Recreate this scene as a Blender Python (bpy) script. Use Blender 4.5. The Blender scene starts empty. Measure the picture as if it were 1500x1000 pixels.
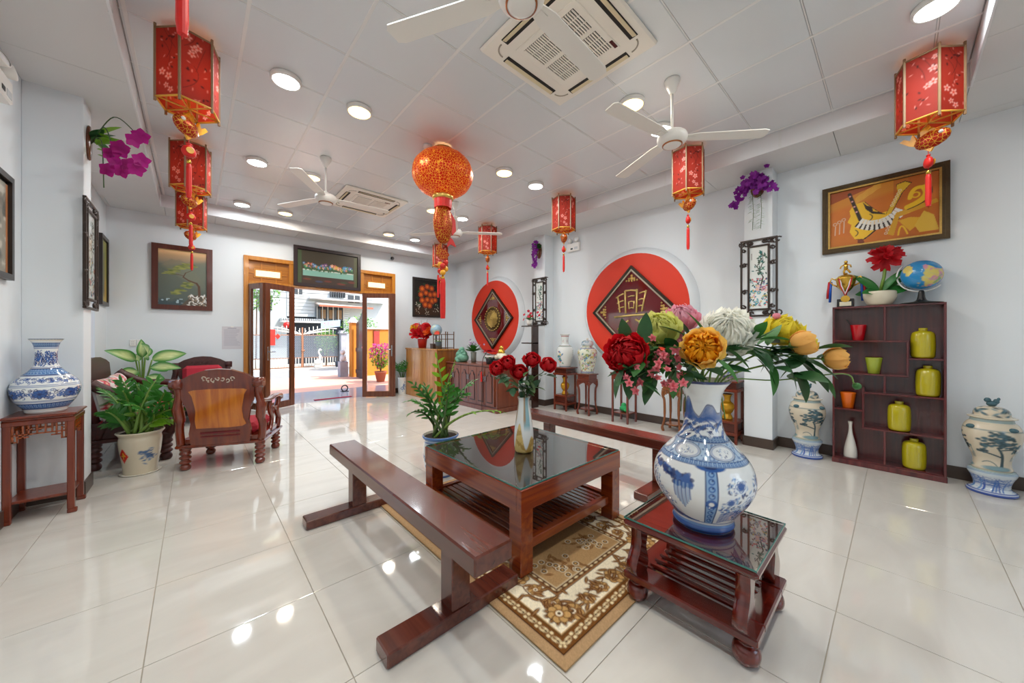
import bpy, math, random
import numpy as np
from mathutils import Vector, Matrix, Euler
SC = bpy.context.scene
COL = SC.collection
PI = math.pi
random.seed(7)
rng = np.random.default_rng(7)

# ---------------------------------------------------------------- camera, sky, sun, exposure
cam_d = bpy.data.cameras.new('camera'); cam = bpy.data.objects.new('camera', cam_d); COL.objects.link(cam)
cam_d.sensor_width = 36.0; cam_d.lens = 36.0*512/1500; cam_d.shift_y = -5/1500
cam_d.clip_start = 0.05; cam_d.clip_end = 300
cam.location = (0, 0, 1.295); cam.rotation_euler = (PI/2, 0, -math.radians(42.25))
SC.camera = cam
W = bpy.data.worlds.new('world'); SC.world = W; W.use_nodes = True
_n = W.node_tree.nodes; _n.clear()
_o = _n.new('ShaderNodeOutputWorld'); _b = _n.new('ShaderNodeBackground'); _s = _n.new('ShaderNodeTexSky')
_s.sky_type = 'NISHITA'; _s.sun_disc = False; _s.sun_elevation = math.radians(55); _s.sun_rotation = math.radians(130)
_s.air_density = 1.0; _s.dust_density = 2.5; _s.ozone_density = 1.0
_b.inputs['Strength'].default_value = 0.48
W.node_tree.links.new(_s.outputs[0], _b.inputs[0]); W.node_tree.links.new(_b.outputs[0], _o.inputs[0])
sun_d = bpy.data.lights.new('sun', 'SUN'); sun = bpy.data.objects.new('sun', sun_d); COL.objects.link(sun)
sun_d.energy = 5.6; sun_d.angle = math.radians(0.6); sun_d.color = (1.0, 0.95, 0.88)
sun.rotation_euler = Vector((-0.42, 0.40, -0.82)).to_track_quat('-Z', 'Y').to_euler()
LED_WATT = 9.6
SC.view_settings.view_transform = 'Standard'; SC.view_settings.look = 'None'
SC.view_settings.gamma = 1.0; SC.view_settings.use_curve_mapping = False
SC.view_settings.exposure = 0.26
try:
    SC.cycles.max_bounces = 10; SC.cycles.diffuse_bounces = 5; SC.cycles.glossy_bounces = 4
    SC.cycles.transparent_max_bounces = 16; SC.cycles.transmission_bounces = 6
    SC.cycles.sample_clamp_indirect = 6.0; SC.cycles.caustics_reflective = False; SC.cycles.caustics_refractive = False
except Exception:
    pass

# ---------------------------------------------------------------- colour and material helpers
def lin(h):
    if not isinstance(h, str): return tuple(h)
    h = h.lstrip('#'); o = []
    for i in (0, 2, 4):
        c = int(h[i:i+2], 16)/255
        o.append(c/12.92 if c <= 0.04045 else ((c+0.055)/1.055)**2.4)
    return tuple(o)
MATS = {}
def _pr(name):
    m = bpy.data.materials.new(name); m.use_nodes = True
    return m, m.node_tree.nodes, m.node_tree.links, m.node_tree.nodes['Principled BSDF']
def mat(name, col, rough=.5, metal=0., spec=.5, coat=0., emit=0., emitcol=None, trans=0., var=0., scale=6., bump=0., alpha=1.):
    if name in MATS: return MATS[name]
    m, n, l, p = _pr(name)
    c = (*lin(col), 1)
    p.inputs['Base Color'].default_value = c; p.inputs['Roughness'].default_value = rough
    p.inputs['Metallic'].default_value = metal; p.inputs['Specular IOR Level'].default_value = spec
    p.inputs['Coat Weight'].default_value = coat; p.inputs['Coat Roughness'].default_value = .05
    p.inputs['Transmission Weight'].default_value = trans
    if emit:
        p.inputs['Emission Color'].default_value = (*lin(emitcol or col), 1); p.inputs['Emission Strength'].default_value = emit
    if var or bump:
        tc = n.new('ShaderNodeTexCoord'); nz = n.new('ShaderNodeTexNoise'); nz.inputs['Scale'].default_value = scale; nz.inputs['Detail'].default_value = 4
        l.new(tc.outputs['Object'], nz.inputs['Vector'])
        if var:
            mx = n.new('ShaderNodeMixRGB'); mx.blend_type = 'MIX'
            mx.inputs[1].default_value = tuple(x*(1-var) for x in c[:3])+(1,); mx.inputs[2].default_value = tuple(min(1, x*(1+var)) for x in c[:3])+(1,)
            l.new(nz.outputs['Fac'], mx.inputs[0]); l.new(mx.outputs[0], p.inputs['Base Color'])
        if bump:
            bp = n.new('ShaderNodeBump'); bp.inputs['Strength'].default_value = bump; bp.inputs['Distance'].default_value = .01
            l.new(nz.outputs['Fac'], bp.inputs['Height']); l.new(bp.outputs[0], p.inputs['Normal'])
    MATS[name] = m; return m
def wood(name, c1, c2, rough=.25, coat=.4, axis=1, scale=3.0):
    if name in MATS: return MATS[name]
    m, n, l, p = _pr(name)
    tc = n.new('ShaderNodeTexCoord'); mp = n.new('ShaderNodeMapping'); s = [14*scale]*3; s[axis] = scale*.7
    mp.inputs['Scale'].default_value = s
    nz = n.new('ShaderNodeTexNoise'); nz.inputs['Scale'].default_value = 1.0; nz.inputs['Detail'].default_value = 5; nz.inputs['Distortion'].default_value = .6
    rp = n.new('ShaderNodeValToRGB'); rp.color_ramp.elements[0].position = .3; rp.color_ramp.elements[1].position = .72
    rp.color_ramp.elements[0].color = (*lin(c1), 1); rp.color_ramp.elements[1].color = (*lin(c2), 1)
    l.new(tc.outputs['Object'], mp.inputs['Vector']); l.new(mp.outputs[0], nz.inputs['Vector']); l.new(nz.outputs['Fac'], rp.inputs[0]); l.new(rp.outputs[0], p.inputs['Base Color'])
    p.inputs['Roughness'].default_value = rough; p.inputs['Coat Weight'].default_value = coat; p.inputs['Coat Roughness'].default_value = .08
    MATS[name] = m; return m
def vcol(name, rough=.5, coat=0., trans=0., spec=.5, bump=0.):
    if name in MATS: return MATS[name]
    m, n, l, p = _pr(name)
    a = n.new('ShaderNodeAttribute'); a.attribute_name = 'Col'
    l.new(a.outputs['Color'], p.inputs['Base Color']); p.inputs['Roughness'].default_value = rough; p.inputs['Coat Weight'].default_value = coat
    p.inputs['Specular IOR Level'].default_value = spec; p.inputs['Coat Roughness'].default_value = .04
    if bump:
        tc = n.new('ShaderNodeTexCoord'); nz = n.new('ShaderNodeTexNoise'); nz.inputs['Scale'].default_value = 260; l.new(tc.outputs['Object'], nz.inputs['Vector'])
        bp = n.new('ShaderNodeBump'); bp.inputs['Strength'].default_value = bump; bp.inputs['Distance'].default_value = .004
        l.new(nz.outputs['Fac'], bp.inputs['Height']); l.new(bp.outputs[0], p.inputs['Normal'])
    if trans:
        o = n['Material Output']; t = n.new('ShaderNodeBsdfTranslucent'); mx = n.new('ShaderNodeMixShader'); mx.inputs[0].default_value = trans
        l.new(a.outputs['Color'], t.inputs['Color']); l.new(p.outputs[0], mx.inputs[1]); l.new(t.outputs[0], mx.inputs[2]); l.new(mx.outputs[0], o.inputs['Surface'])
    MATS[name] = m; return m
def leafmat(name, col, rough=.4, trans=.25, var=.25):
    if name in MATS: return MATS[name]
    m = mat(name, col, rough=rough, var=var, scale=9.0)
    n, l = m.node_tree.nodes, m.node_tree.links; p = n['Principled BSDF']; o = n['Material Output']
    t = n.new('ShaderNodeBsdfTranslucent'); t.inputs['Color'].default_value = (*lin(col), 1)
    mx = n.new('ShaderNodeMixShader'); mx.inputs[0].default_value = trans
    l.new(p.outputs[0], mx.inputs[1]); l.new(t.outputs[0], mx.inputs[2]); l.new(mx.outputs[0], o.inputs['Surface'])
    return m
def glassmat(name, tint=(.95, .97, .97), ior=1.5):
    if name in MATS: return MATS[name]
    m = bpy.data.materials.new(name); m.use_nodes = True; n, l = m.node_tree.nodes, m.node_tree.links; n.clear()
    o = n.new('ShaderNodeOutputMaterial'); t = n.new('ShaderNodeBsdfTransparent'); g = n.new('ShaderNodeBsdfGlossy'); f = n.new('ShaderNodeFresnel'); x = n.new('ShaderNodeMixShader')
    t.inputs[0].default_value = (*tint, 1); g.inputs['Roughness'].default_value = .01; f.inputs[0].default_value = ior
    ge = n.new('ShaderNodeNewGeometry'); iv = n.new('ShaderNodeMath'); iv.operation = 'SUBTRACT'; iv.inputs[0].default_value = 1.; mu = n.new('ShaderNodeMath'); mu.operation = 'MULTIPLY'
    l.new(ge.outputs['Backfacing'], iv.inputs[1]); l.new(iv.outputs[0], mu.inputs[0]); l.new(f.outputs[0], mu.inputs[1])      # only the outer face of a sheet mirrors
    l.new(mu.outputs[0], x.inputs[0]); l.new(t.outputs[0], x.inputs[1]); l.new(g.outputs[0], x.inputs[2]); l.new(x.outputs[0], o.inputs[0])
    MATS[name] = m; return m

# ---------------------------------------------------------------- mesh builder
class B:
    def __init__(s): s.v = []; s.f = []; s.s = []; s.m = None
    def add(s, vs, fs, sm=False):
        o = len(s.v)
        s.v += [tuple(s.m @ Vector(v)) for v in vs] if s.m is not None else [tuple(v) for v in vs]
        s.f += [tuple(i+o for i in f) for f in fs]; s.s += [sm]*len(fs); return s
    def box(s, x0, y0, z0, x1, y1, z1, b=0.):
        lo = (min(x0, x1), min(y0, y1), min(z0, z1)); hi = (max(x0, x1), max(y0, y1), max(z0, z1))
        if b <= 0:
            vs = [((lo, hi)[i][0], (lo, hi)[j][1], (lo, hi)[k][2]) for i in (0, 1) for j in (0, 1) for k in (0, 1)]
            return s.add(vs, [(0, 1, 3, 2), (4, 6, 7, 5), (0, 4, 5, 1), (2, 3, 7, 6), (0, 2, 6, 4), (1, 5, 7, 3)])
        b = min(b, .49*min(hi[i]-lo[i] for i in range(3)))
        vs = []; idx = {}
        for c in [(i, j, k) for i in (0, 1) for j in (0, 1) for k in (0, 1)]:
            for a in range(3):
                p = [0]*3
                for t in range(3):
                    e = (lo, hi)[c[t]][t]; p[t] = e if t == a else e+(b if c[t] == 0 else -b)
                idx[(c, a)] = len(vs); vs.append(tuple(p))
        fs = []; ctr = [(lo[i]+hi[i])/2 for i in range(3)]
        for a in range(3):
            t, u = (a+1) % 3, (a+2) % 3
            for sd in (0, 1):
                q = []
                for (p_, r_) in ((0, 0), (1, 0), (1, 1), (0, 1)):
                    c = [0]*3; c[a] = sd; c[t] = p_; c[u] = r_; q.append(idx[(tuple(c), a)])
                fs.append(q)
            for p_ in (0, 1):
                for r_ in (0, 1):
                    c0 = [0]*3; c1 = [0]*3; c0[t] = c1[t] = p_; c0[u] = c1[u] = r_; c1[a] = 1
                    c0 = tuple(c0); c1 = tuple(c1)
                    fs.append([idx[(c0, t)], idx[(c1, t)], idx[(c1, u)], idx[(c0, u)]])
        for c in [(i, j, k) for i in (0, 1) for j in (0, 1) for k in (0, 1)]:
            fs.append([idx[(c, 0)], idx[(c, 1)], idx[(c, 2)]])
        out = []
        for f in fs:
            P = [Vector(vs[i]) for i in f]; nn = (P[1]-P[0]).cross(P[2]-P[0]); cc = sum(P, Vector())/len(P)-Vector(ctr)
            out.append(tuple(f) if nn.dot(cc) > 0 else tuple(reversed(f)))
        return s.add(vs, out)
    def lathe(s, prof, n=24, c=(0, 0, 0), cap0=True, cap1=True, sx=1., sy=1., sm=True):
        vs = []; fs = []
        for r, z in prof:
            for i in range(n):
                a = 2*PI*i/n; vs.append((c[0]+r*sx*math.cos(a), c[1]+r*sy*math.sin(a), c[2]+z))
        for j in range(len(prof)-1):
            for i in range(n):
                k = (i+1) % n; fs.append((j*n+i, j*n+k, (j+1)*n+k, (j+1)*n+i))
        s.add(vs, fs, sm)
        o = len(s.v)-len(vs)
        if cap0 and prof[0][0] > 1e-4: s.f.append(tuple(o+i for i in reversed(range(n)))); s.s.append(False)
        if cap1 and prof[-1][0] > 1e-4: s.f.append(tuple(o+(len(prof)-1)*n+i for i in range(n))); s.s.append(False)
        return s
    def tube(s, path, r, n=8, caps=True, flat=1.):
        P = [Vector(p) for p in path]; N = len(P); R = list(r) if hasattr(r, '__len__') else [r]*N
        T = [(P[min(i+1, N-1)]-P[max(i-1, 0)]).normalized() for i in range(N)]
        up = Vector((0, 0, 1)) if abs(T[0].z) < .9 else Vector((1, 0, 0))
        u = (up-T[0]*up.dot(T[0])).normalized(); vs = []
        for i in range(N):
            u = (u-T[i]*u.dot(T[i])).normalized(); w = T[i].cross(u)
            for k in range(n):
                a = 2*PI*k/n; vs.append(P[i]+u*(R[i]*flat*math.cos(a))+w*(R[i]*math.sin(a)))
        fs = [(i*n+k, i*n+(k+1) % n, (i+1)*n+(k+1) % n, (i+1)*n+k) for i in range(N-1) for k in range(n)]
        s.add(vs, fs, True)
        if caps:
            o = len(s.v)-len(vs); s.f += [tuple(o+i for i in reversed(range(n))), tuple(o+(N-1)*n+i for i in range(n))]; s.s += [False, False]
        return s
    def sph(s, c, r, n=16, m=10):
        r = r if hasattr(r, '__len__') else (r, r, r); vs = [(c[0], c[1], c[2]-r[2])]; fs = []
        for j in range(1, m):
            t = -PI/2+PI*j/m
            for i in range(n):
                a = 2*PI*i/n; vs.append((c[0]+r[0]*math.cos(t)*math.cos(a), c[1]+r[1]*math.cos(t)*math.sin(a), c[2]+r[2]*math.sin(t)))
        vs.append((c[0], c[1], c[2]+r[2])); L = len(vs)-1
        for i in range(n): fs.append((0, 1+(i+1) % n, 1+i))
        for j in range(m-2):
            for i in range(n): fs.append((1+j*n+i, 1+j*n+(i+1) % n, 1+(j+1)*n+(i+1) % n, 1+(j+1)*n+i))
        for i in range(n): fs.append((L, 1+(m-2)*n+i, 1+(m-2)*n+(i+1) % n))
        return s.add(vs, fs, True)
    def prism(s, poly, h0, h1, axis='z', sm=False):
        ar = sum(poly[i][0]*poly[(i+1) % len(poly)][1]-poly[(i+1) % len(poly)][0]*poly[i][1] for i in range(len(poly)))
        if (ar < 0) != (axis == 'y'): poly = list(reversed(poly))
        mk = {'z': lambda a, b, h: (a, b, h), 'y': lambda a, b, h: (a, h, b), 'x': lambda a, b, h: (h, a, b)}[axis]
        if h0 > h1: h0, h1 = h1, h0
        n = len(poly); vs = [mk(a, b, h0) for a, b in poly]+[mk(a, b, h1) for a, b in poly]
        fs = [tuple(reversed(range(n))), tuple(range(n, 2*n))]
        s.add(vs, fs); o = len(s.v)-2*n
        s.f += [(o+i, o+(i+1) % n, o+n+(i+1) % n, o+n+i) for i in range(n)]; s.s += [sm]*n
        return s
    def patch(s, fn, nu, nv, sm=True):
        vs = [fn(i/nu, j/nv) for j in range(nv+1) for i in range(nu+1)]; q = nu+1
        return s.add(vs, [(j*q+i, j*q+i+1, (j+1)*q+i+1, (j+1)*q+i) for j in range(nv) for i in range(nu)], sm)
    def at(s, loc=(0, 0, 0), rot=(0, 0, 0), sc=1.):
        s.m = Matrix.LocRotScale(Vector(loc), Euler(rot), Vector((sc, sc, sc)) if not hasattr(sc, '__len__') else Vector(sc)); return s
    def mesh(s, name, m=None):
        me = bpy.data.meshes.new(name); me.from_pydata(s.v, [], s.f)
        me.polygons.foreach_set('use_smooth', s.s); me.update()
        if m is not None: me.materials.append(m)
        return me
def link(name, data, parent=None, loc=(0, 0, 0), rot=(0, 0, 0), sc=None):
    o = bpy.data.objects.new(name, data); COL.objects.link(o); o.parent = parent; o.location = loc
    if isinstance(rot, Matrix): o.rotation_euler = rot.to_euler()
    else: o.rotation_euler = rot
    if sc is not None: o.scale = sc if hasattr(sc, '__len__') else (sc, sc, sc)
    return o
def ob(name, b, m, parent=None, loc=(0, 0, 0), rot=(0, 0, 0), sc=None):
    return link(name, b.mesh(name, m) if isinstance(b, B) else b, parent, loc, rot, sc)
def tag(o, label, cat, group=None):
    o['label'] = label; o['category'] = cat
    if group: o['group'] = group
    return o
def thing(name, label, cat, loc=(0, 0, 0), rz=0., group=None):
    return tag(link(name, None, None, loc, (0, 0, rz)), label, cat, group)
def struct(name, b, m, loc=(0, 0, 0), parent=None, label=None):
    o = ob(name, b, m, parent, loc)
    if parent is None: o['kind'] = 'structure'
    if label: o['label'] = label
    return o
def dup(root, loc, rz=None, label=None):
    kids = {}
    for c in bpy.data.objects:
        if c.parent: kids.setdefault(c.parent, []).append(c)
    def cp(o, par):
        c = o.copy(); COL.objects.link(c); c.parent = par
        for k in kids.get(o, []): cp(k, c)
        return c
    r = cp(root, None); r.location = loc
    if rz is not None: r.rotation_euler = (0, 0, rz)
    if label: r['label'] = label
    return r
def lamp(name, kind, parent, loc, watt, col=(1, 1, 1), size=.1, rot=(0, 0, 0)):
    d = bpy.data.lights.new(name, kind); d.energy = watt; d.color = col
    if kind == 'AREA': d.shape = 'DISK'; d.size = size
    else: d.shadow_soft_size = size
    return link(name, d, parent, loc, rot)

# ---------------------------------------------------------------- painting on fine meshes (colour per vertex)
def vnoise(X, Y, sc, seed=0):
    r = np.random.default_rng(seed); g = r.random((64, 64)); x = X*sc; y = Y*sc
    xi = np.floor(x).astype(int); yi = np.floor(y).astype(int); fx = x-xi; fy = y-yi
    fx = fx*fx*(3-2*fx); fy = fy*fy*(3-2*fy); a = lambda i, j: g[(yi+j) % 64, (xi+i) % 64]
    return (a(0, 0)*(1-fx)+a(1, 0)*fx)*(1-fy)+(a(0, 1)*(1-fx)+a(1, 1)*fx)*fy
def fbm(X, Y, sc, seed=0, o=4):
    t = 0; w = 0; k = 1.
    for i in range(o): t = t+vnoise(X, Y, sc*2**i, seed+i)*k; w += k; k *= .5
    return t/w
class CV:
    def __init__(s, w, h, nx, ny, bg):
        s.w, s.h, s.nx, s.ny = w, h, nx, ny
        s.X, s.Y = np.meshgrid(np.linspace(0, w, nx), np.linspace(0, h, ny)); s.c = np.ones((ny, nx, 3))*np.array(lin(bg)); s.px = w/(nx-1)
    def win(s, x0, x1, y0, y1):
        i0 = max(0, int(x0/s.w*(s.nx-1))-1); i1 = min(s.nx, int(x1/s.w*(s.nx-1))+3); j0 = max(0, int(y0/s.h*(s.ny-1))-1); j1 = min(s.ny, int(y1/s.h*(s.ny-1))+3)
        return (slice(j0, max(j0, j1)), slice(i0, max(i0, i1)))
    def put(s, k, m, col, a=1.):
        m = (np.clip(m, 0, 1)*a)[..., None]; s.c[k] = s.c[k]*(1-m)+np.array(lin(col))*m; return s
    def full(s, m, col, a=1.): return s.put((slice(None), slice(None)), m, col, a)
    def el(s, x, y, rx, ry, col, rot=0., soft=None, a=1.):
        R = max(rx, ry)+s.px*2; k = s.win(x-R, x+R, y-R, y+R); dx = s.X[k]-x; dy = s.Y[k]-y
        if not dx.size: return s
        c, q = math.cos(rot), math.sin(rot); d = np.sqrt(((dx*c+dy*q)/rx)**2+((-dx*q+dy*c)/ry)**2)
        w = (soft if soft else s.px*1.2)/min(rx, ry); return s.put(k, (1-d)/w+.5, col, a)
    def disc(s, x, y, r, col, soft=None, a=1.): return s.el(x, y, r, r, col, 0, soft, a)
    def ring(s, x, y, r, t, col, a=1., sy=1.):
        k = s.win(x-r-t, x+r+t, y-(r+t)*sy, y+(r+t)*sy); d = np.hypot(s.X[k]-x, (s.Y[k]-y)/sy); return s.put(k, (t/2-abs(d-r))/s.px+.5, col, a)
    def rect(s, x0, y0, x1, y1, col, a=1.):
        k = s.win(x0, x1, y0, y1); d = np.minimum(np.minimum(s.X[k]-x0, x1-s.X[k]), np.minimum(s.Y[k]-y0, y1-s.Y[k])); return s.put(k, d/s.px+.5, col, a)
    def poly(s, pts, col, a=1.):
        xs = [p[0] for p in pts]; ys = [p[1] for p in pts]; k = s.win(min(xs), max(xs), min(ys), max(ys)); X, Y = s.X[k], s.Y[k]; ins = np.zeros(X.shape, bool)
        for i in range(len(pts)):
            (x0, y0), (x1, y1) = pts[i], pts[i-1]
            if y0 == y1: continue
            ins ^= ((y0 > Y) != (y1 > Y)) & (X < (x1-x0)*(Y-y0)/(y1-y0)+x0)
        return s.put(k, ins*1., col, a)
    def line(s, pts, w, col, a=1., w1=None):
        n = len(pts)-1
        for i in range(n):
            (x0, y0), (x1, y1) = pts[i], pts[i+1]; ww = w if w1 is None else w+(w1-w)*i/max(1, n-1); R = ww+s.px
            k = s.win(min(x0, x1)-R, max(x0, x1)+R, min(y0, y1)-R, max(y0, y1)+R); X, Y = s.X[k], s.Y[k]
            L = (x1-x0)**2+(y1-y0)**2+1e-12; t = np.clip(((X-x0)*(x1-x0)+(Y-y0)*(y1-y0))/L, 0, 1)
            s.put(k, (ww/2-np.hypot(X-x0-t*(x1-x0), Y-y0-t*(y1-y0)))/s.px+.5, col, a)
        return s
    def bez(s, p0, p1, p2, w, col, a=1., w1=None, n=10):
        return s.line([((1-t)**2*p0[0]+2*t*(1-t)*p1[0]+t*t*p2[0], (1-t)**2*p0[1]+2*t*(1-t)*p1[1]+t*t*p2[1]) for t in [i/n for i in range(n+1)]], w, col, a, w1)
    def flower(s, x, y, r, col, core, n=6, rot=0., edge=None):
        for i in range(n):
            t = rot+2*PI*i/n
            if edge: s.el(x+r*.6*math.cos(t), y+r*.6*math.sin(t), r*.48, r*.36, edge, t)
            s.el(x+r*.6*math.cos(t), y+r*.6*math.sin(t), r*.38, r*.27, col, t)
        return s.disc(x, y, r*.26, core)
    def grid(s, name, fn, m, wrap=False):
        P = fn(s.X/s.w, s.Y/s.h); V = np.stack(P, -1).reshape(-1, 3); nx, ny = s.nx, s.ny
        i, j = np.meshgrid(np.arange(nx-1), np.arange(ny-1)); a = (j*nx+i).ravel(); F = np.stack([a, a+1, a+nx+1, a+nx], -1)
        me = bpy.data.meshes.new(name); me.vertices.add(len(V)); me.vertices.foreach_set('co', V.ravel())
        me.loops.add(F.size); me.loops.foreach_set('vertex_index', F.ravel().astype(np.int32)); me.polygons.add(len(F))
        me.polygons.foreach_set('loop_start', np.arange(0, F.size, 4, dtype=np.int32)); me.polygons.foreach_set('loop_total', np.full(len(F), 4, np.int32))
        me.polygons.foreach_set('use_smooth', np.ones(len(F), bool)); me.update(calc_edges=True); me.validate()
        at = me.attributes.new('Col', 'FLOAT_COLOR', 'POINT'); at.data.foreach_set('color', np.concatenate([s.c.reshape(-1, 3), np.ones((nx*ny, 1))], 1).ravel().astype(np.float32))
        me.materials.append(m); return me
    def flat(s, name, m, y=0.):     # upright picture, centred on x, from z=0 up, facing -y
        return s.grid(name, lambda u, v: ((u-.5)*s.w, u*0+y, v*s.h), m)
    def turned(s, name, prof, m, sx=1., sy=1., cyl=0., back=PI/2):
        pr = np.array(prof, float); d = np.concatenate([[0], np.cumsum(np.hypot(*np.diff(pr, axis=0).T))]); d /= d[-1]
        rr = lambda v: np.interp(v, d, pr[:, 0]); zz = lambda v: np.interp(v, d, pr[:, 1])
        return s.grid(name, lambda u, v: (rr(v)*sx*np.cos(back+2*PI*u), rr(v)*sy*np.sin(back+2*PI*u), zz(v)), m)
def smooth_prof(prof, n=6):
    P = [Vector((a, b)) for a, b in prof]; out = []
    for i in range(len(P)-1):
        p0, p1, p2, p3 = P[max(i-1, 0)], P[i], P[i+1], P[min(i+2, len(P)-1)]
        for k in range(n):
            t = k/n; q = .5*((2*p1)+(p2-p0)*t+(2*p0-5*p1+4*p2-p3)*t*t+(3*p1-p0-3*p2+p3)*t**3); out.append((max(q.x, 0.), q.y))
    out.append(tuple(P[-1])); return out
def spline(pts, n=6):
    P = [Vector(p) for p in pts]; out = []
    for i in range(len(P)-1):
        p0, p1, p2, p3 = P[max(i-1, 0)], P[i], P[i+1], P[min(i+2, len(P)-1)]
        for k in range(n):
            t = k/n; out.append(.5*((2*p1)+(p2-p0)*t+(2*p0-5*p1+4*p2-p3)*t*t+(3*p1-p0-3*p2+p3)*t**3))
    out.append(P[-1]); return out
def leafB(b, L, Wd, bend=.2, fold=.25, n=6, tip=1.0):   # a leaf along +y, upper side +z
    vs = []; fs = []
    for i in range(n+1):
        t = i/n; w = Wd*.5*(math.sin(PI*min(1, t**.8*1.0)) if i < n else 0)**.8*tip; z = -bend*L*t*t; y = L*t*(1-.15*bend*t)
        vs += [(-w, y, z+fold*w), (0, y, z), (w, y, z+fold*w)]
    for i in range(n):
        a = i*3; fs += [(a, a+1, a+4, a+3), (a+1, a+2, a+5, a+4)]
    return b.add(vs, fs, True)
def aim(d, up=(0, 0, 1), roll=0.):    # rotation taking +y to d, +z towards up
    d = Vector(d).normalized(); up = Vector(up)
    if abs(d.dot(up)) > .98: up = Vector((1, 0, 0))
    x = d.cross(up).normalized(); z = x.cross(d)
    return (Matrix((x, d, z)).transposed() @ Matrix.Rotation(roll, 3, 'Y')).to_euler()
# ================================================================ SETTING
XL, XR, YN, YB = -.98, 5.2, -2.6, 7.95       # room faces
ZS, ZC = 3.27, 3.445                         # soffit and ceiling heights
IX0, IX1, IY0, IY1 = -.37, 4.5, -.385, 7.4   # raised ceiling field
m_wall = mat('wall_paint', '#e4eaef', rough=.55, var=.015, scale=2, bump=.02)
m_skirt = mat('skirting', '#4a3c34', rough=.3)
m_grout = mat('grout', '#b3aa9c', rough=.8)
m_orange = wood('door_orange_wood', '#b8701a', '#d08a2c', rough=.3, axis=2, scale=2)
m_dark = wood('door_brown_wood', '#5a2f1c', '#74422a', rough=.25, axis=2, scale=2)
m_glass = glassmat('clear_glass', (.97, .985, .985))
m_steel = mat('steel', '#b9bcc0', rough=.25, metal=1)
m_white = mat('white_plastic', '#eceae6', rough=.35)
m_black = mat('black_plastic', '#141414', rough=.35)
m_gold = mat('gold', '#d9ad4a', rough=.25, metal=1)

# floor of polished tiles
def floor_mat():
    m, n, l, p = _pr('polished_tile')
    tc = n.new('ShaderNodeTexCoord'); oi = n.new('ShaderNodeObjectInfo'); ad = n.new('ShaderNodeVectorMath'); ad.operation = 'ADD'
    nz = n.new('ShaderNodeTexNoise'); nz.inputs['Scale'].default_value = 1.5; nz.inputs['Detail'].default_value = 6; nz.inputs['Distortion'].default_value = 1.2
    mp = n.new('ShaderNodeMapping'); mp.inputs['Scale'].default_value = (1, 3.2, 1); mp.inputs['Rotation'].default_value = (0, 0, .5)
    rp = n.new('ShaderNodeValToRGB'); rp.color_ramp.elements[0].position = .3; rp.color_ramp.elements[1].position = .7
    rp.color_ramp.elements[0].color = (*lin('#cfcac2'), 1); rp.color_ramp.elements[1].color = (*lin('#d9d5cd'), 1)
    l.new(tc.outputs['Object'], ad.inputs[0]); l.new(oi.outputs['Location'], ad.inputs[1]); l.new(ad.outputs[0], mp.inputs[0]); l.new(mp.outputs[0], nz.inputs[0])
    l.new(nz.outputs['Fac'], rp.inputs[0]); l.new(rp.outputs[0], p.inputs['Base Color'])
    p.inputs['Roughness'].default_value = .05; p.inputs['Specular IOR Level'].default_value = .6; p.inputs['IOR'].default_value = 1.65
    MATS['polished_tile'] = m; return m
m_tile = floor_mat()
floor = struct('floor', B().box(XL-.15, YN-.15, -.12, XR+.15, YB+.02, -.004), m_grout, label='cream polished tile floor')
def cuts(a, b, o, st):
    k = math.ceil((a-o)/st); e = [a]
    while o+k*st < b-1e-6:
        if o+k*st > a+1e-6: e.append(o+k*st)
        k += 1
    return e+[b]
_cache = {}
def tile(name, par, x0, x1, y0, y1, z0, z1, m, g, bv, base=(0, 0, 0)):
    key = (name, round(x1-x0, 3), round(y1-y0, 3))
    if key not in _cache:
        w, h = (x1-x0)/2-g/2, (y1-y0)/2-g/2; _cache[key] = B().box(-w, -h, 0, w, h, z1-z0, bv).mesh(name, m)
    return link(name, _cache[key], par, ((x0+x1)/2-base[0], (y0+y1)/2-base[1], z0-base[2]))
fx, fy = cuts(XL, XR, .45, .6), cuts(YN, YB, .194, .6)
for i in range(len(fx)-1):
    for j in range(len(fy)-1):
        if fx[i+1]-fx[i] > .02 and fy[j+1]-fy[j] > .02: tile('floor_tile', floor, fx[i], fx[i+1], fy[j], fy[j+1], -.005, 0, m_tile, .0035, .0008)
# ceiling
m_ceil = mat('ceiling_panel', '#dadee2', rough=.24, var=.01)
m_bar = mat('ceiling_bar', '#e2e2e2', rough=.4)
m_soff = mat('soffit_panel', '#dadada', rough=.4)
ceiling = struct('ceiling', B().box(XL-.15, YN-.15, ZC+.012, XR+.15, YB+.65, ZC+.16), mat('ceiling_void', '#b9b9b9'), label='white panelled ceiling with dropped border')
cx_, cy_ = cuts(IX0, IX1, .86, .6), cuts(IY0, IY1, 2.81, .6)
for i in range(len(cx_)-1):
    for j in range(len(cy_)-1):
        if cx_[i+1]-cx_[i] > .03 and cy_[j+1]-cy_[j] > .03: tile('ceiling_tile', ceiling, cx_[i], cx_[i+1], cy_[j], cy_[j+1], ZC, ZC+.014, m_ceil, .012, .003)
for x in cx_[1:-1]: ob('ceiling_bar', B().box(x-.011, IY0, ZC-.002, x+.011, IY1, ZC+.008, .001), m_bar, ceiling)
for y in cy_[1:-1]: ob('ceiling_bar', B().box(IX0, y-.004, ZC+.0015, IX1, y+.004, ZC+.009), m_bar, ceiling)
for y0, y1 in zip(cuts(YN, IY0, 2.81, .6)[:-1], cuts(YN, IY0, 2.81, .6)[1:]):
    for x0, x1 in zip(cuts(XL, XR, .86, .6)[:-1], cuts(XL, XR, .86, .6)[1:]): tile('soffit_panel', ceiling, x0, x1, y0, y1, ZS, ZS+.015, m_soff, .004, .001)
ys = cuts(IY0, IY1, 2.81, 1.2)
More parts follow.
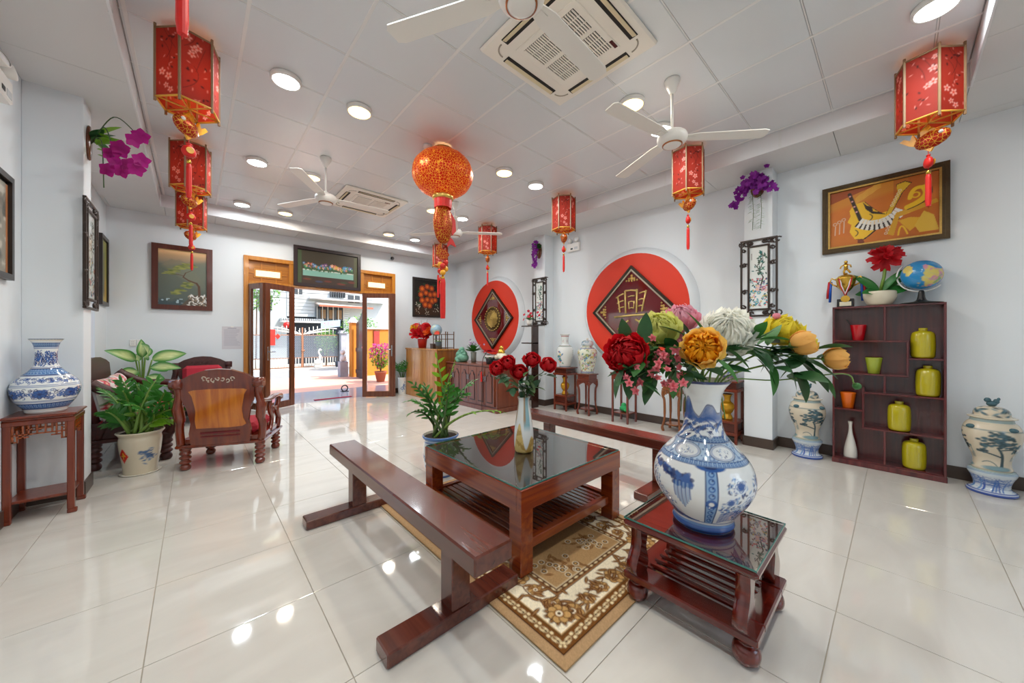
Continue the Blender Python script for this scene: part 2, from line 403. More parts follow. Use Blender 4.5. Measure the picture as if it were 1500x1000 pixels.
for y0, y1 in zip(ys[:-1], ys[1:]):
    tile('soffit_panel', ceiling, XL, IX0, y0, y1, ZS, ZS+.015, m_soff, .004, .001); tile('soffit_panel', ceiling, IX1, XR, y0, y1, ZS, ZS+.015, m_soff, .004, .001)
for x0, x1 in zip(cuts(XL, XR, .86, .6)[:-1], cuts(XL, XR, .86, .6)[1:]): tile('soffit_panel', ceiling, x0, x1, IY1, YB, ZS, ZS+.015, m_soff, .004, .001)
m_fas = mat('fascia', '#e4e4e6', rough=.35)
def fascia(n, x0, y0, x1, y1):
    t = struct('trim_%d' % n, B().box(x0, y0, ZS-.006, x1, y1, ZC+.01, .002), m_fas, label='white step between the raised ceiling and its dropped border')
    L = max(x1-x0, y1-y0); k = 1
    while k*1.2 < L:          # joint covers along the step
        if x1-x0 > y1-y0: ob('joint_strip', B().box(x0+k*1.2-.012, y0-.003, ZS-.004, x0+k*1.2+.012, y1+.003, ZC), m_bar, t)
        else: ob('joint_strip', B().box(x0-.003, y0+k*1.2-.012, ZS-.004, x1+.003, y0+k*1.2+.012, ZC), m_bar, t)
        k += 1
fascia(1, IX0-.014, IY0, IX0, IY1); fascia(2, IX1, IY0, IX1+.014, IY1); fascia(3, IX0-.014, IY1, IX1+.014, IY1+.014); fascia(4, IX0-.014, IY0-.014, IX1+.014, IY0)
# walls
struct('wall_right', B().box(XR, YN-.15, -.12, XR+.15, YB+.2, ZC+.15), m_wall)
NX0, NX1, NZ0, NZ1 = 1.3, 2.9, .35, 2.6
struct('wall_near', B().box(XL-.15, YN-.15, -.12, NX0, YN, ZC+.15).box(NX1, YN-.15, -.12, XR, YN, ZC+.15).box(NX0, YN-.15, -.12, NX1, YN, NZ0).box(NX0, YN-.15, NZ1, NX1, YN, ZC+.15), m_wall)
w2 = struct('window_2', B().box(NX0, YN-.1, NZ0, NX0+.06, YN-.04, NZ1).box(NX1-.06, YN-.1, NZ0, NX1, YN-.04, NZ1).box(NX0, YN-.1, NZ0, NX1, YN-.04, NZ0+.06).box(NX0, YN-.1, NZ1-.06, NX1, YN-.04, NZ1).box((NX0+NX1)/2-.03, YN-.1, NZ0, (NX0+NX1)/2+.03, YN-.04, NZ1), m_white)
for a, b_ in ((NX0+.06, (NX0+NX1)/2-.03), ((NX0+NX1)/2+.03, NX1-.06)): ob('pane', B().box(a, YN-.08, NZ0+.06, b_, YN-.074, NZ1-.06), m_glass, w2)
DX0, DX1, DZ = .654, 3.495, 2.80
struct('wall_back', B().box(XL-.15, YB, -.12, DX0, YB+.2, ZC+.15).box(DX1, YB, -.12, XR, YB+.2, ZC+.15).box(DX0, YB, DZ, DX1, YB+.2, ZC+.15), m_wall)
WY0, WY1, WZ0, WZ1 = 5.35, 7.16, .75, 2.25
struct('wall_left', B().box(XL-.15, YN, -.12, XL, WY0, ZC+.15).box(XL-.15, WY1, -.12, XL, YB, ZC+.15).box(XL-.15, WY0, -.12, XL, WY1, WZ0).box(XL-.15, WY0, WZ1, XL, WY1, ZC+.15), m_wall)
w1 = struct('window_1', B().box(XL-.1, WY0, WZ0, XL-.05, WY0+.05, WZ1).box(XL-.1, WY1-.05, WZ0, XL-.05, WY1, WZ1).box(XL-.1, WY0, WZ0, XL-.05, WY1, WZ0+.05).box(XL-.1, WY0, WZ1-.05, XL-.05, WY1, WZ1).box(XL-.1, (WY0+WY1)/2-.025, WZ0, XL-.05, (WY0+WY1)/2+.025, WZ1), m_white)
for a, b_ in ((WY0+.05, (WY0+WY1)/2-.025), ((WY0+WY1)/2+.025, WY1-.05)): ob('pane', B().box(XL-.08, a, WZ0+.05, XL-.074, b_, WZ1-.05), m_glass, w1)
for nm, x0, y0, x1, y1 in (('wall_column', 4.95, .968, XR, 1.25), ('wall_column', 4.95, 4.52, XR, 4.80), ('wall_column', XL, 4.5, -.675, 4.775)):
    c = struct(nm, B().box(x0, y0, 0, x1, y1, ZS+.01, .003), m_wall, label='white square pilaster standing out of the side wall')
    if x0 > 0: bx_ = B().box(x0-.012, y0-.012, 0, x1, y0, .115, .001).box(x0-.012, y0, 0, x0, y1, .115, .001).box(x0-.012, y1, 0, x1, y1+.012, .115, .001)
    else: bx_ = B().box(x0, y0-.012, 0, x1+.012, y0, .115, .001).box(x1, y0, 0, x1+.012, y1, .115, .001).box(x0, y1, 0, x1+.012, y1+.012, .115, .001)
    ob('column_skirting', bx_, m_skirt, c)
b = B()
for y0, y1 in ((YN, .956), (1.262, 4.508), (4.812, YB)): b.box(XR-.012, y0, 0, XR, y1, .115, .001)
struct('baseboard_right', b, m_skirt)
b = B()
for y0, y1 in ((YN, 4.488), (4.787, YB)): b.box(XL, y0, 0, XL+.012, y1, .115, .001)
struct('baseboard_left', b, m_skirt)
struct('baseboard_back', B().box(XL+.012, YB-.012, 0, DX0, YB, .115, .001).box(DX1, YB-.012, 0, XR-.012, YB, .115, .001), m_skirt)

# door frame with lattice transoms
d1 = struct('door_1', B().box(DX0, YB-.03, 0, DX0+.075, YB+.21, DZ, .006).box(DX1-.075, YB-.03, 0, DX1, YB+.21, DZ, .006).box(DX0+.075, YB-.03, DZ-.075, DX1-.075, YB+.21, DZ, .006)
            .box(DX0+.075, YB-.02, 2.28, DX1-.075, YB+.16, 2.345, .005).box(1.36, YB-.02, 2.345, 1.44, YB+.16, DZ-.075, .005).box(2.70, YB-.02, 2.345, 2.78, YB+.16, DZ-.075, .005), m_orange, label='orange wooden door frame with panelled transoms')
m_tpan = wood('transom_panel', '#a5620f', '#be7a20', rough=.35, axis=0, scale=2)
for x0, x1 in ((DX0+.075, 1.36), (1.44, 2.70), (2.78, DX1-.075)):
    ob('transom_panel', B().box(x0, YB+.05, 2.345, x1, YB+.075, DZ-.075), m_tpan, d1)
for cx in (1.03, 3.08):
    w, h, cz = .19, .055, 2.50
    for bx in ((cx-w-.03, cz-h-.03, cx+w+.03, cz-h), (cx-w-.03, cz+h, cx+w+.03, cz+h+.03), (cx-w-.03, cz-h, cx-w, cz+h), (cx+w, cz-h, cx+w+.03, cz+h),
               (cx-w*.6, cz+h+.03, cx-w*.6+.02, DZ-.075), (cx+w*.6, cz+h+.03, cx+w*.6+.02, DZ-.075), (cx-w*.6, 2.345, cx-w*.6+.02, cz-h-.03), (cx+w*.6, 2.345, cx+w*.6+.02, cz-h-.03),
               (cx-.3, cz-.01, cx-w-.03, cz+.01), (cx+w+.03, cz-.01, cx+.3, cz+.01)):
        ob('lattice_bar', B().box(bx[0], YB+.035, bx[1], bx[2], YB+.06, bx[3], .002), m_orange, d1)
    ob('pane', B().box(cx-w, YB+.03, cz-h, cx+w, YB+.045, cz+h), mat('frosted_pane_glow', '#e8efc8', rough=.4, var=.25, scale=40, emit=.5), d1)  # pane's own glow stands in for daylight; a solid panel sits behind
for z in (.4, 1.2, 2.05, 2.2): ob('hinge', B().lathe([(.012, 0), (.012, .09)], 10, (DX0+.085, YB-.04, z)), m_steel, d1)
def leaf(n, p0, p1, label, handle=None):
    d = Vector((p1[0]-p0[0], p1[1]-p0[1])); L = d.length; a = math.atan2(d.y, d.x); sw = .095; t = .02; H = 2.275
    o = struct('door_%d' % n, B().box(0, -t, .012, sw, t, H, .004).box(L-sw, -t, .012, L, t, H, .004).box(sw, -t, .012, L-sw, t, .13, .004).box(sw, -t, H-.1, L-sw, t, H, .004), m_dark, (p0[0], p0[1], 0), label=label)
    o.rotation_euler = (0, 0, a)
    ob('pane', B().box(sw-.005, -.004, .125, L-sw+.005, .004, H-.095), m_glass, o)
    if handle is not None:
        h = ob('handle', B().box(handle-.018, -t-.008, .9, handle+.018, -t, 1.14, .004), m_steel, o)
        ob('lever', B().tube([(handle, -t-.008, 1.05), (handle, -t-.05, 1.05), (handle+(.1 if handle < L/2 else -.1), -t-.05, 1.05)], .009, 8), m_steel, h)
    return o
leaf(2, (.735, 7.905), (.905, 7.50), 'narrow brown glazed door leaf hinged on the left jamb')
leaf(3, (.915, 7.485), (1.42, 7.82), 'brown glazed door leaf folded open beside the armchair', .05)
leaf(4, (2.72, 7.86), (3.255, 7.455), 'brown glazed door leaf folded open by the wooden counter', .63)
leaf(5, (3.415, 7.905), (3.27, 7.46), 'brown glazed door leaf hinged on the right jamb')
# ================================================================ THINGS ON THE CEILING
rows = [(-.17, 'nearest the viewer'), (1.62, 'level with the near cassette'), (3.39, 'level with the round lantern'), (5.2, 'just before the far cassette'), (7.0, 'nearest the street door')]
cols = [(.56, 'w', 'beside the left lanterns'), (1.145, 'y', 'left of the cassettes'), (2.945, 'y', 'right of the cassettes'), (3.525, 'w', 'beside the right lanterns')]
m_ledw = mat('led_white', '#ffffff', emit=9, emitcol='#f3fbff'); m_ledy = mat('led_warm', '#ffe9b0', emit=8, emitcol='#ffd27a')
hs = B().lathe([(.104, 0), (.11, -.006), (.11, -.036), (.098, -.042), (.095, -.037)], 32, cap1=False).mesh('housing', m_white)
dfw = B().lathe([(.096, -.037), (.07, -.0395), (.0, -.040)], 32, cap0=False).mesh('diffuser', m_ledw)
dfy = B().lathe([(.096, -.037), (.07, -.0395), (.0, -.040)], 32, cap0=False).mesh('diffuser', m_ledy)
for y, rw in rows:
    for x, k, cw in cols:
        t = thing('ceiling_light', ('white' if k == 'w' else 'warm yellow')+' round ceiling light '+cw+' and '+rw, 'ceiling light', (x, y, ZC), group='round ceiling lights')
        ob('housing', hs, None, t); ob('diffuser', dfw if k == 'w' else dfy, None, t)
        lamp('light', 'AREA', t, (0, 0, -.05), LED_WATT, (.86, .95, 1) if k == 'w' else (1, .93, .80), .19)
# fans
def fan(loc, rz, label, spread=(0, 2*PI/3, 4*PI/3)):
    t = thing('ceiling_fan', label, 'ceiling fan', loc, rz, 'ceiling fans')
    ob('canopy', B().lathe([(.06, 0), (.062, -.02), (.045, -.06), (.022, -.11), (.018, -.12)], 24), m_white, t)
    ob('rod', B().lathe([(.012, -.11), (.012, -.42)], 12), m_white, t)
    ob('motor', B().lathe(smooth_prof([(.014, -0.4000), (.045, -0.4300), (.1, -0.4500), (.118, -0.4800), (.11, -0.5150), (.085, -0.5350), (.07, -0.5400)], 4), 32, cap0=False), m_white, t)
    ob('ring', B().lathe([(.07, -0.5390), (.078, -.4775), (.078, -0.5440), (.07, -0.5470)], 32, cap0=False, cap1=False), mat('copper', '#b5764e', metal=1, rough=.3), t)
    ob('cap', B().lathe([(.07, -0.5380), (.068, -0.5470), (.05, -0.5520), (0, -0.5540)], 32, cap0=False), m_white, t)
    for a in spread:
        b = B(); b.m = Matrix.Rotation(a, 4, 'Z')
        b.prism([(.1, -.035), (.2, -.058), (.70, -.066), (.74, -.05), (.75, .035), (.73, .062), (.2, .055), (.1, .035)], -.485, -.478)
        b.box(.05, -.02, -.49, .18, .02, -.484)
        ob('blade', b, mat('fan_blade', '#e9e6e0', rough=.4), t)
        o = None
def ang(p, c): return math.atan2(p[1]-c[1], p[0]-c[0])
fc = (2.95, 1.26)
fan((*fc, ZC), 0, 'white ceiling fan right of the near cassette', [ang(q, fc) for q in ((2.15, 1.40), (3.45, .72), (3.25, 1.88))])
fc = (1.17, 1.22)
fan((*fc, ZC), 0, 'white ceiling fan crossing the near cassette at the top edge', [ang(q, fc) for q in ((.80, 1.88), (1.86, 1.27), (.9, .65))])
fc = (1.16, 4.58)
fan((*fc, ZC), 0, 'white ceiling fan left of the far cassette', [ang(q, fc) for q in ((.771, 4.035), (.858, 5.157), (1.75, 4.55))])
fc = (3.05, 4.70)
fan((*fc, ZC), 0, 'white ceiling fan behind the round gold lantern', [ang(q, fc) for q in ((2.684, 5.161), (3.55, 4.334), (2.7, 4.2))])
# cassettes
m_cream = mat('ac_cream', '#efe9df', rough=.4); m_slot = mat('ac_slot', '#d8c9a6', rough=.5); m_hole = mat('ac_dark', '#1d1a18', rough=.8)
slat = B().box(-.0035, -.085, -.004, .0035, .085, .006).mesh('slat', m_cream)
def cassette(loc, label):
    t = thing('air_cassette', label, 'air conditioner', loc, 0, 'ceiling cassettes'); s = .46
    ob('panel', B().box(-s, -s, -.03, s, s, 0, .012), m_cream, t)
    for k in range(4):
        b = B(); b.m = Matrix.Rotation(k*PI/2, 4, 'Z'); b.box(-.27, -.405, -.034, .27, -.345, -.026)
        q = ob('outlet', b, m_hole, t)
        b = B(); b.m = Matrix.Rotation(k*PI/2, 4, 'Z') @ Matrix.Translation((0, -.378, -.033)) @ Matrix.Rotation(.25, 4, 'X'); b.box(-.262, -.022, -.003, .262, .022, .003, .001)
        ob('louver', b, m_slot, q)
        b = B(); b.m = Matrix.Rotation(k*PI/2, 4, 'Z')
        ob('corner_groove', b.tube([(.38*math.cos(a)*.0+.30+.08*math.cos(a), -.30+.08*math.sin(a), -.03) for a in [-PI/2+i*PI/16 for i in range(9)]], .006, 6), mat('ac_groove', '#9a9184'), t)
    g = ob('grille', B().box(-.27, -.27, -.037, .27, .27, -.028, .006), m_cream, t)
    for sx in (-1, 1):
        ob('grille_recess', B().box(.02*sx, -.225, -.0375, .225*sx, .225, -.036), m_hole, g)
    for sx in (-1, 1):
        for k in range(24):
            y = -.215+k*.0187
            o = link('slat', slat, g, (sx*.1225, y, -.039), (0, 0, PI/2)); o.scale = (1.5, 1.2, 1)
    for sx in (-1, 1):
        for xx in (.088, .157): ob('grille_bar', B().box(sx*xx-.003, -.225, -.042, sx*xx+.003, .225, -.036), m_cream, g)
    ob('label_plate', B().box(.17, -.262, -.039, .25, -.238, -.0365), mat('ac_display', '#4a1a1a', rough=.2), g)
cassette((2.02, 1.62, ZC), 'large square cream ceiling cassette above the bench')
cassette((2.03, 5.62, ZC), 'square cream ceiling cassette near the street door')
tag(ob('smoke_detector', B().lathe([(.05, 0), (.052, -.02), (.045, -.035), (.03, -.045), (0, -.047)], 24), m_white, None, (1.93, 3.52, ZC)), 'small round white smoke detector above the gold lantern', 'smoke detector')
# ---- hexagonal paper lanterns
def gold_net():
    m, n, l, p = _pr('gold_net')
    tc = n.new('ShaderNodeTexCoord'); v = n.new('ShaderNodeTexVoronoi'); v.feature = 'DISTANCE_TO_EDGE'; v.inputs['Scale'].default_value = 40
    rp = n.new('ShaderNodeValToRGB'); rp.color_ramp.elements[0].position = .035; rp.color_ramp.elements[1].position = .07
    rp.color_ramp.elements[0].color = (*lin('#e7b53c'), 1); rp.color_ramp.elements[1].color = (*lin('#b82a0e'), 1)
    l.new(tc.outputs['Object'], v.inputs['Vector']); l.new(v.outputs['Distance'], rp.inputs[0]); l.new(rp.outputs[0], p.inputs['Base Color'])
    p.inputs['Roughness'].default_value = .35; p.inputs['Metallic'].default_value = .35
    t = n.new('ShaderNodeBsdfTranslucent'); mx = n.new('ShaderNodeMixShader'); mx.inputs[0].default_value = .35; l.new(rp.outputs[0], t.inputs['Color'])
    l.new(p.outputs[0], mx.inputs[1]); l.new(t.outputs[0], mx.inputs[2]); l.new(mx.outputs[0], n['Material Output'].inputs['Surface']); return m
m_net = gold_net()
def paper(seed):
    c = CV(.19, .46, 40, 92, '#a83220'); r = random.Random(seed)
    c.full(fbm(c.X, c.Y, 12, seed)*.5, '#8f2216')
    for k in range(3):
        x0, y0 = r.uniform(0, .19), r.uniform(.05, .4)
        c.bez((x0, y0), (r.uniform(0, .19), y0+.1), (r.uniform(0, .19), y0+.18), .003, '#5a1c14')
    for k in range(9): c.el(r.uniform(.01, .18), r.uniform(.03, .43), .011, .006, '#4a1410', r.uniform(0, 3))
    for k in range(4): c.flower(r.uniform(.02, .17), r.uniform(.04, .42), r.uniform(.016, .028), '#e9a9a0', '#d8442c', 5, r.uniform(0, 1))
    for k in range(12): c.el(r.uniform(0, .19), r.uniform(0, .46), .008, .003, '#e39a90', r.uniform(0, 3))
    return c
m_paper = vcol('lantern_paper', rough=.6, trans=.45)
m_lfr = mat('lantern_frame', '#8a6a4a', rough=.5); m_lyel = mat('lantern_slat', '#e0a63c', rough=.5)
m_red = mat('red_cord', '#c01818', rough=.6); m_redp = mat('red_silk', '#d01a12', rough=.45, var=.15, scale=30)
m_fish = mat('fish_scales', '#c8281e', rough=.3, var=.5, scale=60, metal=.2); m_fishy = mat('fish_yellow', '#e8a422', rough=.35, var=.3, scale=40)
HR = .172
pm = [paper(s).flat('paper_panel', m_paper) for s in range(3)]
LPROTO = None
def fish(par, z, sc=1., col=None):
    b = B(); b.m = Matrix.Scale(sc, 4)
    P = [(-.085, .012), (-.07, .032), (-.03, .045), (.02, .038), (.05, .02), (.062, .012)]
    vs = []
    b.sph((-.015, 0, 0), (.07, .028, .043), 14, 8)
    f = ob('fish_charm', b, m_net, par, (0, 0, z), (0, 0, .7))
    ob('fish_tail', B().at(sc=sc).prism([(.045, -.01), (.075, .01), (.115, .05), (.095, .055), (.07, .035), (.06, .06), (.045, .03)], -.006, .006, 'y'), m_fishy, f)
    ob('fish_fin', B().at(sc=sc).prism([(-.04, .035), (.0, .075), (.03, .06), (.03, .03)], -.004, .004, 'y').prism([(-.03, -.03), (-.01, -.06), (.02, -.035)], -.004, .004, 'y'), m_fishy, f)
    ob('fish_eye', B().at(sc=sc).sph((-.06, -.02, .012), .009, 8, 6).sph((-.06, .02, .012), .009, 8, 6), m_white, f)
def pendant(t, z0, stretch=1.):
    ob('cord', B().tube([(0, 0, z0), (0, 0, z0-.64*stretch)], .0022, 6), m_red, t)
    ob('knot', B().at((0, 0, z0-.045)).sph((0, 0, 0), (.016, .01, .016), 10, 6).sph((-.02, 0, .004), (.012, .006, .01), 8, 6).sph((.02, 0, .004), (.012, .006, .01), 8, 6).sph((0, 0, .022), (.01, .006, .012), 8, 6), m_fishy, t)
    fish(t, z0-.13, 1.5)
    ob('pouch', B().lathe(smooth_prof([(.0, -.045), (.03, -.038), (.042, -.008), (.03, .025), (.012, .035), (.02, .05), (.0, .05)], 3), 14, (0, 0, z0-.29), sy=.6), m_redp, t)
    ob('pouch_emblem', B().lathe([(.022, 0), (.022, .004)], 14).mesh('pouch_emblem', m_fishy), None, t, (0, -.026, z0-.295), (PI/2, 0, 0))
    ob('bead', B().lathe([(.0, 0), (.012, .004), (.014, .02), (.006, .035)], 10, (0, 0, z0-.385)), m_gold, t)
    ob('tassel', B().lathe([(.012, .0), (.016, -.02), (.017, -.2), (.013, -.24)], 14, (0, 0, z0-.385), sm=False), m_redp, t)
def lantern(loc, label):
    global LPROTO
    if LPROTO is not None: return dup(LPROTO, loc, None, label)
    t = thing('paper_lantern', label, 'lantern', loc, .26, 'hexagonal red paper lanterns'); z0, z1 = -.53, -.07
    for k in range(6):
        a = k*PI/3; ca = a+PI/6; ap = HR*math.cos(PI/6)
        link('paper_panel', pm[k % 3], t, (ap*math.cos(ca), ap*math.sin(ca), z0), (0, 0, ca+PI/2)).scale = (.9, 1, 1)
        ob('post', B().box(HR*math.cos(a)-.007, HR*math.sin(a)-.007, z0-.03, HR*math.cos(a)+.007, HR*math.sin(a)+.007, z1+.03, .002), m_lfr, t)
        for z, m_ in ((z0, m_lyel), (z1, m_lfr)):
            ob('rim_bar', B().tube([(HR*math.cos(a), HR*math.sin(a), z), (HR*math.cos(a+PI/3), HR*math.sin(a+PI/3), z)], .0075, 4), m_, t)
    for k in range(3):
        a = k*PI/3; ob('cross_slat', B().tube([(HR*math.cos(a), HR*math.sin(a), z0+.004), (-HR*math.cos(a), -HR*math.sin(a), z0+.004)], .006, 4), m_lyel, t)
        if k < 2: ob('top_slat', B().tube([(HR*math.cos(a), HR*math.sin(a), z1), (-HR*math.cos(a), -HR*math.sin(a), z1)], .006, 4), m_lyel, t)
    ob('center_post', B().box(-.008, -.008, z0, .008, .008, z1, .001), m_lyel, t)
    ob('hook', B().tube([(0, 0, z1), (0, 0, 0)], .004, 6), m_lfr, t)
    ob('bulb', B().sph((.045, .01, -.33), (.026, .026, .034), 12, 8), mat('lantern_bulb', '#ffc060', emit=14, emitcol='#ffa238'), t)
    lamp('light', 'POINT', t, (.045, .01, -.36), 1.0, (1, .56, .2), .04)
    pendant(t, z0)
    LPROTO = t; return t
for y, w in ((-.16, 'in front of the guitar painting'), (1.575, 'below the fan, left of the near pilaster'), (3.36, 'left of the second red disc'), (5.2, 'above the far red disc'), (6.92, 'farthest back behind the round lantern')):
    lantern((4.1, y, ZC), 'red hexagonal paper lantern with pendant '+w)
for y, w in ((1.575, 'whose long tassel hangs in at the top edge'), (3.38, 'nearest and largest of the left row'), (5.19, 'middle of the left row'), (6.93, 'last of the left row by the pine picture')):
    o = lantern((-.03, y, ZC), 'red hexagonal paper lantern '+w)
# ---- round gold lantern
t = thing('round_lantern', 'large round red and gold lantern with a hanging fish in the middle of the room', 'lantern', (2.06, 3.42, ZC))
b = B(); n, mm = 48, 14
for k in range(16):           # sixteen puffed gores
    def gore(u, v, k=k):
        a = 2*PI*(k+u)/16; ph = (-.5+v)*PI*.86; bul = 1+.025*math.sin(PI*u)
        return (.33*bul*math.cos(ph)*math.cos(a), .33*bul*math.cos(ph)*math.sin(a), -.315+.262*math.sin(ph))
    ob('gore', B().patch(gore, 4, 16), m_net, t)
ob('bottom_collar', B().lathe([(.11, -.555), (.115, -.56), (.115, -.6), (.1, -.605)], 24, cap0=False, cap1=False), mat('gold_foil', '#e6c269', rough=.3, metal=.9, var=.2, scale=30), t)
ob('top_collar', B().lathe([(.11, -.07), (.11, -.04), (.1, -.04)], 24, cap0=False, cap1=False), m_gold, t)
for a in (0, PI/2, PI, 3*PI/2): ob('hanger', B().tube([(.07*math.cos(a), .07*math.sin(a), -.06), (.03*math.cos(a), .03*math.sin(a), 0)], .003, 6), m_steel, t)
ob('bulb', B().sph((0, 0, -.3), .04, 12, 8), MATS['lantern_bulb'], t); lamp('light', 'POINT', t, (0, 0, -.3), 7, (1, .66, .3), .05)
ob('skirt', B().lathe([(.1, -.6), (.098, -.66), (.095, -.7)], 20, cap0=False, cap1=False, sm=False), m_redp, t)
b = B(); b.lathe(smooth_prof([(.075, -.66), (.1, -.74), (.118, -.85), (.105, -.96), (.075, -1.05), (.03, -1.09)], 4), 20, sy=.55)
fb = ob('fish_body', b, m_net, t)
ob('fish_fin', B().prism([(.06, -.98), (.13, -1.03), (.17, -1.1), (.1, -1.08), (.06, -1.12)], -.008, .008, 'y').prism([(.1, -.72), (.16, -.8), (.17, -.92), (.12, -.98), (.1, -.9)], -.008, .008, 'y'), m_redp, fb)
ob('fish_tail', B().prism([(-.02, -1.08), (-.08, -1.14), (-.09, -1.22), (-.04, -1.27), (.03, -1.27), (.08, -1.21), (.05, -1.17), (.0, -1.16), (-.02, -1.14)], -.01, .01, 'y'), m_net, t)
ob('cord', B().tube([(0, 0, -1.2), (0, 0, -1.62)], .003, 6), m_red, t)
for k in range(6): ob('fruit_charm', B().sph((.035*math.cos(k*2.1), .03*math.sin(k*2.1), -1.3-.035*k*.7), .032, 10, 8), m_fishy if k % 2 else m_fish, t)
ob('bead', B().lathe([(.02, -1.5), (.022, -1.47), (.012, -1.45)], 12), m_gold, t)
ob('tassel', B().lathe([(.024, -1.49), (.03, -1.53), (.03, -1.85), (.026, -1.93)], 16, sm=False), m_redp, t)
ob('tassel', B().lathe([(.01, -1.45), (.011, -1.7)], 8, (-.06, 0, 0), sm=False), m_redp, t)
# emergency lights, camera
def emergency(loc, rz, label):
    t = thing('emergency_light', label, 'emergency light', loc, rz)
    ob('box', B().box(-.14, -.06, -.1, .14, 0, .05, .008), m_white, t)
    ob('indicator', B().box(-.05, -.063, -.07, .0, -.059, -.04), m_black, t); ob('test_panel', B().box(.03, -.063, -.075, .11, -.059, -.03), mat('panel_grey', '#c9cdd0'), t)
    for sx in (-1, 1):
        b = B(); b.m = Matrix.Translation((sx*.075, -.05, .1)) @ Matrix.Rotation(1.25, 4, 'X') @ Matrix.Rotation(sx*.3, 4, 'Y')
        h = ob('lamp_head', b.lathe(smooth_prof([(.012, -.04), (.032, -.03), (.046, .01), (.048, .03), (.042, .032)], 3), 20, cap1=False), m_white, t)
        b2 = B(); b2.m = b.m; ob('lens', b2.lathe([(.042, .026), (.03, .032), (0, .035)], 20, cap0=False), mat('lens', '#f4f6f8', rough=.08, spec=1), h)
        ob('neck', B().tube([(sx*.075, -.04, .04), (sx*.075, -.04, .1)], .01, 8), m_white, t)
emergency((-.98, 3.93, 2.98), PI/2, 'white twin-head emergency light high on the left wall')
emergency((5.2, 4.0, 2.99), -PI/2, 'small white emergency light beside the far pilaster')
t = thing('security_camera', 'small grey security camera under the soffit above the door', 'camera', (3.41, 7.93, ZS))
ob('mount', B().lathe([(.03, 0), (.03, -.02), (.012, -.04)], 12).box(-.012, -.012, -.09, .012, .012, -.03), m_white, t)
ob('body', B().sph((0, -.03, -.12), (.042, .042, .042), 14, 10), mat('cam_grey', '#6b7076', rough=.3), t)
ob('lens', B().lathe([(.02, 0), (.018, .01)], 14).mesh('lens', m_black), None, t, (-.03, -.065, -.125), (PI/2, 0, -.6))
# ================================================================ FURNITURE
w_bench = wood('bench_wood', '#4a1d14', '#683224', rough=.24, axis=1, scale=2.2, coat=.5)
w_table = wood('table_wood', '#6a2110', '#944012', rough=.22, axis=1, scale=2.2, coat=.6)
w_tablex = wood('table_wood_cross', '#6a2110', '#944012', rough=.22, axis=0, scale=2.2, coat=.6)
w_side = wood('side_table_wood', '#4c0f0a', '#6e1e10', rough=.14, axis=1, scale=2.2, coat=.8)
w_stand = wood('stand_wood', '#5e2010', '#7d3216', rough=.28, axis=2, scale=3, coat=.4)
w_stand2 = wood('stand_light_wood', '#744018', '#935424', rough=.3, axis=2, scale=3, coat=.4)
w_curio = wood('curio_wood', '#48141a', '#6a2626', rough=.2, axis=2, scale=2, coat=.6)
w_cab = wood('cabinet_wood', '#63301f', '#7d4028', rough=.3, axis=2, scale=2, coat=.2)
w_count = wood('counter_wood', '#a06428', '#c48a44', rough=.25, axis=2, scale=1.6, coat=.4)
w_chair = wood('armchair_wood', '#571d0f', '#7d3013', rough=.15, axis=2, scale=2, coat=.8)
w_chairl = wood('armchair_panel', '#a04c10', '#cf7c1e', rough=.15, axis=2, scale=1.6, coat=.8)
w_sofa = wood('sofa_wood', '#34100e', '#4d1a14', rough=.45, axis=1, scale=2, coat=.08)
m_cush = mat('red_cushion', '#b02033', rough=.8, var=.12, scale=18)
m_tglass = glassmat('table_glass', (.86, .9, .88), 3.0)
m_gedge = mat('glass_edge', '#2f6e66', rough=.1, spec=.8)

# benches
def bench(loc, L, label, W_=.2, T=.085, Hh=.44, inset=.29):
    t = thing('bench', label, 'bench', loc, 0, 'long wooden benches')
    ob('seat_beam', B().box(-W_/2, 0, Hh-T, W_/2, L, Hh, .008), w_bench, t)
    for y in (inset, L-inset-.07):
        ob('post', B().box(-.05, y-.05, .06, .05, y+.05, Hh-T, .005), w_bench, t)
        ob('foot', B().box(-.35, y-.06, 0, .35, y+.06, .062, .006), w_bench, t)
bench((.905, 1.10, 0), 1.98, 'dark brown bench with two T-shaped feet left of the coffee table')
bench((2.97, 1.08, 0), 1.92, 'reddish bench standing behind the coffee table')

# rug
c = CV(1.24, 1.86, 230, 344, '#b3916a')
def rr(d0, d1, col): c.rect(d0, d0, 1.24-d0, 1.86-d0, col)
rr(.045, 0, '#3a2010'); rr(.051, 0, '#74481f'); rr(.11, 0, '#3a2010'); rr(.115, 0, '#c49a60'); rr(.121, 0, '#f0e3c6'); rr(.275, 0, '#4a2a14'); rr(.281, 0, '#a9784a'); rr(.287, 0, '#5a3418'); rr(.314, 0, '#ecdcb8'); rr(.319, 0, '#b08c60')
R_ = random.Random(3)
def around(d, step):
    Lx, Ly = 1.24-2*d, 1.86-2*d; out = []
    for k in range(int(Lx/step)): out += [(d+(k+.5)*Lx/int(Lx/step), d, 0.), (d+(k+.5)*Lx/int(Lx/step), 1.86-d, 0.)]
    for k in range(int(Ly/step)): out += [(d, d+(k+.5)*Ly/int(Ly/step), PI/2), (1.24-d, d+(k+.5)*Ly/int(Ly/step), PI/2)]
    return out
for i, (x, y, a) in enumerate(around(.081, .07)):
    ca, sa = math.cos(a), math.sin(a)
    c.el(x, y, .022, .013, '#e8d3a6', a+.25); c.el(x+.009*ca, y+.009*sa, .010, .006, '#7a4f26', a); c.el(x-.011*ca, y-.011*sa, .008, .005, '#4a2a14', a)
    for q in (-.033, .033): c.disc(x+q*ca-.011*sa, y+q*sa+.011*ca, .0068, '#e8d3a6'); c.disc(x+q*ca+.011*sa, y+q*sa-.011*ca, .0068, '#e8d3a6')
